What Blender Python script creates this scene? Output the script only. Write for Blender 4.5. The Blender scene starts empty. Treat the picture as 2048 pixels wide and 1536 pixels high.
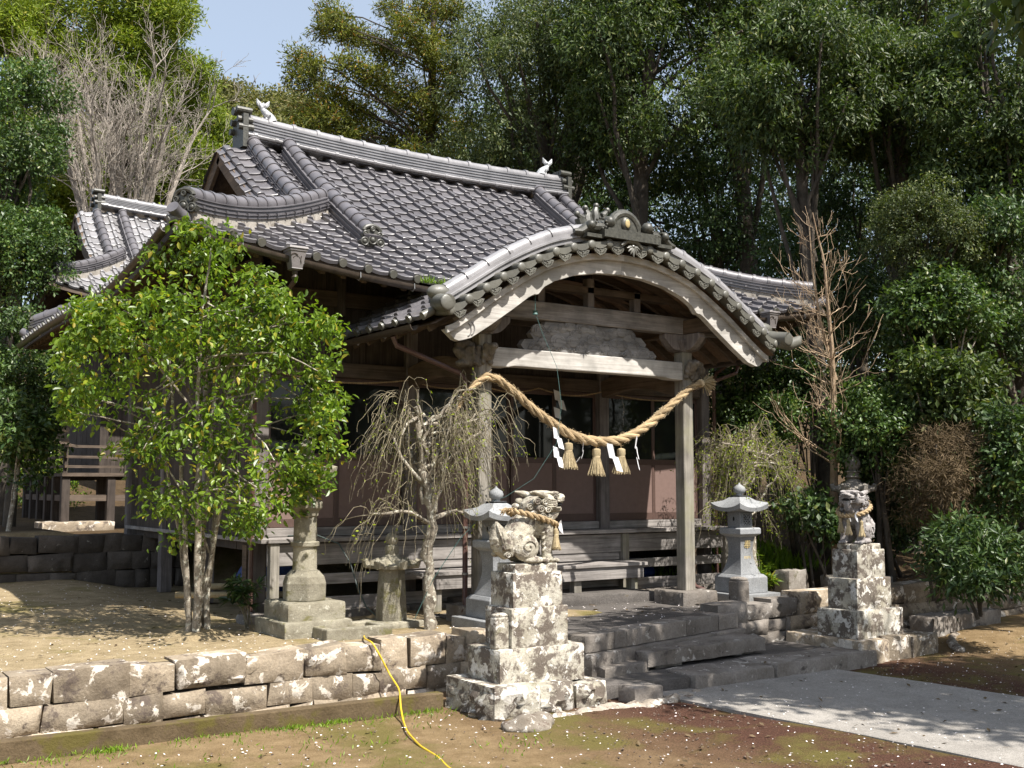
import bpy, bmesh, math, random
import numpy as np
from mathutils import Vector, Matrix
S = bpy.context.scene
RNG = np.random.default_rng(7)
rad = math.radians

# ------------------------------------------------------------------ camera, sky, sun, exposure
_f, _pitch, _az = 2200.0, math.atan(205 / 2200.0), 0.974576
CAM = np.array([-7.867, -12.316, 1.75])
_Fh = np.array([math.cos(_az), math.sin(_az), 0.0])
_R = np.array([math.sin(_az), -math.cos(_az), 0.0])
_F = _Fh * math.cos(_pitch) + np.array([0, 0, math.sin(_pitch)])
_U = -_Fh * math.sin(_pitch) + np.array([0, 0, math.cos(_pitch)])
cd = bpy.data.cameras.new('camera')
cam = bpy.data.objects.new('camera', cd)
S.collection.objects.link(cam)
cd.sensor_width = 36.0
cd.lens = _f / 2048 * 36.0
cd.clip_start, cd.clip_end = 0.1, 2000.0
cam.matrix_world = Matrix(((_R[0], _U[0], -_F[0], CAM[0]), (_R[1], _U[1], -_F[1], CAM[1]),
                           (_R[2], _U[2], -_F[2], CAM[2]), (0, 0, 0, 1)))
S.camera = cam

SUN = np.array([0.22, -1.0, 1.5])
SUN /= np.linalg.norm(SUN)
el = math.asin(SUN[2])
w = bpy.data.worlds.new("World")
S.world = w
w.use_nodes = True
nt = w.node_tree
nt.nodes.clear()
sky = nt.nodes.new('ShaderNodeTexSky')
sky.sky_type = 'NISHITA'
sky.sun_disc = False
sky.sun_elevation = el
sky.sun_rotation = math.atan2(SUN[0], SUN[1])
sky.air_density, sky.dust_density, sky.ozone_density = 1.0, 2.0, 1.0
bg = nt.nodes.new('ShaderNodeBackground')
bg.inputs[1].default_value = 0.125
out = nt.nodes.new('ShaderNodeOutputWorld')
hz = nt.nodes.new('ShaderNodeMix')          # thin bright spring haze over the blue
hz.data_type = 'RGBA'
hz.inputs[0].default_value = 0.52
hz.inputs[7].default_value = (2.7, 2.95, 3.2, 1)
nt.links.new(sky.outputs[0], hz.inputs[6])
nt.links.new(hz.outputs[2], bg.inputs[0])
nt.links.new(bg.outputs[0], out.inputs[0])
sd = bpy.data.lights.new('sun', 'SUN')
sd.energy, sd.angle, sd.color = 4.8, rad(0.55), (1.0, 0.95, 0.88)
sun = bpy.data.objects.new('sun', sd)
S.collection.objects.link(sun)
sun.rotation_euler = Vector(-SUN).to_track_quat('-Z', 'Y').to_euler()
sun.location = (10, -20, 30)
S.view_settings.view_transform = 'Standard'
S.view_settings.look = 'None'
S.view_settings.gamma = 1.0
S.view_settings.exposure = 1.02
S.cycles.max_bounces = 6
S.cycles.diffuse_bounces = 3
S.cycles.glossy_bounces = 2
S.cycles.transparent_max_bounces = 4
S.cycles.caustics_reflective = False
S.cycles.caustics_refractive = False


def pix(x, y, d):
    """point at photo pixel (x, y) and depth d from the camera, used only to read positions off the plan"""
    return CAM + d * (_F + _R * (x - 1024) / _f - _U * (y - 768) / _f)


# ------------------------------------------------------------------ mesh helpers
class MB:
    def __init__(s):
        s.V, s.F, s.n = [], [], 0

    def add(s, V, F):
        V = np.asarray(V, float).reshape(-1, 3)
        s.V.append(V)
        if isinstance(F, np.ndarray):
            s.F.append((F + s.n))
        else:
            s.F.append([tuple(i + s.n for i in f) for f in F])
        s.n += len(V)
        return s

    def box(s, x0, x1, y0, y1, z0, z1):
        V = [(x0, y0, z0), (x1, y0, z0), (x1, y1, z0), (x0, y1, z0), (x0, y0, z1), (x1, y0, z1), (x1, y1, z1), (x0, y1, z1)]
        return s.add(V, [(0, 3, 2, 1), (4, 5, 6, 7), (0, 1, 5, 4), (1, 2, 6, 5), (2, 3, 7, 6), (3, 0, 4, 7)])

    def frustum(s, cx, cy, z0, z1, ax, ay, bx, by):
        V = [(cx - ax, cy - ay, z0), (cx + ax, cy - ay, z0), (cx + ax, cy + ay, z0), (cx - ax, cy + ay, z0),
             (cx - bx, cy - by, z1), (cx + bx, cy - by, z1), (cx + bx, cy + by, z1), (cx - bx, cy + by, z1)]
        return s.add(V, [(0, 3, 2, 1), (4, 5, 6, 7), (0, 1, 5, 4), (1, 2, 6, 5), (2, 3, 7, 6), (3, 0, 4, 7)])

    def bar(s, a, b, w, h, up=(0, 0, 1)):
        a, b = np.array(a, float), np.array(b, float)
        t = b - a
        t /= np.linalg.norm(t)
        sd_ = np.cross(t, up)
        sd_ /= np.linalg.norm(sd_)
        u = np.cross(sd_, t)
        V = [p + sd_ * sx * w / 2 + u * sz * h / 2 for p in (a, b) for sx, sz in ((-1, -1), (1, -1), (1, 1), (-1, 1))]
        return s.add(V, [(3, 2, 1, 0), (4, 5, 6, 7), (0, 1, 5, 4), (1, 2, 6, 5), (2, 3, 7, 6), (3, 0, 4, 7)])

    def sweep(s, path, section, closed=True, up=(0, 0, 1), scale=None, cap=True):
        """section: 2D points (side, up) carried along path"""
        P = np.array(path, float)
        sec = np.array(section, float)
        n, m = len(P), len(sec)
        T = np.gradient(P, axis=0)
        T /= np.linalg.norm(T, axis=1)[:, None]
        sid = np.cross(T, np.array(up, float))
        sid /= np.maximum(np.linalg.norm(sid, axis=1)[:, None], 1e-9)
        upv = np.cross(sid, T)
        sc = np.ones(n) if scale is None else np.array(scale, float)
        V = (P[:, None, :] + sid[:, None, :] * (sec[None, :, 0, None] * sc[:, None, None]) + upv[:, None, :] * (sec[None, :, 1, None] * sc[:, None, None])).reshape(-1, 3)
        F = []
        mm = m if closed else m - 1
        for i in range(n - 1):
            for j in range(mm):
                k = (j + 1) % m
                F.append((i * m + j, i * m + k, (i + 1) * m + k, (i + 1) * m + j))
        if closed and cap:
            F.append(tuple(range(m - 1, -1, -1)))
            F.append(tuple((n - 1) * m + j for j in range(m)))
        return s.add(V, F)

    def tube(s, path, r, n=8, cap=True):
        P = np.array(path, float)
        k = len(P)
        R = np.full(k, r, float) if np.isscalar(r) else np.array(r, float)
        T = np.gradient(P, axis=0) if k > 2 else np.repeat((P[1] - P[0])[None], 2, 0)
        T /= np.maximum(np.linalg.norm(T, axis=1)[:, None], 1e-9)
        ref = np.array([0, 0, 1.0]) if abs(T[0, 2]) < 0.9 else np.array([1.0, 0, 0])
        N = np.zeros_like(P)
        nv = np.cross(T[0], ref)
        nv /= np.linalg.norm(nv)
        for i in range(k):
            nv = nv - T[i] * (nv @ T[i])
            nv /= max(np.linalg.norm(nv), 1e-9)
            N[i] = nv
        B = np.cross(T, N)
        a = np.arange(n) * 2 * math.pi / n
        V = (P[:, None, :] + R[:, None, None] * (np.cos(a)[None, :, None] * N[:, None, :] + np.sin(a)[None, :, None] * B[:, None, :])).reshape(-1, 3)
        i = np.arange(k - 1)[:, None]
        j = np.arange(n)[None, :]
        jj = (j + 1) % n
        Q = np.stack([i * n + j, i * n + jj, (i + 1) * n + jj, (i + 1) * n + j], -1).reshape(-1, 4)
        s.add(V, Q)
        if cap:
            base = s.n - len(V)
            s.F.append([tuple(base + q for q in range(n - 1, -1, -1)), tuple(base + (k - 1) * n + q for q in range(n))])
        return s

    def lathe(s, prof, n=20, c=(0, 0, 0), rot=0.0, sx=1.0, sy=1.0):
        a = np.arange(n) * 2 * math.pi / n + rot
        pr = np.array(prof, float)
        V = np.stack([pr[:, 0, None] * np.cos(a)[None] * sx + c[0], pr[:, 0, None] * np.sin(a)[None] * sy + c[1], np.repeat(pr[:, 1, None], n, 1) + c[2]], -1).reshape(-1, 3)
        k = len(pr)
        F = [(i * n + j, i * n + (j + 1) % n, (i + 1) * n + (j + 1) % n, (i + 1) * n + j) for i in range(k - 1) for j in range(n)]
        F.append(tuple(range(n - 1, -1, -1)))
        F.append(tuple((k - 1) * n + j for j in range(n)))
        return s.add(V, F)

    def square(s, prof, c=(0, 0, 0)):
        return s.lathe([(r * math.sqrt(2), z) for r, z in prof], 4, c, math.pi / 4)

    def ball(s, c, r, n=14, m=9):
        r = np.array([r, r, r] if np.isscalar(r) else r, float)
        th = np.linspace(0.02, math.pi - 0.02, m)
        a = np.arange(n) * 2 * math.pi / n
        V = np.stack([np.sin(th)[:, None] * np.cos(a)[None] * r[0] + c[0], np.sin(th)[:, None] * np.sin(a)[None] * r[1] + c[1], np.repeat(np.cos(th)[:, None], n, 1) * r[2] + c[2]], -1).reshape(-1, 3)
        F = [(i * n + j, (i + 1) * n + j, (i + 1) * n + (j + 1) % n, i * n + (j + 1) % n) for i in range(m - 1) for j in range(n)]
        F.append(tuple(range(n)))
        F.append(tuple((m - 1) * n + j for j in range(n - 1, -1, -1)))
        return s.add(V, F)

    def prism(s, poly, axis, a0, a1):
        """2D polygon extruded along axis 0/1/2 from a0 to a1; poly in the other two axes in order"""
        n = len(poly)
        oth = [i for i in range(3) if i != axis]
        V = np.zeros((2 * n, 3))
        for q, a in enumerate((a0, a1)):
            V[q * n:(q + 1) * n, oth[0]] = [p[0] for p in poly]
            V[q * n:(q + 1) * n, oth[1]] = [p[1] for p in poly]
            V[q * n:(q + 1) * n, axis] = a
        F = [tuple(range(n)), tuple(range(2 * n - 1, n - 1, -1))] + [(i, n + i, n + (i + 1) % n, (i + 1) % n) for i in range(n)]
        return s.add(V, F)

    def strip(s, top, bot, y0, y1):
        """board between two x-z curves with equal sample count, from y0 to y1"""
        n = len(top)
        V = []
        for y in (y0, y1):
            V += [(p[0], y, p[1]) for p in top] + [(p[0], y, p[1]) for p in bot]
        F = []
        for i in range(n - 1):
            F += [(n + i, n + i + 1, i + 1, i), (2 * n + i, 2 * n + i + 1, 3 * n + i + 1, 3 * n + i), (i, i + 1, 2 * n + i + 1, 2 * n + i), (3 * n + i, 3 * n + i + 1, n + i + 1, n + i)]
        F += [(0, 2 * n, 3 * n, n), (n - 1, 2 * n - 1, 4 * n - 1, 3 * n - 1)]
        return s.add(V, F)

    def grid(s, X, Y, Z):
        a, b = X.shape
        V = np.stack([X, Y, Z], -1).reshape(-1, 3)
        i = np.arange(a - 1)[:, None]
        j = np.arange(b - 1)[None, :]
        Q = np.stack([i * b + j, i * b + j + 1, (i + 1) * b + j + 1, (i + 1) * b + j], -1).reshape(-1, 4)
        return s.add(V, Q)

    def mesh(s, name, smooth=False, ang=35):
        V = np.concatenate(s.V) if s.V else np.zeros((0, 3))
        me = bpy.data.meshes.new(name)
        if all(isinstance(f, np.ndarray) for f in s.F) and s.F and len({f.shape[1] for f in s.F}) == 1:
            F = np.concatenate(s.F)
            k = F.shape[1]
            lv = F.ravel().astype(np.int32)
            ls = np.arange(0, len(lv), k, dtype=np.int32)
        else:
            lv, ls = [], []
            for fs in s.F:
                for f in fs:
                    ls.append(len(lv))
                    lv.extend(int(q) for q in f)
            lv, ls = np.array(lv, np.int32), np.array(ls, np.int32)
        me.vertices.add(len(V))
        me.vertices.foreach_set('co', V.astype(np.float32).ravel())
        me.loops.add(len(lv))
        me.loops.foreach_set('vertex_index', lv)
        me.polygons.add(len(ls))
        me.polygons.foreach_set('loop_start', ls)
        me.update(calc_edges=True)
        me.validate()
        me.polygons.foreach_set('use_smooth', np.full(len(me.polygons), bool(smooth)))
        if smooth:
            me.set_sharp_from_angle(angle=rad(ang))
        return me

    def each(s):
        """split into connected pieces"""
        V = np.concatenate(s.V)
        F = []
        for f in s.F:
            F += [tuple(int(q) for q in r) for r in f]
        par = list(range(len(V)))

        def root(i):
            while par[i] != i:
                par[i] = par[par[i]]
                i = par[i]
            return i
        for f in F:
            r = root(f[0])
            for q in f[1:]:
                par[root(q)] = r
        grp = {}
        for f in F:
            grp.setdefault(root(f[0]), []).append(f)
        outs = []
        for fs in grp.values():
            ids = sorted({q for f in fs for q in f})
            mp = {q: i for i, q in enumerate(ids)}
            outs.append(MB().add(V[ids], [tuple(mp[q] for q in f) for f in fs]))
        return outs

    def build_each(s, name, mat, parent=None, smooth=False, bev=0.0, ang=35):
        return [q.build(name, mat, parent, smooth, bev, ang) for q in s.each()]

    def build(s, name, mat, parent=None, smooth=False, bev=0.0, ang=35, seg=2):
        return link(name, s.mesh(name, smooth, ang), mat, parent, bev, seg)


def link(name, me, mat, parent=None, bev=0.0, seg=2):
    o = bpy.data.objects.new(name, me)
    S.collection.objects.link(o)
    if not me.materials and mat is not None:
        me.materials.append(mat)
    if parent is not None:
        o.parent = parent
        loc = Vector((0, 0, 0))
        q = parent
        while q is not None:
            if q.type == 'EMPTY':
                loc += q.location
            q = q.parent
        o.matrix_parent_inverse = Matrix.Translation(-loc) if parent.type == 'EMPTY' else Matrix.Identity(4)
    if bev:
        b = o.modifiers.new('bevel', 'BEVEL')
        b.width, b.segments, b.limit_method, b.angle_limit = bev, seg, 'ANGLE', rad(40)
        b.harden_normals = False
    return o


def tag(o, label, cat, group=None, kind=None):
    if label:
        o['label'] = label
    if cat:
        o['category'] = cat
    if group:
        o['group'] = group
    if kind:
        o['kind'] = kind
    return o


def thing(name, label, cat, loc, group=None):
    o = bpy.data.objects.new(name, None)
    S.collection.objects.link(o)
    o.location = loc
    o.empty_display_size = 0.2
    return tag(o, label, cat, group)


def copy_tree(o, parent=None):
    c = o.copy()
    S.collection.objects.link(c)
    c.parent = parent
    for ch in list(o.children):
        copy_tree(ch, c)
    return c


def blob(mb, voxel, smooth=6, disp=0.0, freq=8.0, name='blob'):
    """fuse overlapping shapes into one skin"""
    me = mb.mesh('tmp')
    o = bpy.data.objects.new('tmp', me)
    S.collection.objects.link(o)
    m = o.modifiers.new('r', 'REMESH')
    m.mode, m.voxel_size = 'VOXEL', voxel
    if smooth:
        k = o.modifiers.new('s', 'SMOOTH')
        k.factor, k.iterations = 0.5, smooth
    dg = bpy.context.evaluated_depsgraph_get()
    res = bpy.data.meshes.new_from_object(o.evaluated_get(dg))
    bpy.data.objects.remove(o)
    bpy.data.meshes.remove(me)
    if disp:
        n = len(res.vertices)
        co = np.zeros(n * 3, np.float32)
        res.vertices.foreach_get('co', co)
        no = np.zeros(n * 3, np.float32)
        res.vertices.foreach_get('normal', no)
        co, no = co.reshape(-1, 3), no.reshape(-1, 3)
        d = fnoise(co * freq)
        res.vertices.foreach_set('co', (co + no * (d * disp)[:, None]).ravel().astype(np.float32))
    res.polygons.foreach_set('use_smooth', np.ones(len(res.polygons), bool))
    res.name = name
    res.update()
    return res


def fnoise(P):
    """cheap smooth pseudo-noise in [-1, 1]"""
    x, y, z = P[:, 0], P[:, 1], P[:, 2]
    return (np.sin(x * 1.7 + 1.3 * np.sin(y * 2.1 + z)) + np.sin(y * 2.3 + 1.1 * np.sin(z * 1.9 + x * 0.7)) + np.sin(z * 2.0 + 1.2 * np.sin(x * 2.2 - y)) + 0.6 * np.sin(x * 4.1 + y * 3.7 + z * 4.4)) / 3.6


# ------------------------------------------------------------------ materials
def _nodes(name):
    m = bpy.data.materials.new(name)
    m.use_nodes = True
    t = m.node_tree
    t.nodes.clear()
    o = t.nodes.new('ShaderNodeOutputMaterial')
    p = t.nodes.new('ShaderNodeBsdfPrincipled')
    t.links.new(p.outputs[0], o.inputs[0])
    return m, t, p, o


def _noise(t, vec, scale, detail=6, rough=0.6, dist=0.0):
    n = t.nodes.new('ShaderNodeTexNoise')
    n.inputs['Scale'].default_value = scale
    n.inputs['Detail'].default_value = detail
    n.inputs['Roughness'].default_value = rough
    n.inputs['Distortion'].default_value = dist
    t.links.new(vec, n.inputs['Vector'])
    return n.outputs[0]


def _ramp(t, fac, stops, interp='LINEAR'):
    r = t.nodes.new('ShaderNodeValToRGB')
    r.color_ramp.interpolation = interp
    e = r.color_ramp.elements
    while len(e) > 1:
        e.remove(e[-1])
    e[0].position = stops[0][0]
    e[0].color = (*stops[0][1], 1)
    for p, c in stops[1:]:
        q = e.new(p)
        q.color = (*c, 1)
    t.links.new(fac, r.inputs[0])
    return r.outputs[0]


def _mix(t, a, b, fac, mode='MIX'):
    m = t.nodes.new('ShaderNodeMix')
    m.data_type = 'RGBA'
    m.blend_type = mode
    for s_, v in ((m.inputs[0], fac), (m.inputs[6], a), (m.inputs[7], b)):
        if hasattr(v, 'default_value') or hasattr(v, 'links'):
            t.links.new(v, s_)
        elif isinstance(v, (tuple, list)):
            s_.default_value = (*v, 1)
        else:
            s_.default_value = v
    return m.outputs[2]


def _g(v):
    return (v, v, v)


def _coord(t, scale=(1, 1, 1), rnd=True, kind='Object'):
    c = t.nodes.new('ShaderNodeTexCoord')
    mp = t.nodes.new('ShaderNodeMapping')
    mp.inputs['Scale'].default_value = scale
    t.links.new(c.outputs[kind], mp.inputs['Vector'])
    if rnd:
        oi = t.nodes.new('ShaderNodeObjectInfo')
        ml = t.nodes.new('ShaderNodeMath')
        ml.operation = 'MULTIPLY'
        ml.inputs[1].default_value = 37.0
        t.links.new(oi.outputs['Random'], ml.inputs[0])
        cm = t.nodes.new('ShaderNodeCombineXYZ')
        for i in range(3):
            t.links.new(ml.outputs[0], cm.inputs[i])
        t.links.new(cm.outputs[0], mp.inputs['Location'])
    return mp.outputs[0]


def _bump(t, p, h, strength, dist=0.02):
    b = t.nodes.new('ShaderNodeBump')
    b.inputs['Strength'].default_value = strength
    b.inputs['Distance'].default_value = dist
    t.links.new(h, b.inputs['Height'])
    t.links.new(b.outputs[0], p.inputs['Normal'])


def wood(name, dark, light, axis, rough=0.75, bump=0.35, streak=26.0, stain=None):
    m, t, p, o = _nodes(name)
    sc = [streak, streak, streak]
    sc[axis] = streak * 0.045
    v = _coord(t, tuple(sc))
    v2 = _coord(t, (1.3, 1.3, 1.3))
    g1 = _noise(t, v, 1.0, 8, 0.65, 0.6)
    g2 = _noise(t, v2, 2.0, 4)
    col = _ramp(t, g1, [(0.3, dark), (0.5, tuple(0.5 * (a + b) for a, b in zip(dark, light))), (0.72, light)])
    col = _mix(t, col, _ramp(t, g2, [(0.35, _g(0.62)), (0.65, _g(1.12))]), 0.85, 'MULTIPLY')
    if stain:
        col = _mix(t, col, stain, _ramp(t, _noise(t, v2, 1.1, 5), [(0.5, _g(0)), (0.68, _g(0.8))]))
    rp = t.nodes.new('ShaderNodeNewGeometry')
    col = _mix(t, col, _ramp(t, rp.outputs['Random Per Island'], [(0, _g(0.78)), (1, _g(1.15))]), 0.8, 'MULTIPLY')
    t.links.new(col, p.inputs['Base Color'])
    p.inputs['Roughness'].default_value = rough
    p.inputs['Specular IOR Level'].default_value = 0.25
    _bump(t, p, g1, bump, 0.012)
    return m


def stone(name, base, base2, lichen=None, lich_amt=0.55, moss=None, moss_amt=0.6, black=None, black_amt=0.6, scale=1.0, rough=0.9, bump=0.6, speck=0.0, isl=0.25):
    m, t, p, o = _nodes(name)
    v = _coord(t, (scale,) * 3)
    big = _noise(t, v, 2.2, 6)
    fine = _noise(t, v, 38.0, 6, 0.7)
    col = _ramp(t, big, [(0.33, base), (0.66, base2)])
    col = _mix(t, col, _ramp(t, fine, [(0.3, _g(0.66)), (0.7, _g(1.22))]), 0.8, 'MULTIPLY')
    if isl:
        rp = t.nodes.new('ShaderNodeNewGeometry')
        col = _mix(t, col, _ramp(t, rp.outputs['Random Per Island'], [(0, _g(1 - isl)), (1, _g(1 + isl))]), 1.0, 'MULTIPLY')
    if black:
        n = _noise(t, v, 3.6, 12, 0.72, 0.25)
        col = _mix(t, col, black, _ramp(t, n, [(black_amt - 0.02, _g(0)), (black_amt + 0.045, _g(0.9))]))
    if lichen:
        v3 = _coord(t, (scale * 1.0,) * 3, True)
        n = _noise(t, v3, 5.2, 10, 0.66, 0.4)
        edge = _ramp(t, n, [(lich_amt, _g(0)), (lich_amt + 0.025, _g(0.95))])
        n2 = _noise(t, v3, 24.0, 4)
        lc = _ramp(t, n2, [(0.35, tuple(0.72 * c for c in lichen)), (0.6, lichen)])
        col = _mix(t, col, lc, edge)
    if moss:
        n = _noise(t, v, 2.7, 8, 0.65, 0.2)
        col = _mix(t, col, moss, _ramp(t, n, [(moss_amt, _g(0)), (moss_amt + 0.09, _g(0.85))]))
    if speck:
        n = _noise(t, _coord(t, (1, 1, 1)), 190.0, 2)
        col = _mix(t, col, _ramp(t, n, [(0.4, _g(0.55)), (0.52, _g(1.0)), (0.62, _g(1.3))]), speck, 'MULTIPLY')
    t.links.new(col, p.inputs['Base Color'])
    p.inputs['Roughness'].default_value = rough
    p.inputs['Specular IOR Level'].default_value = 0.2
    h = t.nodes.new('ShaderNodeMath')
    h.operation = 'ADD'
    t.links.new(fine, h.inputs[0])
    t.links.new(_noise(t, v, 9.0, 5), h.inputs[1])
    _bump(t, p, h.outputs[0], bump, 0.02)
    return m


def plain(name, col, rough=0.6, metal=0.0, spec=0.4, var=0.25, scale=12.0, bump=0.0):
    m, t, p, o = _nodes(name)
    v = _coord(t)
    n = _noise(t, v, scale, 5)
    c = _ramp(t, n, [(0.3, tuple(x * (1 - var) for x in col)), (0.7, tuple(min(1, x * (1 + var)) for x in col))])
    t.links.new(c, p.inputs['Base Color'])
    p.inputs['Roughness'].default_value = rough
    p.inputs['Metallic'].default_value = metal
    p.inputs['Specular IOR Level'].default_value = spec
    if bump:
        _bump(t, p, n, bump, 0.01)
    return m


def leafm(name, dark, light, tip=None, rough=0.38, trans=0.35, spec=0.5):
    m, t, p, o = _nodes(name)
    rp = t.nodes.new('ShaderNodeNewGeometry')
    c = t.nodes.new('ShaderNodeTexCoord')
    n = _noise(t, c.outputs['Object'], 0.9, 3)
    st = [(0.0, dark), (0.8, light)]
    if tip:
        st += [(0.9, light), (0.97, tip)]
    col = _ramp(t, rp.outputs['Random Per Island'], st)
    col = _mix(t, col, _ramp(t, n, [(0.3, _g(0.65)), (0.7, _g(1.3))]), 1.0, 'MULTIPLY')
    t.links.new(col, p.inputs['Base Color'])
    p.inputs['Roughness'].default_value = rough
    p.inputs['Specular IOR Level'].default_value = spec
    tr = t.nodes.new('ShaderNodeBsdfTranslucent')
    t.links.new(_mix(t, col, (1.15, 1.25, 0.5), 1.0, 'MULTIPLY'), tr.inputs[0])
    mx = t.nodes.new('ShaderNodeMixShader')
    mx.inputs[0].default_value = trans
    t.links.new(p.outputs[0], mx.inputs[1])
    t.links.new(tr.outputs[0], mx.inputs[2])
    t.links.new(mx.outputs[0], o.inputs[0])
    return m


M = {}
M['wood_x'] = wood('weathered wood along x', (0.14, 0.125, 0.115), (0.42, 0.39, 0.365), 0)
M['wood_y'] = wood('weathered wood along y', (0.15, 0.125, 0.11), (0.42, 0.37, 0.33), 1)
M['wood_z'] = wood('weathered wood upright', (0.15, 0.135, 0.11), (0.40, 0.37, 0.32), 2, stain=(0.24, 0.23, 0.15))
M['grey_z'] = wood('grey upright wood', (0.10, 0.085, 0.08), (0.28, 0.25, 0.235), 2)
M['plank_z'] = wood('brown wall planks', (0.034, 0.026, 0.021), (0.105, 0.085, 0.072), 2)
M['dark_x'] = wood('dark brown beams', (0.06, 0.045, 0.034), (0.17, 0.13, 0.10), 0)
M['dark_y'] = wood('dark brown rafters', (0.07, 0.05, 0.036), (0.20, 0.145, 0.10), 1)
M['soffit'] = wood('soffit boards', (0.10, 0.065, 0.045), (0.26, 0.17, 0.115), 0)
M['pale_x'] = wood('pale sunbleached board', (0.34, 0.315, 0.285), (0.66, 0.635, 0.59), 0, bump=0.2, stain=(0.30, 0.29, 0.26))
M['carve'] = wood('carved grey panel', (0.17, 0.165, 0.16), (0.34, 0.33, 0.32), 0, bump=0.2)
M['panel'] = plain('brown door panel', (0.185, 0.125, 0.108), 0.55, var=0.08)
M['panel_frame'] = plain('brown door frame', (0.095, 0.06, 0.05), 0.45, var=0.1)


def tile_mat(name, col, rough):
    m, t, p, o = _nodes(name)
    v = _coord(t, rnd=False)
    rp = t.nodes.new('ShaderNodeNewGeometry')
    c = _ramp(t, _noise(t, v, 3.0, 6), [(0.3, tuple(x * 0.75 for x in col)), (0.7, tuple(x * 1.3 for x in col))])
    c = _mix(t, c, _ramp(t, rp.outputs['Random Per Island'], [(0, _g(0.8)), (1, _g(1.2))]), 0.8, 'MULTIPLY')
    c = _mix(t, c, (0.16, 0.15, 0.12), _ramp(t, _noise(t, v, 14.0, 7, 0.7), [(0.62, _g(0)), (0.74, _g(0.5))]))
    t.links.new(c, p.inputs['Base Color'])
    t.links.new(_ramp(t, _noise(t, v, 22.0, 5), [(0.3, _g(rough * 0.75)), (0.7, _g(rough * 1.3))]), p.inputs['Roughness'])
    p.inputs['Specular IOR Level'].default_value = 0.75
    p.inputs['Coat Weight'].default_value = 0.08
    p.inputs['Coat Roughness'].default_value = 0.18
    return m


M['tile'] = tile_mat('glazed grey tile', (0.100, 0.094, 0.100), 0.40)
M['tile_ridge'] = tile_mat('silvery ridge tile', (0.22, 0.215, 0.22), 0.28)
M['tile_verge'] = tile_mat('dusty verge tile', (0.095, 0.092, 0.075), 0.5)
M['silver'] = plain('silvered ornament', (0.40, 0.41, 0.42), 0.4, 0.0, 0.7, 0.85, 45)
M['oni'] = plain('dark ornament tile', (0.055, 0.054, 0.044), 0.45, 0, 0.5, 0.5, 25, 0.3)
M['plaster'] = stone('old ridge plaster', (0.27, 0.245, 0.21), (0.42, 0.39, 0.345), scale=2, bump=0.3, black=(0.15, 0.13, 0.11), black_amt=0.55)
M['gutter'] = plain('brown gutter', (0.055, 0.042, 0.032), 0.35, 0, 0.5, 0.3)
M['pipe'] = plain('brown rain pipe', (0.10, 0.055, 0.045), 0.35, 0, 0.5, 0.2)
M['metal'] = plain('grey metal', (0.35, 0.34, 0.32), 0.4, 0.7, 0.5, 0.3)
m, t, p, o = _nodes('dark window glass')
p.inputs['Base Color'].default_value = (0.012, 0.014, 0.013, 1)
p.inputs['Roughness'].default_value = 0.04
p.inputs['Specular IOR Level'].default_value = 0.35
M['glass'] = m
M['wall_stone'] = stone('wall stone', (0.20, 0.16, 0.115), (0.35, 0.29, 0.215), (0.64, 0.58, 0.50), 0.555, black=(0.10, 0.078, 0.065), black_amt=0.56, isl=0.35)
M['ped'] = stone('lichened pedestal stone', (0.33, 0.30, 0.235), (0.50, 0.47, 0.40), (0.70, 0.67, 0.61), 0.55, black=(0.105, 0.083, 0.068), black_amt=0.485, moss=(0.10, 0.095, 0.03), moss_amt=0.62, scale=1.5, isl=0.08)
M['lion'] = stone('lion stone', (0.25, 0.225, 0.18), (0.44, 0.41, 0.33), (0.62, 0.59, 0.52), 0.58, moss=(0.14, 0.16, 0.03), moss_amt=0.66, black=(0.12, 0.095, 0.08), black_amt=0.54, scale=2.4)
M['lion_dark'] = stone('grey lion stone', (0.22, 0.20, 0.19), (0.36, 0.34, 0.33), (0.6, 0.58, 0.55), 0.62, black=(0.09, 0.08, 0.075), black_amt=0.58, scale=2.0)
M['old_lantern'] = stone('mossy lantern stone', (0.19, 0.17, 0.125), (0.33, 0.305, 0.235), (0.46, 0.44, 0.36), 0.60, moss=(0.14, 0.13, 0.05), moss_amt=0.57, scale=2.2)
M['dark_lantern'] = stone('dark lantern stone', (0.15, 0.13, 0.11), (0.27, 0.25, 0.22), (0.4, 0.38, 0.34), 0.62, moss=(0.10, 0.09, 0.05), moss_amt=0.58, scale=2.0)
M['granite'] = stone('grey granite', (0.215, 0.222, 0.228), (0.31, 0.318, 0.325), scale=1.5, bump=0.12, speck=0.7, rough=0.75)
M['hole_shade'] = plain('painted hole shade', (0.01, 0.01, 0.01), 0.9)  # flat black that paints the shade inside lantern openings and lion mouths
M['step_stone'] = stone('worn step stone', (0.145, 0.125, 0.105), (0.25, 0.225, 0.20), (0.46, 0.43, 0.39), 0.60, black=(0.07, 0.06, 0.055), black_amt=0.60, moss=(0.10, 0.11, 0.03), moss_amt=0.68)
M['concrete'] = stone('mossy concrete', (0.085, 0.06, 0.032), (0.15, 0.11, 0.065), (0.36, 0.32, 0.26), 0.68, moss=(0.095, 0.08, 0.02), moss_amt=0.52, bump=0.5)
M['dark_wall'] = stone('dark rear wall stone', (0.055, 0.047, 0.04), (0.11, 0.095, 0.082), (0.26, 0.24, 0.21), 0.64, scale=1.2)  # a stone darker in its own colour than the front wall
M['gravel'] = stone('brown gravel', (0.11, 0.075, 0.055), (0.24, 0.19, 0.15), scale=3, isl=0.5)
M['asphalt'] = stone('old paving', (0.085, 0.077, 0.070), (0.135, 0.122, 0.112), scale=1.0, bump=0.35, speck=0.8, moss=(0.14, 0.11, 0.06), moss_amt=0.62, isl=0)
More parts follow.
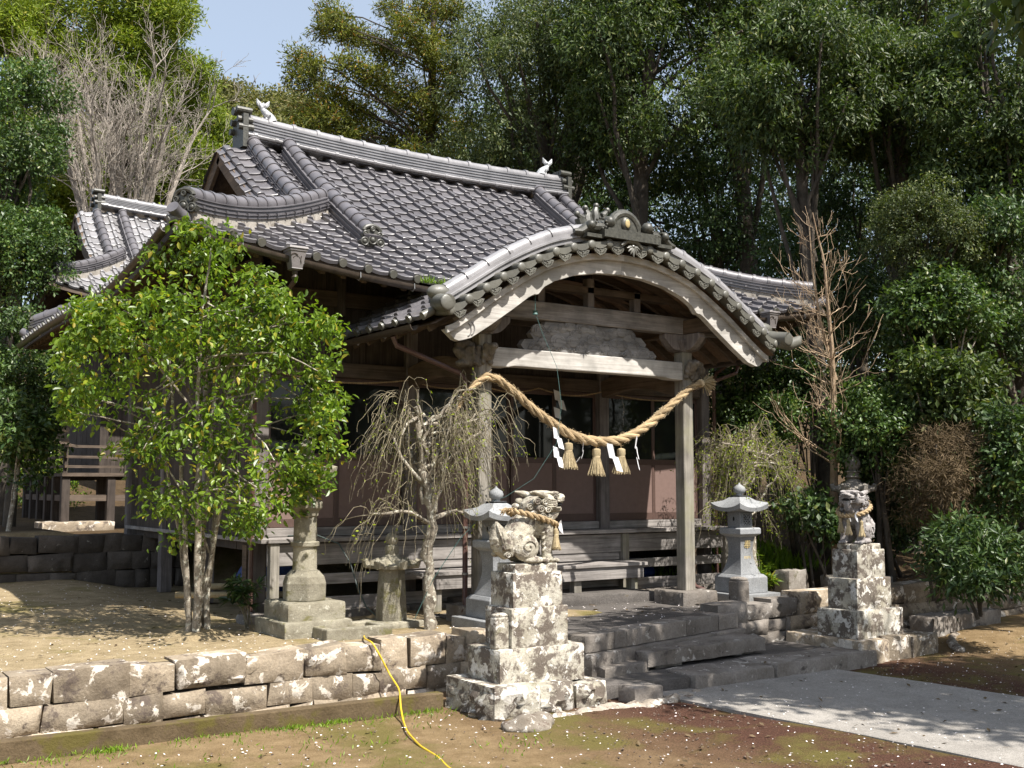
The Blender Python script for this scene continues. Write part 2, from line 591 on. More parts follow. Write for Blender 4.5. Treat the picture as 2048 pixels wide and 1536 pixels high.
M['path'] = stone('concrete path', (0.25, 0.232, 0.208), (0.335, 0.312, 0.282), scale=1.0, bump=0.35, speck=0.8, moss=(0.21, 0.15, 0.09), moss_amt=0.64, isl=0)
M['rock'] = stone('pale rock', (0.22, 0.185, 0.145), (0.38, 0.335, 0.28), (0.58, 0.54, 0.48), 0.56, black=(0.12, 0.09, 0.07), black_amt=0.54, scale=2)
M['straw'] = wood('straw rope', (0.27, 0.19, 0.10), (0.56, 0.42, 0.25), 0, rough=0.85, bump=0.8, streak=60)
M['straw_v'] = wood('straw tassel', (0.28, 0.215, 0.115), (0.56, 0.46, 0.29), 2, rough=0.85, bump=0.8, streak=120)
M['paper'] = plain('white paper', (0.80, 0.80, 0.82), 0.7, var=0.04)
M['hose'] = plain('yellow hose', (0.62, 0.42, 0.03), 0.4, var=0.15)
M['cable'] = plain('dark cable', (0.03, 0.05, 0.045), 0.5)
M['green_cable'] = plain('green cord', (0.05, 0.11, 0.10), 0.5)
M['tarp'] = plain('blue tarp', (0.02, 0.05, 0.20), 0.5)
M['gold'] = plain('gilt letters', (0.42, 0.33, 0.16), 0.6)
M['petal'] = plain('white petals', (0.80, 0.74, 0.72), 0.8, var=0.1)
M['bark_pale'] = stone('pale lichened bark', (0.20, 0.17, 0.13), (0.34, 0.30, 0.24), (0.62, 0.60, 0.50), 0.55, black=(0.08, 0.065, 0.05), black_amt=0.56, scale=3.5, isl=0)
M['bark_dark'] = stone('dark bark', (0.05, 0.042, 0.033), (0.11, 0.092, 0.072), (0.3, 0.29, 0.24), 0.66, scale=2, isl=0)
M['bark_grey'] = stone('grey bark', (0.24, 0.205, 0.17), (0.42, 0.375, 0.32), scale=3, isl=0.15)
M['twig'] = stone('olive twig bark', (0.13, 0.112, 0.07), (0.29, 0.25, 0.17), (0.42, 0.39, 0.31), 0.60, scale=4, isl=0.35)
M['tan_twig'] = stone('tan dead wood', (0.30, 0.205, 0.13), (0.48, 0.37, 0.25), scale=3, isl=0.2)
M['lf_bright'] = leafm('bright green leaves', (0.052, 0.105, 0.010), (0.20, 0.30, 0.028), (0.38, 0.32, 0.04), 0.38, 0.42)
M['lf_cam'] = leafm('dark glossy leaves', (0.020, 0.048, 0.015), (0.072, 0.120, 0.032), (0.13, 0.15, 0.04), 0.44, 0.26, 0.42)
M['lf_mid'] = leafm('mid green glossy leaves', (0.026, 0.060, 0.016), (0.095, 0.155, 0.036), (0.17, 0.19, 0.05), 0.42, 0.28, 0.45)
M['lf_oak'] = leafm('evergreen broad leaves', (0.024, 0.048, 0.014), (0.088, 0.128, 0.030), (0.17, 0.18, 0.05), 0.48, 0.3, 0.38)
M['lf_olive'] = leafm('grey green leaves', (0.036, 0.056, 0.020), (0.105, 0.135, 0.042), (0.19, 0.19, 0.06), 0.5, 0.3, 0.38)
M['lf_hinoki'] = leafm('yellow green conifer sprays', (0.07, 0.11, 0.010), (0.215, 0.275, 0.026), (0.27, 0.25, 0.04), 0.55, 0.33, 0.25)
M['lf_cedar'] = leafm('rusty cedar sprays', (0.05, 0.072, 0.012), (0.175, 0.185, 0.028), (0.30, 0.15, 0.03), 0.55, 0.3, 0.25)
M['lf_hill'] = leafm('hill canopy', (0.085, 0.10, 0.035), (0.19, 0.18, 0.07), (0.25, 0.20, 0.10), 0.6, 0.3, 0.2)
M['lf_bud'] = leafm('young plum leaves', (0.16, 0.22, 0.015), (0.32, 0.38, 0.03), None, 0.45, 0.45, 0.3)
M['lf_grass'] = leafm('bright blade leaves', (0.10, 0.19, 0.012), (0.23, 0.34, 0.03), None, 0.4, 0.45, 0.4)
M['lf_dry'] = leafm('dry brown twigs', (0.07, 0.05, 0.03), (0.15, 0.11, 0.065), None, 0.8, 0.1, 0.1)


# ------------------------------------------------------------------ ground, walls, steps
def terrace_z(x, y):
    x, y = np.asarray(x, float), np.asarray(y, float)
    z = 0.02 * np.sin(x * 1.3 + 0.7 * y) * np.clip((y + 1.0) / 1.0, 0, 1)
    z = z + 0.055 * np.clip(y - 1.5, 0, 4) * np.clip((-2.6 - x) / 1.0, 0, 1)
    z = z + np.clip((y - 7.2) / 0.5, 0, 1) * 0.75 * np.clip((3 - x) / 6 + 0.6, 0.2, 1)
    z = z + np.clip(x - 6.0, 0, 30) * 0.055 + np.clip(y - 0.7, 0, 5) * 0.17 * np.clip((x - 5.9) / 1.3, 0, 1)
    d = np.clip(y - 21 + 0.35 * np.clip(x, -10, 25), 0, 60)
    z = z + 0.22 * d
    return z


def ground_mat(name, soil, soil2, moss, moss_amt, red=None, redpos=None, floor=None):
    m, t, p, o = _nodes(name)
    v = _coord(t, rnd=False)
    big = _noise(t, v, 0.9, 6, 0.6, 0.3)
    mid = _noise(t, v, 4.5, 8, 0.7)
    fine = _noise(t, v, 60.0, 5, 0.75)
    col = _ramp(t, mid, [(0.32, soil), (0.68, soil2)])
    if red:
        sx = t.nodes.new('ShaderNodeSeparateXYZ')
        t.links.new(v, sx.inputs[0])
        mt = t.nodes.new('ShaderNodeMapRange')
        mt.inputs[1].default_value, mt.inputs[2].default_value = redpos
        a = t.nodes.new('ShaderNodeMath')
        a.operation = 'MULTIPLY_ADD'
        a.inputs[1].default_value = 2.2
        t.links.new(big, a.inputs[0])
        t.links.new(sx.outputs[0], a.inputs[2])
        t.links.new(a.outputs[0], mt.inputs[0])
        rc = _ramp(t, fine, [(0.3, tuple(0.45 * q for q in red)), (0.5, red), (0.72, tuple(2.0 * q for q in red))])
        m2 = t.nodes.new('ShaderNodeMapRange')
        m2.inputs[1].default_value, m2.inputs[2].default_value = 6.6, 4.6
        t.links.new(sx.outputs[0], m2.inputs[0])
        m3 = t.nodes.new('ShaderNodeMath')
        m3.operation = 'MULTIPLY'
        t.links.new(mt.outputs[0], m3.inputs[0])
        t.links.new(m2.outputs[0], m3.inputs[1])
        col = _mix(t, col, rc, m3.outputs[0])
    col = _mix(t, col, moss, _ramp(t, big, [(moss_amt, _g(0)), (moss_amt + 0.12, _g(0.8))]))
    if floor:   # leaf-covered forest floor behind and right of the hall
        sx = t.nodes.new('ShaderNodeSeparateXYZ')
        t.links.new(v, sx.inputs[0])
        for ch, lo, hi in ((1, 7.3, 8.6), (0, 5.2, 6.4)):
            mt = t.nodes.new('ShaderNodeMapRange')
            mt.inputs[1].default_value, mt.inputs[2].default_value = lo, hi
            t.links.new(sx.outputs[ch], mt.inputs[0])
            col = _mix(t, col, _ramp(t, mid, [(0.3, floor), (0.7, tuple(2.2 * q for q in floor))]), mt.outputs[0])
    col = _mix(t, col, _ramp(t, fine, [(0.3, _g(0.62)), (0.7, _g(1.3))]), 0.85, 'MULTIPLY')
    t.links.new(col, p.inputs['Base Color'])
    p.inputs['Roughness'].default_value = 0.95
    p.inputs['Specular IOR Level'].default_value = 0.1
    h = t.nodes.new('ShaderNodeMath')
    h.operation = 'ADD'
    t.links.new(fine, h.inputs[0])
    t.links.new(mid, h.inputs[1])
    _bump(t, p, h.outputs[0], 0.7, 0.03)
    return m


M['soil'] = ground_mat('terrace soil', (0.225, 0.172, 0.098), (0.385, 0.305, 0.188), (0.165, 0.142, 0.045), 0.55, floor=(0.045, 0.03, 0.016))
M['yard'] = ground_mat('yard ground', (0.155, 0.105, 0.052), (0.265, 0.19, 0.105), (0.125, 0.11, 0.032), 0.50, (0.075, 0.038, 0.026), (-1.3, 0.9))

g = MB()
ax = np.concatenate([np.linspace(-200, -14, 12), np.linspace(-12, 14, 105), np.linspace(16, 200, 12)])
ay = np.concatenate([np.linspace(-200, -15, 10), np.linspace(-13, -0.6, 70)])
X, Y = np.meshgrid(ax, ay, indexing='ij')
g.grid(X, Y, -0.6 + 0.012 * np.sin(X * 2.1 + Y) + 0.010 * np.sin(X * 0.9 - 2.7 * Y) + 0.05 * np.clip(X - 5.2, 0, 3) * np.clip((Y + 4.5) / 2, 0, 1))
tag(g.build('ground', M['yard'], smooth=True), None, None, kind='structure')
g = MB()
ax = np.concatenate([np.linspace(-120, -13, 10), np.linspace(-12, 16, 100), np.linspace(17, 120, 14)])
ay = np.concatenate([np.linspace(-1.02, 9, 50), np.linspace(9.5, 120, 30)])
X, Y = np.meshgrid(ax, ay, indexing='ij')
g.grid(X, Y, terrace_z(X, Y))
tag(g.build('terrace_ground', M['soil'], smooth=True), None, None, kind='structure')


def stone_block(mb, x0, x1, z0, z1, y, depth, rng, bulge=0.05, rough=0.018, nx=7, nz=6, jit=0.02):
    """a roughly dressed block: bulging front towards -Y, flat top, open back"""
    c = np.array([[x0, z0], [x1, z0], [x1, z1], [x0, z1]], float) + rng.uniform(-jit, jit, (4, 2))
    u = np.linspace(0, 1, nx)[:, None]
    v = np.linspace(0, 1, nz)[None, :]
    PX = (c[0, 0] * (1 - u) + c[1, 0] * u) * (1 - v) + (c[3, 0] * (1 - u) + c[2, 0] * u) * v
    PZ = (c[0, 1] * (1 - u) + c[1, 1] * u) * (1 - v) + (c[3, 1] * (1 - u) + c[2, 1] * u) * v
    e = np.minimum(np.minimum(u, 1 - u) * (x1 - x0), np.minimum(v, 1 - v) * (z1 - z0))
    b = bulge * np.clip(e / 0.07, 0, 1) ** 0.6
    PY = y - b - rough * rng.normal(size=PX.shape) * (e > 0) - rng.uniform(0, 0.02)
    mb.grid(PX, PY, PZ)
    ring_f = [(i * nz + nz - 1) for i in range(nx)]
    # top strip and sides going back
    base = mb.n - nx * nz
    tv = [(PX[i, -1], y + depth, PZ[i, -1]) for i in range(nx)]
    bv = [(PX[i, 0], y + depth, PZ[i, 0]) for i in range(nx)]
    b0 = mb.n
    mb.V.append(np.array(tv + bv, float))
    mb.n += 2 * nx
    F = [(base + i * nz + nz - 1, base + (i + 1) * nz + nz - 1, b0 + i + 1, b0 + i) for i in range(nx - 1)]
    F += [(base + (i + 1) * nz, base + i * nz, b0 + nx + i, b0 + nx + i + 1) for i in range(nx - 1)]
    F += [tuple([base + k for k in range(nz)][::-1]) + (b0 + nx, b0)[::-1][::-1], tuple(base + (nx - 1) * nz + k for k in range(nz)) + (b0 + nx - 1, b0 + 2 * nx - 1)]
    mb.F.append(F)


def masonry(name, label, x0, x1, yf, rows, mat, seed, wr=(0.42, 0.75), taper=0.0, ztop=None):
    rng = np.random.default_rng(seed)
    mb = MB()
    for k, (za, zb) in enumerate(rows):
        x = x0 - rng.uniform(0, 0.3)
        while x < x1:
            wd = rng.uniform(*wr) * (1.0 if x < -3.2 or x1 > 0 else 0.72)
            dz = 0 if ztop is None else ztop(x + wd / 2)
            dz2 = rng.uniform(-0.025, 0.025)
            xe = min(x + wd, x1)
            if xe - x > 0.08:
                stone_block(mb, x + 0.003, xe - 0.003, za + dz + 0.003, zb + dz - 0.003 + (dz2 if k == len(rows) - 1 else 0), (yf(x) if callable(yf) else yf) - taper * (len(rows) - 1 - k), 0.34, rng, bulge=rng.uniform(0.02, 0.055), rough=0.012, nx=max(6, int(wd / 0.055)), nz=max(5, int((zb - za) / 0.05)), jit=0.026)
            x += wd
    b = MB()
    return tag(mb.build(name, mat, smooth=True, ang=50), label, 'wall')


masonry('retaining_wall', 'low dry stone retaining wall with white lichen patches along the sunlit left terrace', -10.0, -0.25, -1.19, [(-0.70, -0.54), (-0.54, -0.285), (-0.285, 0.035)], M['wall_stone'], 3, (0.36, 0.74), 0.008)
masonry('retaining_wall', 'grey stone retaining wall between the porch steps and the right guardian lion', 3.25, 4.75, lambda x: -1.22 + 0.03 * (x - 3), [(-0.62, -0.33), (-0.33, -0.13), (-0.13, 0.11)], M['step_stone'], 5, (0.4, 0.7))
masonry('retaining_wall', 'shaded stone retaining wall running off to the right edge behind the right guardian lion', 4.75, 16.0, -1.20, [(-0.62, -0.35), (-0.35, -0.10), (-0.10, 0.21)], M['wall_stone'], 8, (0.5, 1.0), 0.02)
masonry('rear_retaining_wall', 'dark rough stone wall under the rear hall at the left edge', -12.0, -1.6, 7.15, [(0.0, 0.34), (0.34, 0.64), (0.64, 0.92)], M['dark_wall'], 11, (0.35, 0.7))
k_ = MB()
k_.add([(-11, -1.72, -0.62), (-1.78, -2.06, -0.62), (-1.78, -1.93, -0.62), (-11, -1.58, -0.62), (-11, -1.72, -0.415), (-1.78, -2.06, -0.425), (-1.78, -1.93, -0.425), (-11, -1.58, -0.415)],
       [(0, 3, 2, 1), (4, 5, 6, 7), (0, 1, 5, 4), (1, 2, 6, 5), (2, 3, 7, 6), (3, 0, 4, 7)])
tag(k_.build('kerb_wall', M['concrete'], bev=0.012), 'long low brown mossy concrete kerb in front of the left stone wall', 'kerb')

# paving, porch platform and the stone steps
pv = MB()
rng = np.random.default_rng(17)
ts_ = np.linspace(0, 1, 60)
wob = [np.convolve(rng.normal(0, 0.03, 64), np.ones(5) / 5, 'valid') for _ in range(2)]
lft = np.c_[0.60 + 1.02 * ts_ + wob[0], -2.6 - 12.4 * ts_]
rgt = np.c_[3.62 + 1.13 * ts_ + wob[1], -2.6 - 12.4 * ts_]
mid_ = (lft + rgt) / 2
cols_ = [np.c_[lft, np.full(60, -0.64)], np.c_[lft, np.full(60, -0.582)], np.c_[lft + (0.02, 0), np.full(60, -0.573)], np.c_[mid_, np.full(60, -0.568)], np.c_[rgt - (0.02, 0), np.full(60, -0.573)], np.c_[rgt, np.full(60, -0.582)], np.c_[rgt, np.full(60, -0.64)]]
G_ = np.stack(cols_, 0)
pv.grid(G_[:, :, 0], G_[:, :, 1], G_[:, :, 2])
tag(pv.build('path', M['path']), None, None, kind='structure')
pl = MB()
pl.add([(-0.30, -1.1, 0.012), (0.15, -1.99, 0.012), (3.32, -1.27, 0.012), (4.25, -0.4, 0.012), (4.25, 0.9, 0.012), (-0.30, 0.9, 0.012),
        (-0.30, -1.1, -0.5), (0.15, -1.99, -0.5), (3.32, -1.27, -0.5), (4.25, -0.4, -0.5)],
       [(0, 1, 2, 3, 4, 5), (0, 6, 7, 1), (1, 7, 8, 2), (2, 8, 9, 3)])
tag(pl.build('porch_paving', M['asphalt']), None, None, kind='structure')

st = thing('stone_steps', 'worn dark stone steps leading up to the porch between the two guardian lions', 'steps', (1.8, -2.2, -0.6))


def rough_slab(mb, corners, z0, z1, n=26, amp=0.02, seed=1, edge=0.022):
    """slab with wavy worn edges; corners in plan, anticlockwise"""
    rng = np.random.default_rng(seed)
    P = []
    for i in range(4):
        a, b = np.array(corners[i], float), np.array(corners[(i + 1) % 4], float)
        k = max(3, int(np.linalg.norm(b - a) / 0.09))
        for q in range(k):
            t_ = q / k
            P.append(a + (b - a) * t_ + rng.normal(0, amp, 2) * 0.5)
    P = np.array(P)
    m = len(P)
    c = P.mean(0)
    inn = c + (P - c) * (1 - edge / np.maximum(np.linalg.norm(P - c, axis=1), 0.3))[:, None]
    mid = (P + inn) / 2
    L = []
    for pts, z, a in ((P, z0, 0), (P + rng.normal(0, amp * 0.3, P.shape), (z0 + z1) / 2, amp * 0.3), (P, z1 - edge * 0.65, amp * 0.4), (mid, z1 - edge * 0.14, amp * 0.25), (inn, z1, amp * 0.2)):
        L.append(np.c_[pts, z + rng.normal(0, 1, m) * a])
    V = np.concatenate(L + [np.array([[c[0], c[1], z1]])])
    F = [(r * m + j, r * m + (j + 1) % m, (r + 1) * m + (j + 1) % m, (r + 1) * m + j) for r in range(4) for j in range(m)]
    F += [(4 * m + j, 4 * m + (j + 1) % m, 5 * m) for j in range(m)]
    mb.add(V, F)


q = MB()
rough_slab(q, [(1.14, -2.80), (2.45, -2.80), (2.45, -2.2), (1.20, -2.2)], -0.62, -0.425, seed=2, amp=0.022)
rough_slab(q, [(2.46, -2.80), (4.45, -2.76), (4.45, -2.2), (2.46, -2.2)], -0.62, -0.41, seed=3, amp=0.022)
q.build_each('bottom_step', M['step_stone'], st, True, ang=50)
q = MB()
rough_slab(q, [(-0.10, -2.62), (1.13, -2.72), (1.13, -2.0), (-0.10, -2.0)], -0.62, -0.44, seed=4, amp=0.015)
rough_slab(q, [(0.9, -2.3), (4.3, -2.3), (4.3, -1.3), (0.9, -1.6)], -0.62, -0.435, seed=5, amp=0.012)
q.build_each('step_tread', M['asphalt'], st, True, ang=50)
q = MB()
rough_slab(q, [(0.92, -2.24), (3.12, -2.02), (3.14, -1.45), (0.96, -1.70)], -0.385, -0.215, seed=6, amp=0.03)
q.build('slab_step', M['step_stone'], st, True, ang=50)
q = MB()
rough_slab(q, [(1.15, -2.12), (1.6, -2.08), (1.6, -1.7), (1.15, -1.7)], -0.45, -0.37, seed=7)
rough_slab(q, [(2.7, -1.9), (3.05, -1.9), (3.05, -1.6), (2.7, -1.6)], -0.45, -0.37, seed=8)
rough_slab(q, [(0.25, -2.25), (0.95, -2.2), (0.95, -1.9), (0.25, -1.95)], -0.46, -0.33, seed=18)
q.build_each('slab_support', M['step_stone'], st, True, ang=50)
q = MB()


def lerp(a, b, t):
    return tuple(x + (y - x) * t for x, y in zip(a, b))


A_, B_ = (0.12, -2.06), (3.36, -1.33)
cuts = [0, 0.17, 0.24, 0.62, 0.85, 1.0]
for i in range(len(cuts) - 1):
    a, b = lerp(A_, B_, cuts[i]), lerp(A_, B_, cuts[i + 1] - 0.004)
    rough_slab(q, [a, b, (b[0] - 0.06, b[1] + 0.30), (a[0] - 0.06, a[1] + 0.30)], -0.175, 0.022, seed=20 + i, amp=0.01)
q.build_each('platform_edging', M['step_stone'], st, True, ang=50)
q = MB()
A_, B_ = (0.14, -2.14), (3.42, -1.42)
cuts = [0, 0.3, 0.5, 0.78, 1.0]
for i in range(len(cuts) - 1):
    a, b = lerp(A_, B_, cuts[i]), lerp(A_, B_, cuts[i + 1] - 0.004)
    rough_slab(q, [a, b, (b[0] - 0.06, b[1] + 0.30), (a[0] - 0.06, a[1] + 0.30)], -0.47, -0.185, seed=30 + i, amp=0.012)
q.build_each('lower_edging', M['step_stone'], st, True, ang=50)

# raised stone slab under the porch posts
q = MB()
rough_slab(q, [(0.45, 0.72), (3.55, 0.55), (3.6, 1.7), (0.45, 1.7)], -0.05, 0.155, seed=41, amp=0.012)
tag(q.build('doorstep_slab', M['asphalt'], smooth=True, ang=50), 'broad raised grey paving slab in front of the wooden porch step', 'slab')


# ------------------------------------------------------------------ tiled roofs
def tile_roof(mb, P, u0, u1, pitch, vmax, row, keep, ns=9, lip=0.034, roll=0.056, v0=0.0):
    nu = int(round((u1 - u0) / pitch))
    q_ = np.array([0.0, 0.015, 0.07, 0.14, 0.22, 0.29, 0.36, 0.52, 0.70, 0.88, 0.985])
    r_ = np.where(q_ < 0.36, roll * np.sqrt(np.maximum(0, 1 - ((q_ - 0.13) / 0.235) ** 2)), 0) - 0.016 * np.sin(np.clip((q_ - 0.36) / 0.64, 0, 1) * math.pi)
    r_[0], r_[-1] = -0.004, 0.0
    uu = np.r_[(u0 + (np.arange(nu)[:, None] + q_[None]) * pitch).ravel(), u0 + nu * pitch]
    h = np.r_[np.tile(r_, nu), 0.0]
    e = 1e-3

    def pos(u, v, off):
        p = np.stack(P(u, v), -1)
        du = np.stack(P(u + e, v), -1) - p
        dv = np.stack(P(u, v + e), -1) - p
        n = np.cross(du, dv)
        n /= np.maximum(np.linalg.norm(n, axis=-1, keepdims=True), 1e-12)
        n *= np.sign(n[..., 2:3] + 1e-9)
        return p + n * off[..., None]
    nr = int(math.ceil((vmax - v0) / row))
    for k in range(nr):
        va, vb = v0 + k * row, min(v0 + (k + 1) * row * 1.0 + 0.03, vmax)
        lines = [(va, h - 0.012), (va, h + lip), (va + 0.035 * row, h + lip + 0.006), (va + 0.5 * row, h + lip * 0.5), (vb, h + 0.0)]
        A = np.stack([pos(uu, np.full_like(uu, v), off) for v, off in lines])
        m = len(uu)
        ku = keep((uu[:-1] + uu[1:]) / 2, np.full(m - 1, (va + vb) / 2))
        j = np.nonzero(ku)[0]
        Q = []
        for r in range(4):
            Q.append(np.stack([r * m + j, r * m + j + 1, (r + 1) * m + j + 1, (r + 1) * m + j], -1))
        if len(j):
            mb.add(A.reshape(-1, 3), np.concatenate(Q))


def eave_caps(mb, P, us, v, slope_out, r=0.054, keep=None):
    """round cap at the foot of each tile roll plus the curled lip of the pan beside it"""
    for u in us:
        if keep is not None and not keep(np.array([u]), np.array([0.3]))[0]:
            continue
        p = np.array([float(c) for c in P(np.float64(u), np.float64(v))])
        o = np.array(slope_out, float)
        mb.tube([p + (0, 0, 0.028) - o * 0.10, p + (0, 0, 0.020) + o * 0.045], r, 12)


def arcs(c0, c1, dip, n=7):
    t = np.linspace(0, 1, n)
    return [lerp(c0, c1, q)[:2] + (c0[2] + (c1[2] - c0[2]) * q - dip * math.sin(math.pi * q),) for q in t]


NOSHI = [(-0.15, 0), (0.15, 0), (0.15, 0.05), (0.165, 0.05), (0.165, 0.065), (0.14, 0.065), (0.14, 0.115), (0.155, 0.115), (0.155, 0.13), (0.13, 0.13), (0.13, 0.175), (0.145, 0.175), (0.145, 0.19), (0.10, 0.2),
         (-0.10, 0.2), (-0.145, 0.19), (-0.145, 0.175), (-0.13, 0.175), (-0.13, 0.13), (-0.155, 0.13), (-0.155, 0.115), (-0.14, 0.115), (-0.14, 0.065), (-0.165, 0.065), (-0.165, 0.05), (-0.15, 0.05)]


def resample(path, step):
    P = np.array(path, float)
    d = np.r_[0, np.cumsum(np.linalg.norm(np.diff(P, axis=0), axis=1))]
    n = max(2, int(round(d[-1] / step)))
    s_ = np.linspace(0, d[-1], n + 1)
    return np.stack([np.interp(s_, d, P[:, i]) for i in range(3)], 1)


def tile_ridge(parent, path, r=0.115, h=0.2, wide=1.0, step=0.30, mat='tile', plaster=True, name='ridge'):
    """layered ridge along path (path = foot of the ridge): noshi courses and a collared round cap tile"""
    P = resample(path, 0.12)
    sec = [(x * wide, z * h / 0.2) for x, z in NOSHI]
    b = MB()
    b.sweep(P, sec)
    top = P + np.array([0, 0, h + r * 0.35])
    cp = MB()
    cp.tube(top, r, 14)
    R = resample(top, step)
    for i in range(len(R) - 1):
        a, c = R[i], R[i + 1]
        t_ = (c - a) / np.linalg.norm(c - a)
        cp.tube([a + t_ * 0.0, a + t_ * 0.05], r * 1.14, 14)
    st_ = b
    for i in range(len(R) - 1):
        t_ = (R[i + 1] - R[i]) / np.linalg.norm(R[i + 1] - R[i])
        sd_ = np.cross(t_, (0, 0, 1))
        sd_ /= np.linalg.norm(sd_)
        for s_ in (-1, 1):
            c = (R[i] + R[i + 1]) / 2 - (0, 0, h + r * 0.35 - 0.055) + sd_ * s_ * 0.165 * wide
            st_.bar(c - t_ * 0.02, c + t_ * 0.02, 0.03, 0.035)
    o = b.build(name, M[mat], parent)
    cp.build('cap_tile', M[mat], o, True)
    if plaster:
        pb = MB()
        pb.sweep(P - np.array([0, 0, 0.11]), [(-0.13 * wide, -0.16), (0.13 * wide, -0.16), (0.13 * wide, 0.112), (-0.13 * wide, 0.112)])
        pb.build('plaster_bed', M['plaster'], o)
    return o


def onigawara(parent, c, d, s=1.0, name='ridge_end_tile', mat='oni'):
    """scrolled ridge-end tile: plate with scalloped shoulders, boss and curls; d = horizontal facing"""
    d = np.array([d[0], d[1], 0.0])
    d /= np.linalg.norm(d)
    sd_ = np.array([-d[1], d[0], 0])
    up = np.array([0, 0, 1.0])
    c = np.array(c, float)
    b = MB()
    prof = [(-0.26, 0), (-0.30, 0.10), (-0.22, 0.16), (-0.24, 0.26), (-0.14, 0.34), (0, 0.40), (0.14, 0.34), (0.24, 0.26), (0.22, 0.16), (0.30, 0.10), (0.26, 0)]
    n = len(prof)
    V = [c + sd_ * x * s + up * z * s + d * y for y in (-0.05 * s, 0.06 * s) for x, z in prof]
    b.add(V, [tuple(range(n)), tuple(range(2 * n - 1, n - 1, -1))] + [(i, n + i, n + (i + 1) % n, (i + 1) % n) for i in range(n)])
    for x, z, r in ((0, 0.13, 0.075), (-0.19, 0.08, 0.065), (0.19, 0.08, 0.065), (-0.17, 0.26, 0.04), (0.17, 0.26, 0.04), (0, 0.37, 0.035)):
        q_ = c + sd_ * x * s + up * z * s + d * 0.06 * s
        b.ball(q_, np.array([r, r, r]) * s, 10, 7)
        a = np.linspace(0, 2 * math.pi, 12)
        b.tube([q_ + (sd_ * math.cos(t_) + up * math.sin(t_)) * r * 1.25 * s + d * 0.015 for t_ in a], 0.02 * s, 6)
    b.tube([c + sd_ * math.cos(t_) * 0.2 * s + up * (0.33 + 0.12 * math.sin(t_)) * s + d * 0.05 * s for t_ in np.linspace(0, math.pi, 9)], 0.05 * s, 8)
    return b.build(name, M[mat], parent, True)


def shachi(parent, c, d, s=1.0, mat='silver', name='fish_ornament'):
    """dolphin-like roof fish standing on its head, tail fins spread in the air; d = side the belly faces along x"""
    c = np.array(c, float)
    b = MB()
    t_ = np.linspace(0, 1, 14)
    px = d * (0.16 * np.cos(t_ * 3.0) - 0.02)
    pz = 0.04 + 0.42 * t_
    R = 0.15 * (1 - t_) ** 0.6 + 0.035
    b.tube([c + s * np.array([x, 0, z]) for x, z in zip(px, pz)], R * s, 10)
    b.ball(c + s * np.array([d * 0.17, 0, 0.06]), np.array([0.13, 0.10, 0.085]) * s, 10, 7)
    b.ball(c + s * np.array([d * 0.26, 0, 0.10]), np.array([0.06, 0.07, 0.035]) * s, 8, 6)
    for k in range(9):
        b.ball(c + s * np.array([d * (0.3 - 0.07 * k), 0.05 * (-1) ** k, 0.03 + 0.03 * (k % 3)]), 0.05 * s, 6, 5)
    for y in (-0.07, 0.07):
        b.ball(c + s * np.array([d * 0.2, y, 0.12]), 0.03 * s, 8, 6)
        b.tube([c + s * np.array([d * 0.1, y, 0.12]), c + s * np.array([d * 0.02, y * 2.6, 0.22]), c + s * np.array([-d * 0.08, y * 3, 0.20])], np.array([0.04, 0.03, 0.008]) * s, 6)
    top = np.array([px[-1], 0, pz[-1]])
    for dx, dy, h in ((0.24, 0, 0.26), (-0.20, 0, 0.27), (0.06, 0.05, 0.20), (0.12, -0.04, 0.14), (-0.10, -0.03, 0.16)):
        b.tube([c + s * (top + np.array([0, 0, -0.05])), c + s * (top + np.array([dx * 0.7 * d, dy, h * 0.5])), c + s * (top + np.array([dx * d, dy, h]))], np.array([0.06, 0.075, 0.012]) * s, 6)
    for k in range(1, 9):
        x, z = px[k], pz[k]
        b.tube([c + s * np.array([x + d * R[k] * 0.4, 0, z]), c + s * np.array([x - d * (R[k] + 0.055), 0, z + 0.05])], np.array([0.035, 0.006]) * s, 5)
    return b.build(name, M[mat], parent, True, ang=50)


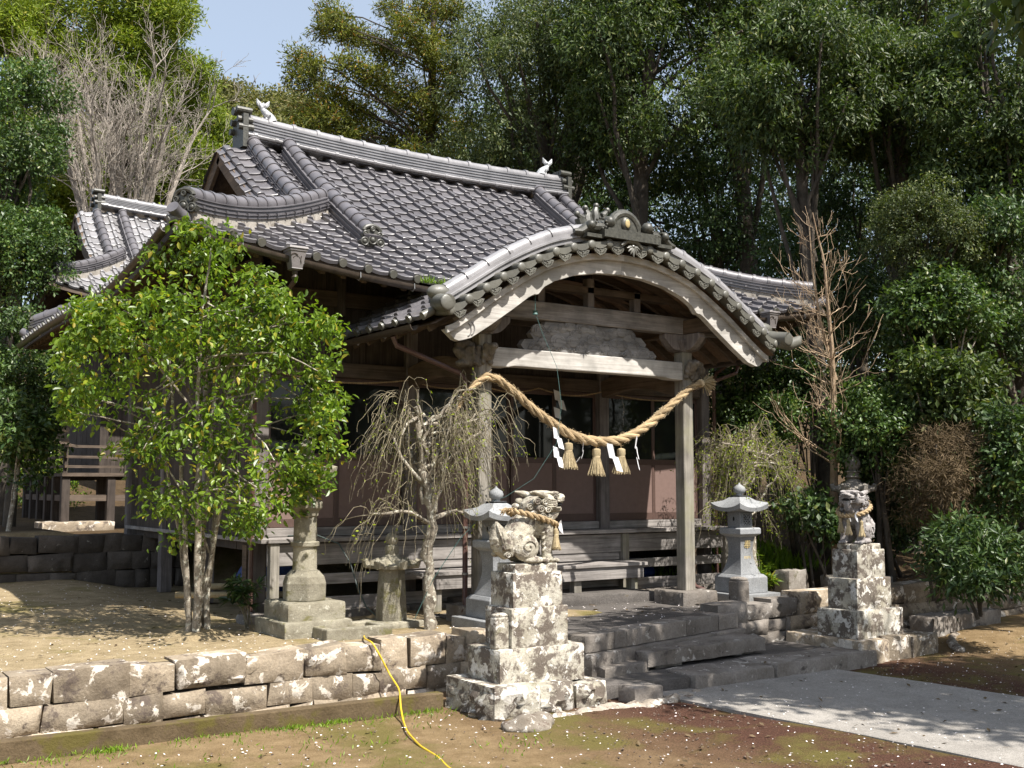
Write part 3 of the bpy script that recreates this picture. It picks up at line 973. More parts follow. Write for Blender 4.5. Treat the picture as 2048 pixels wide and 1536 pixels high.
class Irimoya:
    """hip-and-gable roof: eave rectangle, front slope curve, corner upturn"""

    def __init__(s, x0, x1, y0, y1, ze, a, b, k, lift, xg, yg):
        s.x0, s.x1, s.y0, s.y1, s.ze, s.a, s.b, s.k, s.lift_, s.xg, s.yg = x0, x1, y0, y1, ze, a, b, k, lift, xg, yg
        s.cx, s.yr = (x0 + x1) / 2, (y0 + y1) / 2
        s.back = -0.2

    def f(s, t):
        return s.ze + s.a * t + s.b * t * t

    def lift(s, x, t):
        hw = (s.x1 - s.x0) / 2
        q_ = np.clip((np.abs(x - s.cx) - 0.31 * hw) / (0.69 * hw), 0, None) ** 1.6
        return s.lift_ * q_ * np.clip(1 - t / 3.0, 0, 1)

    def droop(s, x, t):
        """verge beyond the gable ridge dips outward"""
        q_ = np.clip(np.abs(x - s.cx) - ((s.x1 - s.x0) / 2 - (s.xg - s.x0) - 0.55), 0, None)
        return -0.35 * q_ ** 1.5 * np.clip((t - 1.8) / 0.4, 0, 1)

    def front(s, sgn=1):
        ya = s.y0 if sgn > 0 else s.y1

        def P(u, v):
            u, v = np.broadcast_arrays(np.asarray(u, float), np.asarray(v, float))
            return u, ya + sgn * v, s.f(v) + s.lift(u, v) * (1 if sgn > 0 else s.back) + s.droop(u, v)
        return P

    def side(s, sgn=-1):
        xa = s.x0 if sgn < 0 else s.x1

        def P(u, v):
            u, v = np.broadcast_arrays(np.asarray(u, float), np.asarray(v, float))
            t_ = v * s.k
            hw = (s.y1 - s.y0) / 2
            q_ = np.clip((np.abs(u - s.yr) - 0.31 * hw) / (0.69 * hw), 0, None) ** 1.6 * np.where(u > s.yr, s.back, 1.0)
            return xa - sgn * v, u, s.f(t_) + s.lift_ * q_ * np.clip(1 - t_ / 3.0, 0, 1)
        return P

    def keep_front(s, u, v):
        lo = np.where(v < s.yg, s.x0 + v / s.k, s.xg)
        lo = np.minimum(lo, np.where(v > s.yg * 0.8, s.xg, 1e9))
        hi = 2 * s.cx - lo
        return (u > lo) & (u < hi)

    def keep_side(s, u, v):
        t_ = v * s.k
        return (u > s.y0 + t_) & (u < s.y1 - t_)


# ------------------------------------------------------------------ worship hall
HX = [-2.3, 0.0, 3.64, 5.94]
PCX = 1.82
KD = np.array([0, 0.4, 0.8, 1.2, 1.6, 2.0, 2.4, 2.7, 2.95, 3.1])
KZ = np.array([5.10, 5.075, 5.0, 4.885, 4.705, 4.49, 4.23, 4.04, 3.885, 3.81])


def zk(d):
    return np.interp(np.abs(d), KD, KZ)


hall = thing('shrine_hall', 'large weathered wooden shrine hall with grey tiled hip-and-gable roof and arched porch gable', 'shrine', (1.82, 5.1, 0))
R0 = Irimoya(-4.0, 7.64, 0.55, 9.65, 4.50, 0.50, 0.033, 0.83, 0.42, -1.95, 2.45)


def cut_porch(u, v):
    z = R0.f(v) + R0.lift(u, v)
    return ~((np.abs(u - PCX) < 3.0) & (z < zk(u - PCX) - 0.03) & (v < 1.9))


mb = MB()
tile_roof(mb, R0.front(), -4.07, 7.71, 0.368, 4.5, 0.24, lambda u, v: R0.keep_front(u, v) & cut_porch(u, v))
roof = mb.build('tiled_roof', M['tile'], hall, True, ang=40)
mb = MB()
tile_roof(mb, R0.side(-1), 0.55, 9.65, 0.368, 2.9, 0.24, R0.keep_side)
tile_roof(mb, R0.side(1), 0.55, 9.65, 0.368, 2.9, 0.24, R0.keep_side)
tile_roof(mb, R0.front(-1), -4.07, 7.71, 0.368, 4.5, 0.5, R0.keep_front)
mb.build('rear_roof_slope', M['tile'], hall, True, ang=40)
mb = MB()
eave_caps(mb, R0.front(), [-4.07 + 0.368 * (i + 0.17) for i in range(1, 32)], 0.0, (0, -1, -0.3), keep=lambda u, v: cut_porch(u, v))
mb.build_each('eave_cap_tile', M['tile_verge'], hall, True)
mb = MB()
eave_caps(mb, R0.side(-1), [0.55 + 0.368 * (i + 0.17) for i in range(25)], 0.0, (-1, 0, -0.3))
mb.build_each('eave_cap_tile', M['tile_verge'], hall, True)


def under(mb, R_, P, us, vs, off):
    X_, Y_, Z_ = P(us[:, None] + 0 * vs[None], vs[None] + 0 * us[:, None])
    mb.grid(X_, Y_, Z_ + off)


def roof_underside(Rf, parent, wall_t, skip=None, wall_s=1.7):
    """sloping soffit boards plus square rafters from the wall to the eave, all four sides"""
    sb, rb, fb = MB(), MB(), MB()
    for sg in (1, -1):
        P = Rf.front(sg)
        u = np.linspace(Rf.x0 + 0.05, Rf.x1 - 0.05, 60)
        v = np.linspace(0.04, 2.6, 8)
        U_, V_ = np.meshgrid(u, v, indexing='ij')
        hi = Rf.x0 + V_ / Rf.k
        U2 = np.clip(U_, hi, 2 * Rf.cx - hi)
        X_, Y_, Z_ = P(U2, V_)
        if skip is not None and sg > 0:
            Z_ = np.where(skip(U2, V_), np.maximum(Z_, zk(U2 - PCX) - 0.2), Z_)
        sb.grid(X_, Y_, Z_ - 0.09)
        for x in np.arange(Rf.x0 + 0.18, Rf.x1 - 0.1, 0.30):
            vmax = min(1.9, (min(x - Rf.x0, Rf.x1 - x)) * Rf.k)
            if vmax < 0.2 or (skip is not None and sg > 0 and skip(np.array([x]), np.array([0.2]))[0]):
                continue
            a = P(np.float64(x), np.float64(0.10))
            c = P(np.float64(x), np.float64(vmax))
            rb.bar([float(q_) - (0.16 if i == 2 else 0) for i, q_ in enumerate(a)], [float(q_) - (0.16 if i == 2 else 0) for i, q_ in enumerate(c)], 0.07, 0.09)
        xs = np.linspace(Rf.x0 + 0.03, Rf.x1 - 0.03, 60)
        e = np.array([[float(q_) for q_ in P(np.float64(x), np.float64(0.06))] for x in xs])
        if skip is not None and sg > 0:
            ok = ~skip(xs, np.full(60, 0.2))
            i0 = np.nonzero(~ok)[0]
            runs = [e[:i0[0]], e[i0[-1] + 1:]]
        else:
            runs = [e]
        for rr in runs:
            fb.sweep(rr - np.array([0, 0, 0.08]), [(-0.025, -0.07), (0.025, -0.07), (0.025, 0.05), (-0.025, 0.05)])
    for sg in (-1, 1):
        P = Rf.side(sg)
        u = np.linspace(Rf.y0 + 0.05, Rf.y1 - 0.05, 50)
        v = np.linspace(0.04, 2.6, 8)
        U_, V_ = np.meshgrid(u, v, indexing='ij')
        U2 = np.clip(U_, Rf.y0 + V_ * Rf.k, Rf.y1 - V_ * Rf.k)
        X_, Y_, Z_ = P(U2, V_)
        sb.grid(X_, Y_, Z_ - 0.09)
        for y in np.arange(Rf.y0 + 0.18, Rf.y1 - 0.1, 0.30):
            vmax = min(1.9, min(y - Rf.y0, Rf.y1 - y) / Rf.k)
            if vmax < 0.2:
                continue
            a = P(np.float64(y), np.float64(0.10))
            c = P(np.float64(y), np.float64(vmax))
            rb.bar([float(q_) - (0.16 if i == 2 else 0) for i, q_ in enumerate(a)], [float(q_) - (0.16 if i == 2 else 0) for i, q_ in enumerate(c)], 0.07, 0.09)
        ys = np.linspace(Rf.y0 + 0.03, Rf.y1 - 0.03, 50)
        e = np.array([[float(q_) for q_ in P(np.float64(y), np.float64(0.06))] for y in ys])
        fb.sweep(e - np.array([0, 0, 0.08]), [(-0.025, -0.07), (0.025, -0.07), (0.025, 0.05), (-0.025, 0.05)])
    sb.build('soffit', M['soffit'], parent, True)
    rb.build('rafters', M['dark_y'], parent)
    fb.build('fascia_board', M['dark_x'], parent)


roof_underside(R0, hall, 1.45, lambda u, v: (np.abs(u - PCX) < 2.4) & (v < 1.9))


def irimoya_ridges(Rf, parent, gable_in, ridge_end, ridge_h, fish, corner_top, sides=(-1, 1), scale=1.0):
    """main ridge, two descending ridges each side, four hip ridges and gable walls"""
    zr = Rf.f(Rf.yr - Rf.y0)
    xl, xr = ridge_end
    n = 25
    xs = np.linspace(xl, xr, n)
    sag = 0.10 * ((xs - Rf.cx) / ((xr - xl) / 2)) ** 2
    P = np.c_[xs, np.full(n, Rf.yr), zr - 0.03 + sag]
    b = MB()
    sec = []
    h = ridge_h
    lay = 6
    right = []
    for i in range(lay):
        wv = 0.21 - 0.016 * i
        za, zb = h * i / lay, h * (i + 1) / lay
        right += [(wv, za), (wv, zb - 0.022), (wv + 0.018, zb - 0.022), (wv + 0.018, zb)]
    sec = right + [(-x, z) for x, z in right[::-1]]
    b.sweep(P, sec)
    mr = b.build('main_ridge', M['tile_ridge'], parent)
    top = P + np.array([0, 0, h + 0.03])
    c = MB()
    c.tube(top, 0.095, 14)
    for q_ in resample(top, 0.44)[1:-1]:
        c.tube([q_ - (0.03, 0, 0), q_ + (0.03, 0, 0)], 0.115, 14)
    for sgn in (-1, 1):
        foot = P + np.array([0, sgn * 0.235, 0.045])
        for q_ in resample(foot, 0.37)[:-1]:
            c.tube([q_ + (0.1, 0, 0), q_ + (0.16, 0, 0)], 0.04, 8)
        c.tube(foot, 0.032, 8)
    c.build('cap_tile', M['tile_ridge'], mr, True)
    for x, d in ((xl, -1), (xr, 1)):
        o = MB()
        for i, (w_, z_) in enumerate(((0.10, h + 0.12), (0.15, h - 0.06), (0.20, h - 0.2))):
            o.tube([(x - d * 0.1, Rf.yr - w_, zr + z_ + 0.1), (x + d * 0.16, Rf.yr - w_, zr + z_ + 0.1)], 0.055, 10)
            o.tube([(x - d * 0.1, Rf.yr + w_, zr + z_ + 0.1), (x + d * 0.16, Rf.yr + w_, zr + z_ + 0.1)], 0.055, 10)
        o.box(min(x, x + d * 0.09), max(x, x + d * 0.09), Rf.yr - 0.25, Rf.yr + 0.25, zr - 0.1, zr + h + 0.12)
        o.tube([(x - d * 0.1, Rf.yr, zr + h + 0.2), (x + d * 0.18, Rf.yr, zr + h + 0.2)], 0.07, 12)
        o.build('ridge_end_tile', M['oni'], mr, True)
    if fish:
        for x, d in ((xl + 0.42, 1), (xr - 0.42, -1)):
            shachi(mr, (x, Rf.yr, zr + h + 0.12), d, 0.52 * scale)
    for sg in sides:
        sx = (lambda x: x) if sg < 0 else (lambda x: 2 * Rf.cx - x)
        for fb_ in (1, -1):
            Pf = Rf.front(fb_)
            # descending ridge along the inner gable line
            vs = np.linspace(Rf.yr - Rf.y0 - 0.22, 1.22, 20)
            pth = np.array([[float(q_) for q_ in Pf(np.float64(sx(gable_in)), np.float64(v))] for v in vs])
            tile_ridge(parent, pth, 0.115 * scale, 0.20 * scale, 1.0 * scale, 0.26, plaster=False, name='descending_ridge')
            e = pth[-1]
            onigawara(parent, e + np.array([0, -fb_ * 0.02, 0.02]), (0, -fb_), 0.66 * scale)
            vs = np.linspace(Rf.yr - Rf.y0 - 0.22, Rf.yg - 0.1, 14)
            pth = np.array([[float(q_) for q_ in Pf(np.float64(sx(gable_in - 0.62)), np.float64(v))] for v in vs])
            tile_ridge(parent, pth, 0.11 * scale, 0.12 * scale, 0.8 * scale, 0.26, plaster=False, name='gable_ridge')
            # hip ridge
            a, c = np.array(corner_top[0]), np.array(corner_top[1])
            ts = np.linspace(0, 1, 22)
            pl_ = []
            for t_ in ts:
                q_ = a + (c - a) * t_
                x, v = q_
                z = float(Rf.f(v) + Rf.lift(np.float64(x), np.float64(v)) * (1 if fb_ > 0 else Rf.back))
                y = Rf.y0 + v if fb_ > 0 else Rf.y1 - v
                pl_.append((sx(x), y, z + 0.07 + 0.05 * (1 - t_) ** 3))
            tile_ridge(parent, pl_[::-1], 0.105 * scale, 0.17 * scale, 1.0 * scale, 0.27, name='hip_ridge')
            dd = np.array([sx(a[0]) - sx(c[0]), -fb_ * (c[1] - a[1])])
            onigawara(parent, np.array(pl_[0]) + np.array([0, 0, -0.02]), dd, 0.62 * scale)
            # upturned corner cap
            e = np.array(pl_[0])
            dn = np.array([dd[0], dd[1], 0]) / np.linalg.norm(dd)
            k = MB()
            k.tube([e + dn * 0.02 - (0, 0, 0.1), e + dn * 0.16 - (0, 0, 0.07), e + dn * 0.27 - (0, 0, 0.01)], np.array([0.10, 0.085, 0.08]) * scale, 12)
            k.build('corner_tile', M['tile'], parent, True)
        # gable wall and its barge
        gx = sx(Rf.xg + 0.75)
        g_ = MB()
        ys = np.linspace(Rf.y0 + 1.2, Rf.y1 - 1.2, 21)
        zt = np.array([Rf.f(min(y - Rf.y0, Rf.y1 - y)) - 0.10 for y in ys])
        poly = [(y, z) for y, z in zip(ys, zt)] + [(ys[-1], zt[-1] - 0.9), (ys[0], zt[0] - 0.9)]
        g_.prism(poly, 0, gx - 0.03, gx + 0.03)
        g_.build('gable_wall', M['plank_z'], parent)
        bb = MB()
        for y_a in (1, -1):
            vs = np.linspace(Rf.yg * 0.8, Rf.yr - Rf.y0, 14)
            pth = []
            for v in vs:
                q_ = Rf.front(y_a)(np.float64(sx(Rf.xg + 0.06)), np.float64(v))
                pth.append([float(q_[0]), float(q_[1]), float(q_[2]) - 0.14])
            bb.sweep(pth, [(-0.03, -0.13), (0.03, -0.13), (0.03, 0.11), (-0.03, 0.11)])
            X_, Y_, Z_ = [], [], []
            for v in vs:
                row_ = [Rf.front(y_a)(np.float64(sx(Rf.xg + q2)), np.float64(v)) for q2 in (0.03, 0.3, 0.8, 1.4)]
                X_.append([float(r_[0]) for r_ in row_])
                Y_.append([float(r_[1]) for r_ in row_])
                Z_.append([float(r_[2]) - 0.07 for r_ in row_])
            bb.grid(np.array(X_), np.array(Y_), np.array(Z_))
        bb.build('gable_bargeboard', M['dark_y'], parent)
    return mr


irimoya_ridges(R0, hall, -0.78, (-1.50, 5.14), 0.34, True, ((-3.80, 0.17), (-1.02, 2.42)))


# walls
def planks(mb, x0, x1, y, z0, z1, axis='x', wd=0.21, thick=0.03, seed=0):
    rng = np.random.default_rng(seed)
    n = max(1, int(round((x1 - x0) / wd)))
    e = np.linspace(x0, x1, n + 1)
    for i in range(n):
        o = rng.uniform(-0.004, 0.004)
        if axis == 'x':
            mb.box(e[i] + 0.003, e[i + 1] - 0.003, y + o, y + thick + o, z0, z1)
        else:
            mb.box(y + o, y + thick + o, e[i] + 0.003, e[i + 1] - 0.003, z0, z1)


w_ = MB()
planks(w_, -2.2, 5.84, 2.0, 3.52, 4.95, seed=1)
planks(w_, 2.0, 8.2, -2.33, 0.88, 4.95, 'y', seed=2, wd=0.24)
planks(w_, 2.0, 8.2, 5.93, 0.88, 4.95, 'y', seed=3, wd=0.24)
planks(w_, -2.2, 5.84, 8.2, 0.1, 4.95, seed=4)
planks(w_, 2.2, 8.2, 5.80, 0.02, 0.87, 'y', seed=9, wd=0.24)
w_.build('plank_wall', M['plank_z'], hall)
fl = MB()
fl.box(-2.25, 5.89, 2.05, 8.15, 0.90, 0.97)
fl.box(-2.25, 5.89, 2.3, 8.15, 4.9, 4.95)
fl.build('floor', M['dark_x'], hall)
for x in HX:
    p_ = MB()
    p_.box(x - 0.095, x + 0.095, 1.90, 2.09, 0.02, 4.6)
    p_.build('post', M['grey_z'], hall, bev=0.012)
for y in (4.05, 6.1, 8.2):
    for x in (-2.3, 5.94):
        p_ = MB()
        p_.box(x - 0.095, x + 0.095, y - 0.095, y + 0.095, 0.02, 4.6)
        p_.build('post', M['grey_z'], hall, bev=0.012)
for x in (-2.62, 6.1):
    pass
bm_ = MB()
bm_.box(-2.2, 5.84, 1.93, 2.08, 3.30, 3.51)
bm_.build('lintel', M['dark_x'], hall, bev=0.01)
bm_ = MB()
bm_.box(-2.25, 5.89, 1.90, 2.06, 4.3, 4.52)
bm_.build('wall_plate', M['dark_x'], hall, bev=0.01)
for a, b in zip(HX[:-1], HX[1:]):
    bm_ = MB()
    bm_.box(a + 0.1, b - 0.1, 1.94, 2.10, 1.065, 1.185)
    bm_.build('sill', M['wood_x'], hall, bev=0.008)
for a, b, n in ((-2.2, -0.1, 2), (0.1, 3.54, 4), (3.74, 5.84, 2)):
    for i in range(n):
        xa, xb = a + (b - a) * i / n, a + (b - a) * (i + 1) / n
        dy = 0.035 * (i % 2)
        fr = MB()
        fw = 0.05
        fr.box(xa, xa + fw, 1.985 + dy, 2.02 + dy, 1.19, 3.295)
        fr.box(xb - fw, xb, 1.985 + dy, 2.02 + dy, 1.19, 3.295)
        fr.box(xa + fw, xb - fw, 1.985 + dy, 2.02 + dy, 1.19, 1.31)
        fr.box(xa + fw, xb - fw, 1.985 + dy, 2.02 + dy, 2.12, 2.21)
        fr.box(xa + fw, xb - fw, 1.985 + dy, 2.02 + dy, 3.22, 3.295)
        d_ = fr.build('sliding_door', M['panel_frame'], hall, bev=0.004)
        q = MB()
        q.box(xa + fw, xb - fw, 1.995 + dy, 2.012 + dy, 1.31, 2.12)
        q.build('door_panel', M['panel'], d_)
        q = MB()
        q.box(xa + fw, xb - fw, 1.998 + dy, 2.008 + dy, 2.21, 3.22)
        q.build('window_pane', M['glass'], d_)

# veranda
v_ = MB()
e = np.linspace(-2.46, 6.08, 5)
for k, (ya, yb) in enumerate(((1.47, 1.66), (1.664, 1.79), (1.794, 1.93))):
    for i in range(4):
        v_.box(e[i] + 0.003, e[i + 1] - 0.003, ya, yb, 1.005 + 0.002 * k, 1.062)
v_.box(-2.46, -2.40, 1.94, 8.0, 1.005, 1.06)
v_.build('veranda_floor', M['wood_x'], hall, bev=0.006)
for z0, z1, y, x0, x1, nm in ((0.70, 0.985, 1.56, -2.33, 6.05, 'veranda_fascia'), (0.43, 0.575, 1.60, -2.33, 6.05, 'veranda_rail'), (0.09, 0.26, 1.62, -2.2, 6.0, 'ground_board')):
    for xa, xb in ((x0, 1.5), (1.504, x1)):
        v_ = MB()
        v_.box(xa, xb, y, y + 0.045, z0, z1)
        v_.build(nm, M['wood_x'], hall, bev=0.006)
v_ = MB()
v_.box(-0.25, 3.66, 1.575, 1.61, 0.58, 0.695)
v_.build('veranda_fascia', M['wood_x'], hall, bev=0.006)
for x in (-2.25, 3.74, 6.04):
    v_ = MB()
    v_.box(x - 0.065, x + 0.065, 1.50, 1.62, 0.10, 1.0)
    v_.build('veranda_post', M['wood_z'], hall, bev=0.008)
for x in (-2.26, 1.0, 2.6, 6.0):
    v_ = MB()
    v_.box(x - 0.08, x + 0.08, 2.3, 2.46, 0.0, 0.95)
    v_.build('underfloor_post', M['dark_y'], hall)
fs = MB()
for x in np.arange(-2.4, 6.2, 0.62):
    rough_slab(fs, [(x - 0.28, 1.42), (x + 0.28, 1.42), (x + 0.28, 1.75), (x - 0.28, 1.75)], -0.03, 0.09, seed=int(x * 10) + 90, amp=0.02)
fs.build_each('foundation_stone', M['step_stone'], hall, True, ang=50)

# wooden entrance step (a bench in front of the veranda)
sb_ = thing('porch_step', 'long weathered wooden step bench in front of the veranda under the porch', 'step', (1.7, 1.25, 0))
v_ = MB()
for ya, yb in ((0.95, 1.12), (1.124, 1.30), (1.304, 1.47)):
    v_.box(-0.35, 3.72, ya, yb, 0.52, 0.57)
v_.build('tread_board', M['wood_x'], sb_, bev=0.006)
v_ = MB()
v_.box(-0.30, 3.66, 0.985, 1.03, 0.33, 0.518)
v_.build('front_board', M['wood_x'], sb_, bev=0.006)
for x in (-0.05, 1.2, 2.4, 3.52):
    v_ = MB()
    v_.box(x - 0.07, x + 0.07, 1.04, 1.17, 0.13 if 0.45 < x < 3.55 else 0.02, 0.515)
    v_.build('leg', M['wood_z'], sb_, bev=0.006)

# rain gutters on the main eave
def gutter(path, parent, name='gutter', drop=0.05):
    g_ = MB()
    P = np.array(path) - np.array([0, 0, drop])
    a = np.linspace(math.pi, 2 * math.pi, 9)
    sec = [(0.06 * math.cos(q_), 0.075 * math.sin(q_)) for q_ in a] + [(0.05 * math.cos(q_), 0.065 * math.sin(q_)) for q_ in a[::-1]]
    g_.sweep(P, sec)
    o = g_.build(name, M['gutter'], parent, True, ang=50)
    h_ = MB()
    for q_ in resample(P, 0.85)[1:-1]:
        h_.tube([q_ + (0, -0.065, 0.01), q_ + (0, -0.07, -0.06), q_ + (0, -0.01, -0.09), q_ + (0, 0.12, -0.02)], 0.007, 5)
    h_.build('gutter_hanger', M['metal'], o)
    return o


Pm = R0.front()
for xa, xb in ((-3.98, -0.02), (3.78, 7.62)):
    gutter([[float(c) for c in Pm(np.float64(x), np.float64(-0.10))] for x in np.linspace(xa, xb, 30)], hall)
Ps = R0.side(-1)
gutter([[float(c) for c in Ps(np.float64(y), np.float64(-0.08))] for y in np.linspace(0.6, 9.4, 30)], hall)


def rain_head(x, y, z, parent, path):
    b = MB()
    b.square([(0.12, 0), (0.13, -0.03), (0.115, -0.035), (0.115, -0.06), (0.105, -0.065), (0.07, -0.27), (0.075, -0.28), (0.03, -0.30)], (x, y, z))
    o = b.build('rain_head', M['metal_head'], parent, bev=0.004)
    c = MB()
    c.lathe([(0.03, 0), (0.042, -0.02), (0.03, -0.05), (0.048, -0.08), (0.03, -0.12)], 12, (x, y, z - 0.30))
    for q0 in (0, 1):
        c.tube([(x - 0.05 + 0.03 * q0 + 0.045 * math.cos(a), y - 0.103 + 0.012 * q0, z - 0.13 + 0.035 * math.sin(a) - 0.03 * q0) for a in np.linspace(0.3, 2.9, 7)], 0.006, 5)
    c.tube([(x + 0.04, y - 0.10, z - 0.12), (x + 0.035, y - 0.093, z - 0.17), (x + 0.045, y - 0.085, z - 0.21)], 0.005, 5)
    c.build_each('rain_head_trim', M['gutter'], o, True)
    t_ = MB()
    t_.tube([(x, y, z - 0.42)] + path, 0.032, 8)
    t_.build('rain_pipe', M['pipe'], o, True)


M['metal_head'] = plain('grey rain head', (0.17, 0.155, 0.15), 0.45, 0, 0.5, 0.15)
rain_head(-2.50, 0.42, 4.73, hall, [(-2.5, 0.9, 4.1), (-2.45, 1.75, 3.75), (-2.45, 1.83, 3.6), (-2.45, 1.83, 0.1)])
rain_head(6.02, 0.42, 4.68, hall, [(6.02, 0.9, 4.1), (6.06, 1.75, 3.75), (6.08, 1.83, 3.6), (6.08, 1.83, 0.1)])

# ------------------------------------------------------------------ porch with the arched gable, part of the hall
for x in (0.0, 3.64):
    p_ = MB()
    p_.box(x - 0.10, x + 0.10, -0.10, 0.10, 0.20, 3.78)
    p_.build('porch_post', M['wood_z'], hall, bev=0.018)
    b_ = MB()
    rough_slab(b_, [(x - 0.33, -0.30), (x + 0.30, -0.34), (x + 0.30, 0.34), (x - 0.33, 0.34)], -0.05, 0.215, seed=int(x) + 60, amp=0.02)
    b_.build('post_base_stone', M['step_stone'], hall, True, ang=50)
    # boat-shaped bracket on the post
    b_ = MB()
    b_.frustum(x, 0, 3.78, 3.92, 0.11, 0.11, 0.17, 0.15)
    b_.box(x - 0.17, x + 0.17, -0.15, 0.15, 3.92, 3.96)
    t_ = np.linspace(0, 1, 9)
    arm = [(x + s_ * (0.17 + 0.30 * q_ ** 0.8), 3.80 + 0.24 * q_ ** 1.6) for s_ in (1,) for q_ in t_]
    poly = [(x - 0.42, 4.04), (x - 0.42, 3.97)] + [(x - (0.42 - 0.25 * q_), 3.97 - 0.17 * math.sin(q_ * math.pi / 2)) for q_ in t_[1:]] + [(x + (0.17 + 0.25 * q_), 3.80 + 0.17 * (1 - math.cos(q_ * math.pi / 2))) for q_ in t_] + [(x + 0.42, 4.04)]
    b_.prism(poly, 1, -0.07, 0.07)
    poly2 = [(a - x, z) for a, z in poly]
    b_.prism(poly2, 0, x - 0.068, x + 0.068)
    b_.build('bracket', M['grey_z'], hall, bev=0.008)
b_ = MB()
tt = np.linspace(0.1, 3.54, 40)
dn = np.interp(tt, [0.1, 0.16, 0.42, 0.46, 3.18, 3.22, 3.48, 3.54], [3.345, 3.345, 3.352, 3.372, 3.372, 3.352, 3.345, 3.345])
b_.strip([(x, 3.615) for x in tt], [(x, z) for x, z in zip(tt, dn)], -0.10, 0.10)
b_.build('rainbow_beam', M['pale_x'], hall, bev=0.012)
b_ = MB()
b_.box(-0.78, 4.42, -0.095, 0.095, 4.045, 4.30)
b_.build('purlin_beam', M['wood_x'], hall, bev=0.015)
for x in (0.95, 1.82, 2.69):
    b_ = MB()
    zt = float(zk(x - PCX)) - 0.38
    b_.box(x - 0.06, x + 0.06, -0.06, 0.06, 4.302, zt)
    b_.build('strut', M['grey_z'], hall, bev=0.006)
b_ = MB()
b_.box(0.3, 3.34, -0.06, 0.10, 4.50, 4.60)
b_.build('upper_beam', M['dark_x'], hall, bev=0.01)
for x in (0.0, 3.64):
    b_ = MB()
    t_ = np.linspace(0, 1, 16)
    b_.sweep([(x, 0.1 + 1.8 * q_, 3.25 + 0.28 * math.sin(q_ * math.pi) * 0.5 + 0.1 * q_) for q_ in t_], [(-0.075, -0.14), (0.075, -0.14), (0.075, 0.14), (-0.075, 0.14)])
    b_.build('tie_beam', M['dark_y'], hall, bev=0.01)
    b_ = MB()
    b_.box(x - 0.08, x + 0.08, -0.62, 2.0, 4.045 + 0.002, 4.26)
    b_.build('side_plate', M['dark_y'], hall, bev=0.01)

# carved cloud panel on the beam
cv = MB()
outl = [(0.66, 3.617), (3.02, 3.617), (3.06, 3.68), (2.98, 3.75), (2.80, 3.76), (2.86, 3.84), (2.76, 3.93), (2.62, 3.94), (2.58, 4.035), (1.02, 4.035), (0.98, 3.95), (0.84, 3.93), (0.76, 3.85), (0.82, 3.77), (0.66, 3.76), (0.60, 3.68)]
cv.prism(outl, 1, -0.05, 0.05)
rng = np.random.default_rng(5)
pts = []
for k in range(900):
    x, z = rng.uniform(0.70, 2.96), rng.uniform(3.66, 4.0)
    r_ = rng.uniform(0.075, 0.145)
    lim = np.interp(z, [3.62, 3.74, 3.78, 3.9, 3.95, 4.03], [1.16, 1.12, 0.98, 1.0, 0.8, 0.78])
    if abs(x - 1.82) > lim - 0.06 or any((x - a) ** 2 + (z - b) ** 2 < (0.62 * (r_ + c_)) ** 2 for a, b, c_ in pts):
        continue
    pts.append((x, z, r_))
    if len(pts) > 36:
        break
for n_, (x, z, r_) in enumerate(pts):
    r2 = min(r_, 4.06 - z + 0.02)
    cv.ball((x, -0.047 - 0.004 * (n_ % 3), z), (r_ * 1.15, 0.024, r2 * 0.85), 16, 9)
    sgn = 1 if x < 1.82 else -1
    for q in (0.95, 0.68, 0.42):
        a = np.linspace(0.2, 3.6, 12)
        cv.tube([(x + sgn * r_ * 1.1 * q * math.cos(b_), -0.052 - 0.026 * math.sqrt(max(0, 1 - q * q * 0.9)), z + r2 * 0.82 * q * math.sin(b_)) for b_ in a], 0.0075, 5)
for k in range(34):
    x = 0.72 + 2.3 * (k + 0.5) / 34
    cv.tube([(x - 0.03, -0.052, 3.64), (x, -0.07, 3.665 + 0.01 * (k % 3)), (x + 0.03, -0.052, 3.64)], 0.014, 5)
cv.build('carved_panel', M['carve'], hall, True)


# carved lion-head nosings on the outer faces of the posts
def nosing(x, d, y=0.0):
    b = MB()
    b.ball((x + d * 0.10, y, 3.46), (0.17, 0.11, 0.13))
    b.ball((x + d * 0.22, y, 3.50), (0.11, 0.10, 0.07))
    b.ball((x + d * 0.22, y, 3.37), (0.11, 0.085, 0.045))
    b.ball((x + d * 0.31, y, 3.54), (0.055, 0.06, 0.05))
    for s_ in (-1, 1):
        b.ball((x + d * 0.18, y + s_ * 0.08, 3.56), 0.04, 8, 6)
        for k in range(5):
            b.ball((x + d * 0.02, y + s_ * 0.09, 3.36 + 0.055 * k), (0.05, 0.045, 0.04), 8, 6)
            b.ball((x + d * (0.09 + 0.01 * k), y + s_ * 0.115, 3.38 + 0.05 * k), (0.035, 0.03, 0.028), 8, 6)
    b.tube([(x + d * 0.05, y, 3.60), (x + d * 0.18, y, 3.63), (x + d * 0.33, y, 3.62)], [0.06, 0.07, 0.03], 8)
    me = blob(b, 0.014, 1, 0.010, 30, 'beam_nosing')
    return link('beam_nosing', me, M['carve_dark'], hall)


M['carve_dark'] = wood('dark carved wood', (0.10, 0.085, 0.07), (0.27, 0.24, 0.20), 2)
nosing(-0.08, -1)
nosing(3.72, 1)
for x in (0.0, 3.64):
    b = MB()
    for k in range(4):
        b.ball((x, -0.13 - 0.05 * k, 3.50 + 0.03 * k), (0.09 - 0.01 * k, 0.07, 0.09 - 0.012 * k))
        b.ball((x - 0.06, -0.12 - 0.03 * k, 3.40 + 0.07 * k), 0.045, 8, 6)
        b.ball((x + 0.06, -0.12 - 0.03 * k, 3.40 + 0.07 * k), 0.045, 8, 6)
    link('front_nosing', blob(b, 0.014, 1, 0.012, 30, 'front_nosing'), M['carve_dark'], hall)

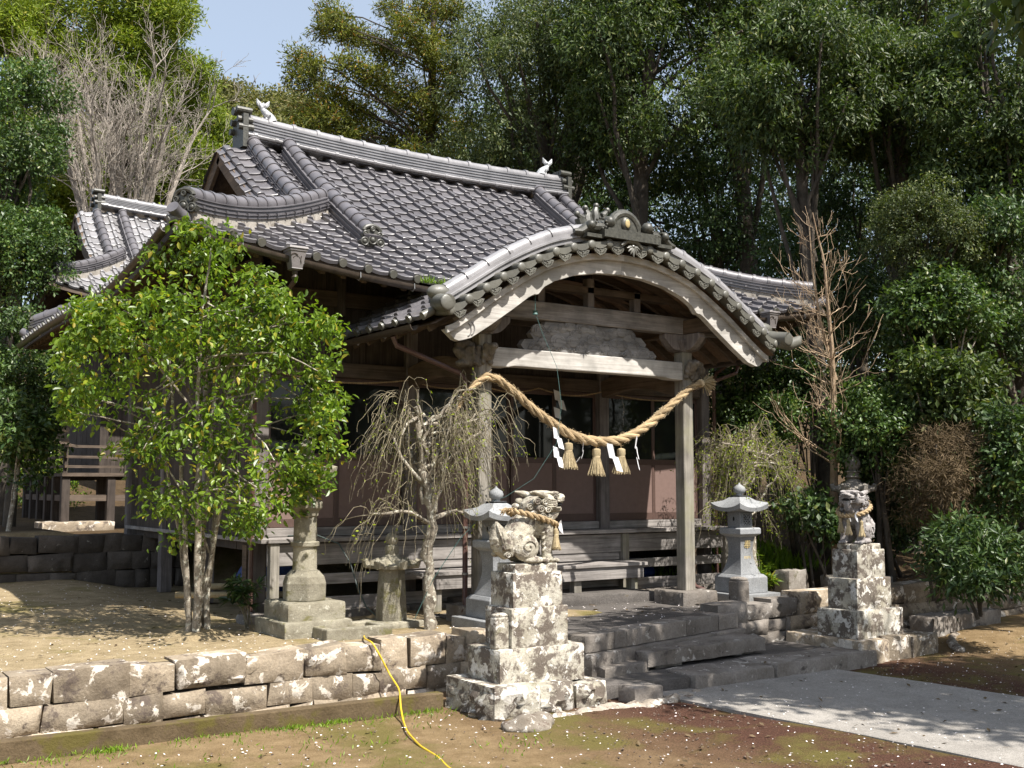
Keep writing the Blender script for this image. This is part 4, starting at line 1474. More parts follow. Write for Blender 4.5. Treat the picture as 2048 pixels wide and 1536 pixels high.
# arched bargeboard
TD = np.array([0, 0.42, 0.82, 1.25, 1.65, 2.05, 2.45, 2.75, 2.83])
TZ = np.array([4.905, 4.885, 4.805, 4.665, 4.45, 4.20, 3.91, 3.71, 3.66])
BD = np.array([0, 0.4, 0.8, 1.15, 1.32, 1.42, 1.47, 1.56, 1.8, 2.15, 2.45, 2.62, 2.69])
BZ = np.array([4.665, 4.645, 4.575, 4.455, 4.36, 4.245, 4.25, 4.205, 4.03, 3.79, 3.60, 3.55, 3.565])
s_ = np.linspace(-1, 1, 161)
tx = np.sign(s_) * np.abs(s_) ** 0.9 * 2.83
bx_ = np.sign(s_) * np.abs(s_) ** 0.9 * 2.69


def smooth_interp(x, xp, fp, w=0.10):
    x = np.abs(x)
    return (np.interp(np.abs(x - w), xp, fp) + np.interp(x, xp, fp) + np.interp(np.minimum(x + w, xp[-1]), xp, fp)) / 3


tz = smooth_interp(tx, TD, TZ)
bz = np.interp(np.abs(bx_), BD, BZ)
half = 80
for sl in (slice(0, half + 1), slice(half, None)):
    b_ = MB()
    b_.strip(list(zip(PCX + tx[sl], tz[sl])), list(zip(PCX + bx_[sl], bz[sl])), -0.74, -0.64)
    b_.strip(list(zip(PCX + tx[sl], tz[sl] + 0.035)), list(zip(PCX + tx[sl], tz[sl] - 0.055)), -0.80, -0.742)
    b_.build('bargeboard', M['pale_x'], hall, bev=0.006)
for sg in (-1, 1):
    b_ = MB()
    for k in range(2):
        b_.tube([(PCX + sg * (2.52 - 0.05 * k + 0.07 * math.cos(q_)), -0.745, 3.70 + 0.02 * k + 0.085 * math.sin(q_)) for q_ in np.linspace(-1.2 if sg > 0 else 1.9, 1.5 if sg > 0 else 4.4, 9)], 0.008, 5)
    b_.build('barge_scroll', M['carve'], hall, True)

# porch roof: tiled barrel following the arch
LK = 3.05
sx_ = np.linspace(0, LK, 200)
arc = np.r_[0, np.cumsum(np.hypot(np.diff(sx_), np.diff(zk(sx_))))]
AL = arc[-1]


def porch_P(sg):
    def P(u, v):
        u, v = np.broadcast_arrays(np.asarray(u, float), np.asarray(v, float))
        d = np.interp(AL - v, arc, sx_)
        return PCX + sg * d, u, zk(d) + 0.0
    return P


mb = MB()
kp = lambda u, v: (u > -0.62)
for sg in (-1, 1):
    tile_roof(mb, porch_P(sg), -0.70, 2.25, 0.368, AL - 0.02, 0.24, kp, ns=9)
mb.build('porch_roof', M['tile'], hall, True, ang=40)
mb = MB()
for sg in (-1, 1):
    eave_caps(mb, porch_P(sg), [-0.70 + 0.368 * (i + 0.17) for i in range(8)], 0.0, (sg, 0, -0.5))
mb.build_each('eave_cap_tile', M['tile_verge'], hall, True)
# underside of the porch roof: boards and curved rafters
b_ = MB()
xs = np.linspace(-2.98, 2.98, 90)
ys = np.array([-0.78, 0.4, 1.2, 2.0])
b_.grid(PCX + xs[:, None] + 0 * ys[None], ys[None] + 0 * xs[:, None], (smooth_interp(xs, KD, KZ) - 0.13)[:, None] + 0 * ys[None])
b_.build('porch_soffit', M['soffit'], hall, True)
b_ = MB()
for y in np.arange(-0.45, 1.95, 0.42):
    for sg in (-1, 1):
        d = np.linspace(0.35, 2.9, 24)
        b_.sweep(np.c_[PCX + sg * d, np.full(24, y), smooth_interp(d, KD, KZ) - 0.19], [(-0.035, -0.05), (0.035, -0.05), (0.035, 0.05), (-0.035, 0.05)])
b_.build_each('porch_rafter', M['dark_x'], hall)

# verge tiles stepping along the arch, each with a round cap and a pendant lip
ad = np.linspace(0, 2.86, 300)
az = np.interp(ad, KD, KZ) + 0.0
al = np.r_[0, np.cumsum(np.hypot(np.diff(ad), np.diff(az)))]
nst = 10
vb, vc = MB(), MB()
for sg in (-1, 1):
    for i in range(nst):
        s0, s1 = al[-1] * (i + 0.18) / (nst + 0.18), al[-1] * (i + 1.18) / (nst + 0.18)
        d0, d1 = np.interp(s0, al, ad), np.interp(s1, al, ad)
        z0, z1 = np.interp(d0, ad, az), np.interp(d1, ad, az)
        z0, z1 = z0 - 0.05, z1 - 0.05
        zb = 0.5 * (z0 + z1) * 0.35 + 0.65 * z1 - 0.035
        x0, x1 = PCX + sg * d0, PCX + sg * d1
        u = np.linspace(0, 1, 9)
        px = x0 + (x1 - x0) * u
        pz = zb + (z0 - zb) * 0.62 * (1 - u) ** 1.5 + 0.04 * (u - 0.5) ** 2 + 0.055
        Yg = np.array([-0.92, -0.89, -0.6])
        vb.grid(px[:, None] + 0 * Yg[None], Yg[None] + 0 * px[:, None], pz[:, None] + np.array([0, 0.008, 0.02])[None])
        vb.strip(list(zip(px, pz + 0.01)), list(zip(px, pz - 0.035 - 0.045 * np.sin(math.pi * u))), -0.932, -0.62)
        vc.tube([(x1, -0.935, z1 + 0.0), (x1, -0.6, z1 + 0.03)], 0.062, 12)
        vc.ball((x1, -0.935, z1), (0.060, 0.02, 0.060), 12, 7)
        vp = MB()
        pz = pz - 0.05
        xm = (x0 + x1) / 2
        hw = abs(x1 - x0) * 0.40
        poly = [(xm - hw, pz[4] - 0.01), (xm - hw * 0.75, pz[4] - 0.07), (xm - hw * 0.3, pz[4] - 0.105), (xm, pz[4] - 0.125), (xm + hw * 0.3, pz[4] - 0.105), (xm + hw * 0.75, pz[4] - 0.07), (xm + hw, pz[4] - 0.01)]
        vp.prism(poly, 1, -0.92, -0.895)
        for k in range(9):
            a = k / 8 * math.pi
            vp.ball((xm - hw * 0.66 * math.cos(a), -0.922, pz[4] - 0.03 - 0.05 * math.sin(a)), 0.010, 6, 5)
        vp.ball((xm, -0.924, pz[4] - 0.05), 0.014, 6, 5)
        vp.build('verge_pendant', M['tile_verge'], hall, True)
vb.build_each('verge_tile', M['tile_verge'], hall, True)
vc.build_each('verge_cap', M['tile_verge'], hall, True)
# curved verge ridge: flat courses with a collared round cap
for sg in (-1, 1):
    d = np.linspace(0.42, 2.78, 40)
    path = np.c_[PCX + sg * d, np.full(40, -0.66), smooth_interp(d, KD, KZ) + 0.02]
    b_ = MB()
    b_.sweep(path, [(-0.13, 0), (0.13, 0), (0.13, 0.06), (0.155, 0.06), (0.155, 0.085), (0.12, 0.09), (0.12, 0.13), (-0.12, 0.13), (-0.12, 0.09), (-0.155, 0.085), (-0.155, 0.06), (-0.13, 0.06)], up=(0, 0, 1))
    o_ = b_.build('verge_ridge', M['tile_ridge'], hall)
    c_ = MB()
    top = path + np.array([0, 0, 0.165])
    c_.tube(top, 0.092, 14)
    R_ = resample(top, 0.36)
    for i in range(len(R_) - 1):
        t_ = (R_[i + 1] - R_[i]) / np.linalg.norm(R_[i + 1] - R_[i])
        c_.tube([R_[i], R_[i] + t_ * 0.05], 0.108, 14)
    c_.build('cap_tile', M['tile_ridge'], o_, True)
    e = path[-1]
    c_ = MB()
    c_.ball(e + (sg * 0.08, 0, 0.13), (0.18, 0.11, 0.105), 16, 10)
    c_.tube([e + (sg * 0.06, 0.05, 0.02), e + (sg * 0.16, -0.18, -0.02), e + (sg * 0.20, -0.40, -0.05)], [0.12, 0.105, 0.10], 16)
    c_.ball(e + (sg * 0.20, -0.40, -0.05), (0.10, 0.02, 0.10), 16, 8)
    if sg > 0:
        c_.tube([e + (0.12, -0.25, -0.08), e + (0.32, -0.30, -0.12), e + (0.50, -0.30, -0.06), e + (0.58, -0.30, 0.02)], [0.09, 0.09, 0.085, 0.03], 12)
    c_.build('verge_end_tile', M['tile_verge'], o_, True)
# ornament at the apex: scrolled plate, rolled hood and rising cloud
oc = MB()
oc.box(PCX - 0.50, PCX + 0.50, -1.0, -0.52, 5.10, 5.20)
oc.box(PCX - 0.42, PCX + 0.42, -0.98, -0.54, 5.20, 5.235)
a = np.linspace(0, math.pi, 15)
oc.tube([(PCX + 0.26 * math.cos(q_), -0.80, 5.22 + 0.29 * math.sin(q_)) for q_ in a], 0.065, 10)
oc.prism([(PCX + 0.235 * math.cos(q_), 5.22 + 0.275 * math.sin(q_)) for q_ in a], 1, -0.84, -0.62)
for sg in (-1, 1):
    oc.tube([(PCX + sg * 0.30, -0.82, 5.32), (PCX + sg * 0.42, -0.84, 5.26), (PCX + sg * 0.66, -0.84, 5.24), (PCX + sg * 0.80, -0.84, 5.15), (PCX + sg * 0.90, -0.84, 5.15)], [0.08, 0.09, 0.075, 0.06, 0.03], 10)
    oc.ball((PCX + sg * 0.34, -0.90, 5.33), 0.085, 12, 8)
    oc.ball((PCX + sg * 0.66, -0.90, 5.25), 0.07, 10, 7)
    for k in range(8):
        q_ = k / 7 * 4.5
        oc.ball((PCX + sg * (0.5 + 0.09 * math.cos(q_)), -0.93, 5.29 + 0.07 * math.sin(q_)), 0.022, 6, 5)
    oc.box(PCX + sg * 0.62 - 0.14, PCX + sg * 0.62 + 0.14, -0.95, -0.6, 5.08, 5.13)
oc.ball((PCX, -0.84, 5.36), (0.09, 0.05, 0.105), 12, 8)
oc.build('apex_ornament', M['oni'], hall, True)
oc = MB()
oc.ball((PCX, -0.885, 5.36), (0.042, 0.012, 0.062), 10, 7)
oc.build('apex_boss', M['gold'], hall, True)
cl = MB()
for x, h, lean in ((-0.34, 0.22, -0.04), (-0.24, 0.28, 0.02), (-0.12, 0.24, 0.07), (-0.42, 0.12, -0.08)):
    cl.tube([(PCX + x, -0.45, 5.28), (PCX + x + lean, -0.45, 5.40 + h * 0.4), (PCX + x + lean * 0.4, -0.45, 5.36 + h * 0.8), (PCX + x + lean * 1.8, -0.45, 5.40 + h)], [0.10, 0.075, 0.06, 0.02], 8)
    cl.ball((PCX + x + lean * 1.6, -0.45, 5.39 + h), 0.045, 8, 6)
cl.build('apex_cloud', M['oni'], hall, True)
fl_ = MB()
for k in range(7):
    q_ = math.pi * (1.08 + 0.84 * k / 6)
    p0 = np.array([PCX + 0.02, -0.96, 5.02])
    dq = np.array([math.cos(q_), -0.15, math.sin(q_)])
    fl_.tube([p0, p0 + dq * 0.06, p0 + dq * (0.12 + 0.03 * (k == 3))], [0.012, 0.030, 0.004], 6)
fl_.ball((PCX + 0.02, -0.97, 5.02), 0.026, 8, 6)
fl_.tube([(PCX - 0.17, -0.94, 5.03), (PCX - 0.06, -0.95, 5.10), (PCX + 0.10, -0.95, 5.10), (PCX + 0.21, -0.94, 5.02)], [0.02, 0.035, 0.035, 0.02], 8)
fl_.build('flower_pendant', M['tile_verge'], hall, True)
# ridge running back from the apex
tile_ridge(hall, [(PCX, -0.5, 5.08), (PCX, 0.8, 5.10), (PCX, 2.0, 5.12)], 0.09, 0.10, 0.8, 0.3, plaster=False, name='porch_ridge')

# porch eave gutters and pipes
for sg in (-1, 1):
    gutter([(PCX + sg * 3.10, y, 3.80) for y in np.linspace(-0.45, 1.9, 10)], hall)
t_ = MB()
t_.tube([(PCX - 3.10, 0.1, 3.66), (PCX - 3.05, 0.1, 3.55), (-0.32, 0.06, 3.25), (-0.21, 0.06, 3.15), (-0.21, 0.06, 0.30), (-0.24, 0.0, 0.2), (-0.32, -0.1, 0.15)], 0.036, 10)
t_.build('rain_pipe', M['pipe'], hall, True)
t_ = MB()
t_.tube([(PCX + 3.10, 0.1, 3.66), (PCX + 3.05, 0.1, 3.55), (3.95, 0.06, 3.25), (3.82, 0.06, 3.15), (3.82, 0.06, 0.36), (3.84, 0.02, 0.26), (3.96, -0.05, 0.20)], 0.030, 10)
t_.build('rain_pipe', M['pipe'], hall, True)
t_ = MB()
for z in (2.9, 2.1, 1.2, 0.6):
    t_.tube([(-0.21, 0.06, z), (-0.21, 0.06, z + 0.03)], 0.042, 10)
    t_.tube([(3.82, 0.06, z), (3.82, 0.06, z + 0.03)], 0.036, 10)
t_.build('pipe_clip', M['metal'], hall, True)


# ------------------------------------------------------------------ rear hall on the upper terrace
rear = thing('rear_hall', 'smaller grey tiled wooden rear hall with railed veranda behind the main shrine hall', 'shrine', (1.8, 16.5, 0.9))
R1 = Irimoya(-2.95, 6.55, 13.0, 19.6, 5.80, 0.72, 0.052, 0.83, 0.45, -1.75, 1.75)
mb = MB()
tile_roof(mb, R1.front(), -2.95, 6.62, 0.33, 3.25, 0.24, R1.keep_front)
mb.build('tiled_roof', M['tile_ridge'], rear, True, ang=40)
mb = MB()
tile_roof(mb, R1.side(-1), 13.0, 19.6, 0.33, 2.1, 0.24, R1.keep_side)
tile_roof(mb, R1.side(1), 13.0, 19.6, 0.33, 2.1, 0.24, R1.keep_side)
tile_roof(mb, R1.front(-1), -2.95, 6.62, 0.33, 3.25, 0.5, R1.keep_front)
mb.build('rear_roof_slope', M['tile'], rear, True, ang=40)
roof_underside(R1, rear, 1.4)
irimoya_ridges(R1, rear, -0.62, (-1.15, 4.75), 0.26, False, ((-2.80, 0.13), (-0.95, 1.66)), scale=0.85)
w_ = MB()
planks(w_, -1.2, 4.8, 14.9, 1.9, 6.0, seed=5)
planks(w_, 14.9, 18.3, -1.23, 1.9, 6.0, 'y', seed=6)
planks(w_, 14.9, 18.3, 4.8, 1.9, 6.0, 'y', seed=7)
w_.build('plank_wall', M['plank_z'], rear)
for x in (-1.2, 0.8, 2.8, 4.8):
    p_ = MB()
    p_.box(x - 0.1, x + 0.1, 14.78, 14.98, 0.9, 6.0)
    p_.build('post', M['plank_z'], rear, bev=0.01)  # darker wood on rear posts and rails stands in for tree shade
v_ = MB()
v_.box(-2.3, 5.9, 13.9, 14.9, 1.98, 2.06)
v_.box(-2.3, -1.25, 14.9, 18.6, 1.98, 2.06)
v_.build('veranda_floor', M['dark_x'], rear)
for x in np.arange(-2.2, 5.9, 1.0):
    v_ = MB()
    v_.box(x - 0.09, x + 0.09, 13.95, 14.13, 0.95, 1.98)
    v_.build('veranda_post', M['plank_z'], rear, bev=0.01)
for y in np.arange(14.95, 18.6, 0.85):
    v_ = MB()
    v_.box(-2.29, -2.11, y - 0.09, y + 0.09, 0.95, 1.98)
    v_.build('veranda_post', M['plank_z'], rear, bev=0.01)
v_ = MB()
v_.box(-2.2, 5.8, 14.0, 14.06, 1.42, 1.56)
v_.box(-2.25, -2.19, 14.1, 18.6, 1.42, 1.56)
v_.build_each('veranda_rail', M['dark_x'], rear)
for z, ext in ((2.2, 0.0), (2.42, 0.0), (2.66, 0.32)):
    v_ = MB()
    xs = np.linspace(-2.25 - ext, 5.85, 16)
    v_.sweep(np.c_[xs, np.full(16, 14.0), z + np.where(xs < -2.2, 0.10 * ((-2.2 - xs) / 0.32) ** 2, 0)], [(-0.03, -0.03), (0.03, -0.03), (0.03, 0.03), (-0.03, 0.03)])
    v_.build('railing_bar', M['dark_x'], rear)
    v_ = MB()
    v_.bar((-2.22, 13.9 - ext, z + 0.003), (-2.22, 18.6, z + 0.003), 0.06, 0.06)
    v_.build('railing_bar', M['dark_y'], rear)
for x in np.arange(-2.22, 5.9, 1.34):
    v_ = MB()
    v_.box(x - 0.045, x + 0.045, 13.955, 14.045, 2.06, 2.63)
    v_.build('railing_post', M['plank_z'], rear)
fs = MB()
rough_slab(fs, [(-2.75, 13.55), (-1.2, 13.55), (-1.2, 14.4), (-2.75, 14.4)], 0.6, 0.96, seed=71, amp=0.03)
fs.build('foundation_stone', M['wall_stone'], rear, True, ang=50)

# ------------------------------------------------------------------ stone lanterns
def granite_lantern(name, label, c, s=1.0, text=True):
    """square modern granite lantern; (c) = foot, numbers read off the photo"""
    L = thing(name, label, 'lantern', c, 'granite lanterns beside the porch')
    x, y, z = c

    def tier(nm, prof, bev=0.008, mat='granite', smooth=False):
        b = MB()
        b.square([(r * s, h * s) for r, h in prof], (x, y, z))
        return b.build(nm, M[mat], L, smooth, bev)
    tier('base_slab', [(0.42, -0.03), (0.42, 0.125)])
    tier('plinth', [(0.285, 0.126), (0.285, 0.36), (0.24, 0.405)])
    hs = np.linspace(0, 1, 15)
    w_ = 0.115 + 0.10 * (1 - hs) ** 2.6 + 0.045 * hs ** 3.5
    shaft = tier('shaft', [(a, 0.406 + 0.565 * b) for a, b in zip(w_, hs)], 0.004)
    tier('platform', [(0.16, 0.972), (0.225, 1.02), (0.225, 1.10), (0.21, 1.115)])
    fb = tier('fire_box', [(0.135, 1.116), (0.135, 1.37)])
    # lattice window on the front face, leaf-shaped hole on the side face
    g_ = MB()
    yw = y - 0.137 * s
    for k in range(-3, 4):
        for dgn in (-1, 1):
            xa, za = -0.085, k * 0.055 - dgn * 0.085
            pts_ = [(q_, k * 0.055 + dgn * q_) for q_ in np.linspace(-0.08, 0.08, 17) if abs(k * 0.055 + dgn * q_) < 0.082]
            if len(pts_) > 2:
                a, b = pts_[0], pts_[-1]
                g_.bar((x + a[0] * s, yw - 0.004, z + (1.24 + a[1]) * s), (x + b[0] * s, yw - 0.004, z + (1.24 + b[1]) * s), 0.012 * s, 0.016 * s, (0, 1, 0))
    for a, b in (((-0.09, -0.09), (0.09, -0.09)), ((-0.09, 0.09), (0.09, 0.09)), ((-0.09, -0.09), (-0.09, 0.09)), ((0.09, -0.09), (0.09, 0.09))):
        g_.bar((x + a[0] * s, yw - 0.003, z + (1.24 + a[1]) * s), (x + b[0] * s, yw - 0.003, z + (1.24 + b[1]) * s), 0.016 * s, 0.02 * s, (0, 1, 0))
    g_.build('lattice', M['granite'], fb)
    h_ = MB()
    h_.box(x - 0.085 * s, x + 0.085 * s, yw - 0.0015, yw + 0.02, z + 1.155 * s, z + 1.325 * s)  # black panel paints the dark inside behind the lattice
    h_.ball((x - 0.1345 * s, y, z + 1.25 * s), (0.006, 0.02 * s, 0.035 * s), 10, 8)
    h_.build('opening_shade', M['hole_shade'], fb)
    # curved four-sided roof with sweeping eaves
    r_ = MB()
    n = 13
    u = np.linspace(-1, 1, n)
    ring = []
    lay = [(0.305, 0.0, 0.055), (0.315, 0.06, 0.075), (0.25, 0.115, 0.035), (0.18, 0.155, 0.012), (0.115, 0.215, 0.0), (0.10, 0.225, 0.0), (0.10, 0.245, 0.0)]
    for q in range(4):
        d1 = [(0, -1), (1, 0), (0, 1), (-1, 0)][q]
        d2 = (-d1[1], d1[0])
        G = np.array([[(x + s * w2 * (d1[0] + d2[0] * t_), y + s * w2 * (d1[1] + d2[1] * t_), z + s * (1.365 + hh + lf * abs(t_) ** 2.2)) for t_ in u] for w2, hh, lf in [(0.13, 0.0, 0.0)] + lay])
        r_.grid(G[:, :, 0].T, G[:, :, 1].T, G[:, :, 2].T)
    r_.box(x - 0.1 * s, x + 0.1 * s, y - 0.1 * s, y + 0.1 * s, z + 1.59 * s, z + 1.612 * s)
    r_.build('roof', M['granite'], L, True, ang=30)
    j = MB()
    j.lathe([(0.055 * s, 1.612 * s), (0.05 * s, 1.635 * s), (0.088 * s, 1.66 * s), (0.098 * s, 1.70 * s), (0.085 * s, 1.74 * s), (0.05 * s, 1.765 * s), (0.02 * s, 1.785 * s), (0.008 * s, 1.81 * s)], 20, (x, y, z))
    j.build('jewel', M['granite'], L, True, ang=50)
    if text:
        for k, (ch, zz) in enumerate((('奉', 0.80), ('納', 0.62))):
            tc = bpy.data.curves.new('t', 'FONT')
            tc.body = ch
            tc.size = 0.155 * s
            tc.align_x = 'CENTER'
            tc.extrude = 0.002
            to = bpy.data.objects.new('t', tc)
            S.collection.objects.link(to)
            dg = bpy.context.evaluated_depsgraph_get()
            me = bpy.data.meshes.new_from_object(to.evaluated_get(dg))
            bpy.data.objects.remove(to)
            hh = (zz + 0.04 - 0.406) / 0.565
            wy = 0.115 + 0.10 * (1 - hh) ** 2.6 + 0.045 * hh ** 3.5
            tilt = math.atan2(0.26 * (1 - hh) ** 1.6 - 0.1575 * hh ** 2.5, 0.565)
            me.transform(Matrix.Translation((x + 0.005, y - wy * s - 0.004, z + zz * s)) @ Matrix.Rotation(math.pi / 2 - tilt, 4, 'X'))
            link('inscription', me, M['gold'], shaft)
    return L


granite_lantern('granite_lantern', 'smooth grey granite lantern with gilt characters to the right of the porch post', (4.77, -0.02, 0.0))
granite_lantern('granite_lantern', 'smooth grey granite lantern half hidden behind the left guardian lion pedestal', (-0.16, -0.60, 0.0), 0.97, False)

# tall old lantern on the left terrace
L = thing('old_stone_lantern', 'tall mossy old stone lantern with ringed round column beside the bright green tree', 'lantern', (-2.42, 0.15, 0))
lx, ly = -2.42, 0.15


def lant(nm, prof, n, mat='old_lantern', smooth=True, rot=0.0, bev=0.0, par=None, c=None):
    b = MB()
    b.lathe(prof, n, c or (lx, ly, 0), rot)
    return b.build(nm, M[mat], par or L, smooth, bev, 40)


b = MB()
rough_slab(b, [(lx - 0.43, ly - 0.45), (lx + 0.43, ly - 0.45), (lx + 0.43, ly + 0.45), (lx - 0.43, ly + 0.45)], -0.05, 0.19, seed=81, amp=0.012)
b.build('lower_base', M['old_lantern'], L, True, ang=45)
b = MB()
rough_slab(b, [(lx - 0.36, ly - 0.36), (lx + 0.36, ly - 0.36), (lx + 0.36, ly + 0.36), (lx - 0.36, ly + 0.36)], 0.18, 0.395, seed=82, amp=0.012)
b.build('upper_base', M['old_lantern'], L, True, ang=45)
lant('plinth', [(0.27, 0.39), (0.275, 0.60), (0.25, 0.68), (0.19, 0.74), (0.165, 0.76)], 6, rot=0.3, smooth=False, bev=0.02)
lant('column', [(0.145, 0.75), (0.142, 1.03), (0.17, 1.04), (0.172, 1.085), (0.142, 1.095), (0.135, 1.38)], 28)
lant('platform', [(0.135, 1.375), (0.16, 1.40), (0.17, 1.46), (0.215, 1.49), (0.215, 1.56), (0.20, 1.575)], 6, rot=0.3, smooth=False, bev=0.012)
fbx = lant('fire_box', [(0.14, 1.57), (0.155, 1.88)], 6, rot=0.3, smooth=False, bev=0.01)
h_ = MB()
for a in (-math.pi / 2 + 0.30,):
    h_.ball((lx + 0.135 * math.cos(a), ly + 0.135 * math.sin(a), 1.73), (0.045, 0.045, 0.075), 10, 8)
h_.build('opening_shade', M['hole_shade'], fbx, True)


def curl_roof(parent, c, z, r, h, n=6, mat='old_lantern', rot=0.3):
    b = MB()
    b.lathe([(r * 0.55, z), (r * 0.92, z + 0.005), (r * 0.97, z + h * 0.22), (r * 0.72, z + h * 0.42), (r * 0.45, z + h * 0.70), (r * 0.24, z + h)], n, (c[0], c[1], 0), rot)
    for k in range(n):
        a = rot + k * 2 * math.pi / n
        d = np.array([math.cos(a), math.sin(a), 0])
        p0 = np.array([c[0], c[1], 0])
        b.tube([p0 + d * r * 0.5 + (0, 0, z + h * 0.5), p0 + d * r * 0.85 + (0, 0, z + h * 0.25), p0 + d * r * 1.08 + (0, 0, z + h * 0.28), p0 + d * r * 1.12 + (0, 0, z + h * 0.48), p0 + d * r * 1.0 + (0, 0, z + h * 0.55)], np.array([0.05, 0.055, 0.055, 0.05, 0.03]) * r / 0.3, 8)
    return b.build('roof', M[mat], parent, True, ang=40)


curl_roof(L, (lx, ly), 1.87, 0.31, 0.20)
lant('jewel', [(0.08, 2.05), (0.11, 2.08), (0.11, 2.12), (0.07, 2.14), (0.10, 2.18), (0.105, 2.23), (0.06, 2.29), (0.01, 2.33)], 18)

# short old lantern: hexagonal shaft with a curled roof and jewel
lx, ly = -1.13, 0.36
L = thing('short_stone_lantern', 'short old stone lantern with hexagonal shaft and curled roof beside the weeping plum', 'lantern', (lx, ly, 0))
b = MB()
rough_slab(b, [(lx - 0.30, ly - 0.30), (lx + 0.30, ly - 0.30), (lx + 0.30, ly + 0.30), (lx - 0.30, ly + 0.30)], -0.04, 0.055, seed=83, amp=0.02)
b.build('base_stone', M['old_lantern'], L, True, ang=45)
lant('shaft', [(0.205, 0.05), (0.165, 0.72)], 6, rot=0.52, smooth=False, bev=0.012)
curl_roof(L, (lx, ly), 0.70, 0.30, 0.20, rot=0.52)
lant('jewel', [(0.08, 0.87), (0.09, 0.93), (0.085, 0.99), (0.06, 1.01), (0.085, 1.05), (0.085, 1.10), (0.05, 1.15), (0.01, 1.17)], 18)

# dark old lantern behind the right lion
lx, ly = 7.0, -0.42
L = thing('rear_stone_lantern', 'dark old stone lantern with onion finial standing in the shade behind the right guardian lion', 'lantern', (lx, ly, 0.1))
b = MB()
rough_slab(b, [(lx - 0.40, ly - 0.40), (lx + 0.40, ly - 0.40), (lx + 0.40, ly + 0.40), (lx - 0.40, ly + 0.40)], -0.02, 0.30, seed=84, amp=0.015)
b.build('base_stone', M['dark_lantern'], L, True, ang=45)
lant('shaft', [(0.20, 0.29), (0.16, 0.40), (0.135, 0.85), (0.15, 1.10)], 8, 'dark_lantern', False, 0.2, 0.01)
lant('platform', [(0.14, 1.10), (0.22, 1.20), (0.23, 1.32), (0.20, 1.34)], 6, 'dark_lantern', False, 0.2, 0.01)
fbx = lant('fire_box', [(0.17, 1.33), (0.18, 1.66)], 6, 'dark_lantern', False, 0.2, 0.01)
h_ = MB()
for k in range(3):
    h_.box(lx - 0.09 + 0.0, lx + 0.01, ly - 0.168, ly - 0.15, 1.41 + 0.06 * k, 1.455 + 0.06 * k)
h_.build('window_grid', M['hole_shade'], fbx)
curl_roof(L, (lx, ly), 1.65, 0.30, 0.24, 6, 'dark_lantern', 0.2)
lant('jewel', [(0.10, 1.88), (0.13, 1.91), (0.10, 1.94), (0.10, 1.98), (0.14, 1.99), (0.08, 2.02), (0.12, 2.08), (0.13, 2.14), (0.09, 2.21), (0.04, 2.27), (0.01, 2.36)], 18, 'dark_lantern')

# ------------------------------------------------------------------ guardian lions on pedestals
def pedestal(label, cx, cy, zb, tiers, mat, seed):
    P = thing('stone_pedestal', label, 'pedestal', (cx, cy, zb))
    z = zb
    for k, (hx, hy, dx, dy, z1, nm) in enumerate(tiers):
        b = MB()
        rng = np.random.default_rng(seed + k)
        if nm == 'rock_base':
            x0, x1, y0, y1 = cx + dx - hx, cx + dx + hx, cy + dy - hy, cy + dy + hy
            cuts = [x0, x0 + 0.56, x0 + 1.0, x1]
            for i in range(3):
                stone_block(b, cuts[i] + 0.008, cuts[i + 1] - 0.008, z - 0.05, z1 + rng.uniform(-0.03, 0.02), y0, hy * 2, rng, 0.05, 0.025, 9, 7, 0.025)
            c2 = MB()
            e = [y0, (y0 + y1) / 2, y1]
            for i in range(2):
                stone_block(c2, e[i] + 0.008, e[i + 1] - 0.008, z - 0.05, z1 - 0.01, 0, 0.4, rng, 0.05, 0.025, 7, 7, 0.02)
            V = np.concatenate(c2.V)
            V2 = np.c_[x0 + V[:, 1] + 0.02, y0 + y1 - V[:, 0], V[:, 2]]
            b.V.append(V2)
            for f in c2.F:
                b.F.append([tuple(int(q_) + b.n for q_ in r) for r in f])
            b.n += len(V2)
            b.box(x0 + 0.06, x1 - 0.06, y0 + 0.06, y1, z - 0.05, z1 - 0.06)
        else:
            rough_slab(b, [(cx + dx - hx, cy + dy - hy), (cx + dx + hx, cy + dy - hy), (cx + dx + hx, cy + dy + hy), (cx + dx - hx, cy + dy + hy)], z - 0.004, z1, seed=seed + k, amp=0.005, edge=0.014)
        b.build(nm, M[mat], P, True, ang=45)
        z = z1
    return P


pedestal('tall four-tiered pedestal blotched with white and black lichen under the left guardian lion', -0.93, -2.39, -0.6,
         [(0.725, 0.47, 0, 0.02, -0.32, 'rock_base'), (0.545, 0.31, 0, 0.02, 0.057, 'lower_block'), (0.37, 0.25, 0, 0.015, 0.47, 'middle_block'), (0.32, 0.215, 0, 0.015, 0.835, 'upper_block'), (0.275, 0.17, 0, 0.0, 0.925, 'statue_plinth')], 'ped', 101)
pedestal('three-tiered pedestal spotted with black lichen under the right guardian lion', 4.915, -2.15, -0.3,
         [(0.485, 0.34, 0, 0.01, 0.07, 'lower_block'), (0.367, 0.25, 0, 0.01, 0.492, 'middle_block'), (0.295, 0.215, 0, 0.01, 0.879, 'upper_block'), (0.25, 0.17, 0, 0.0, 0.955, 'statue_plinth')], 'ped', 131)
lg = thing('pedestal_footing', 'low row of pale stone blocks under the right guardian lion pedestal', 'footing', (5.2, -2.2, -0.6))
b = MB()
for i, (xa, xb) in enumerate(((4.30, 4.85), (4.86, 5.32), (5.33, 5.95))):
    rough_slab(b, [(xa, -2.66), (xb - 0.01, -2.66), (xb - 0.01, -1.3), (xa, -1.3)], -0.65, -0.305 + 0.02 * (i % 2), seed=140 + i, amp=0.025)
b.build_each('footing_block', M['wall_stone'], lg, True, ang=50)


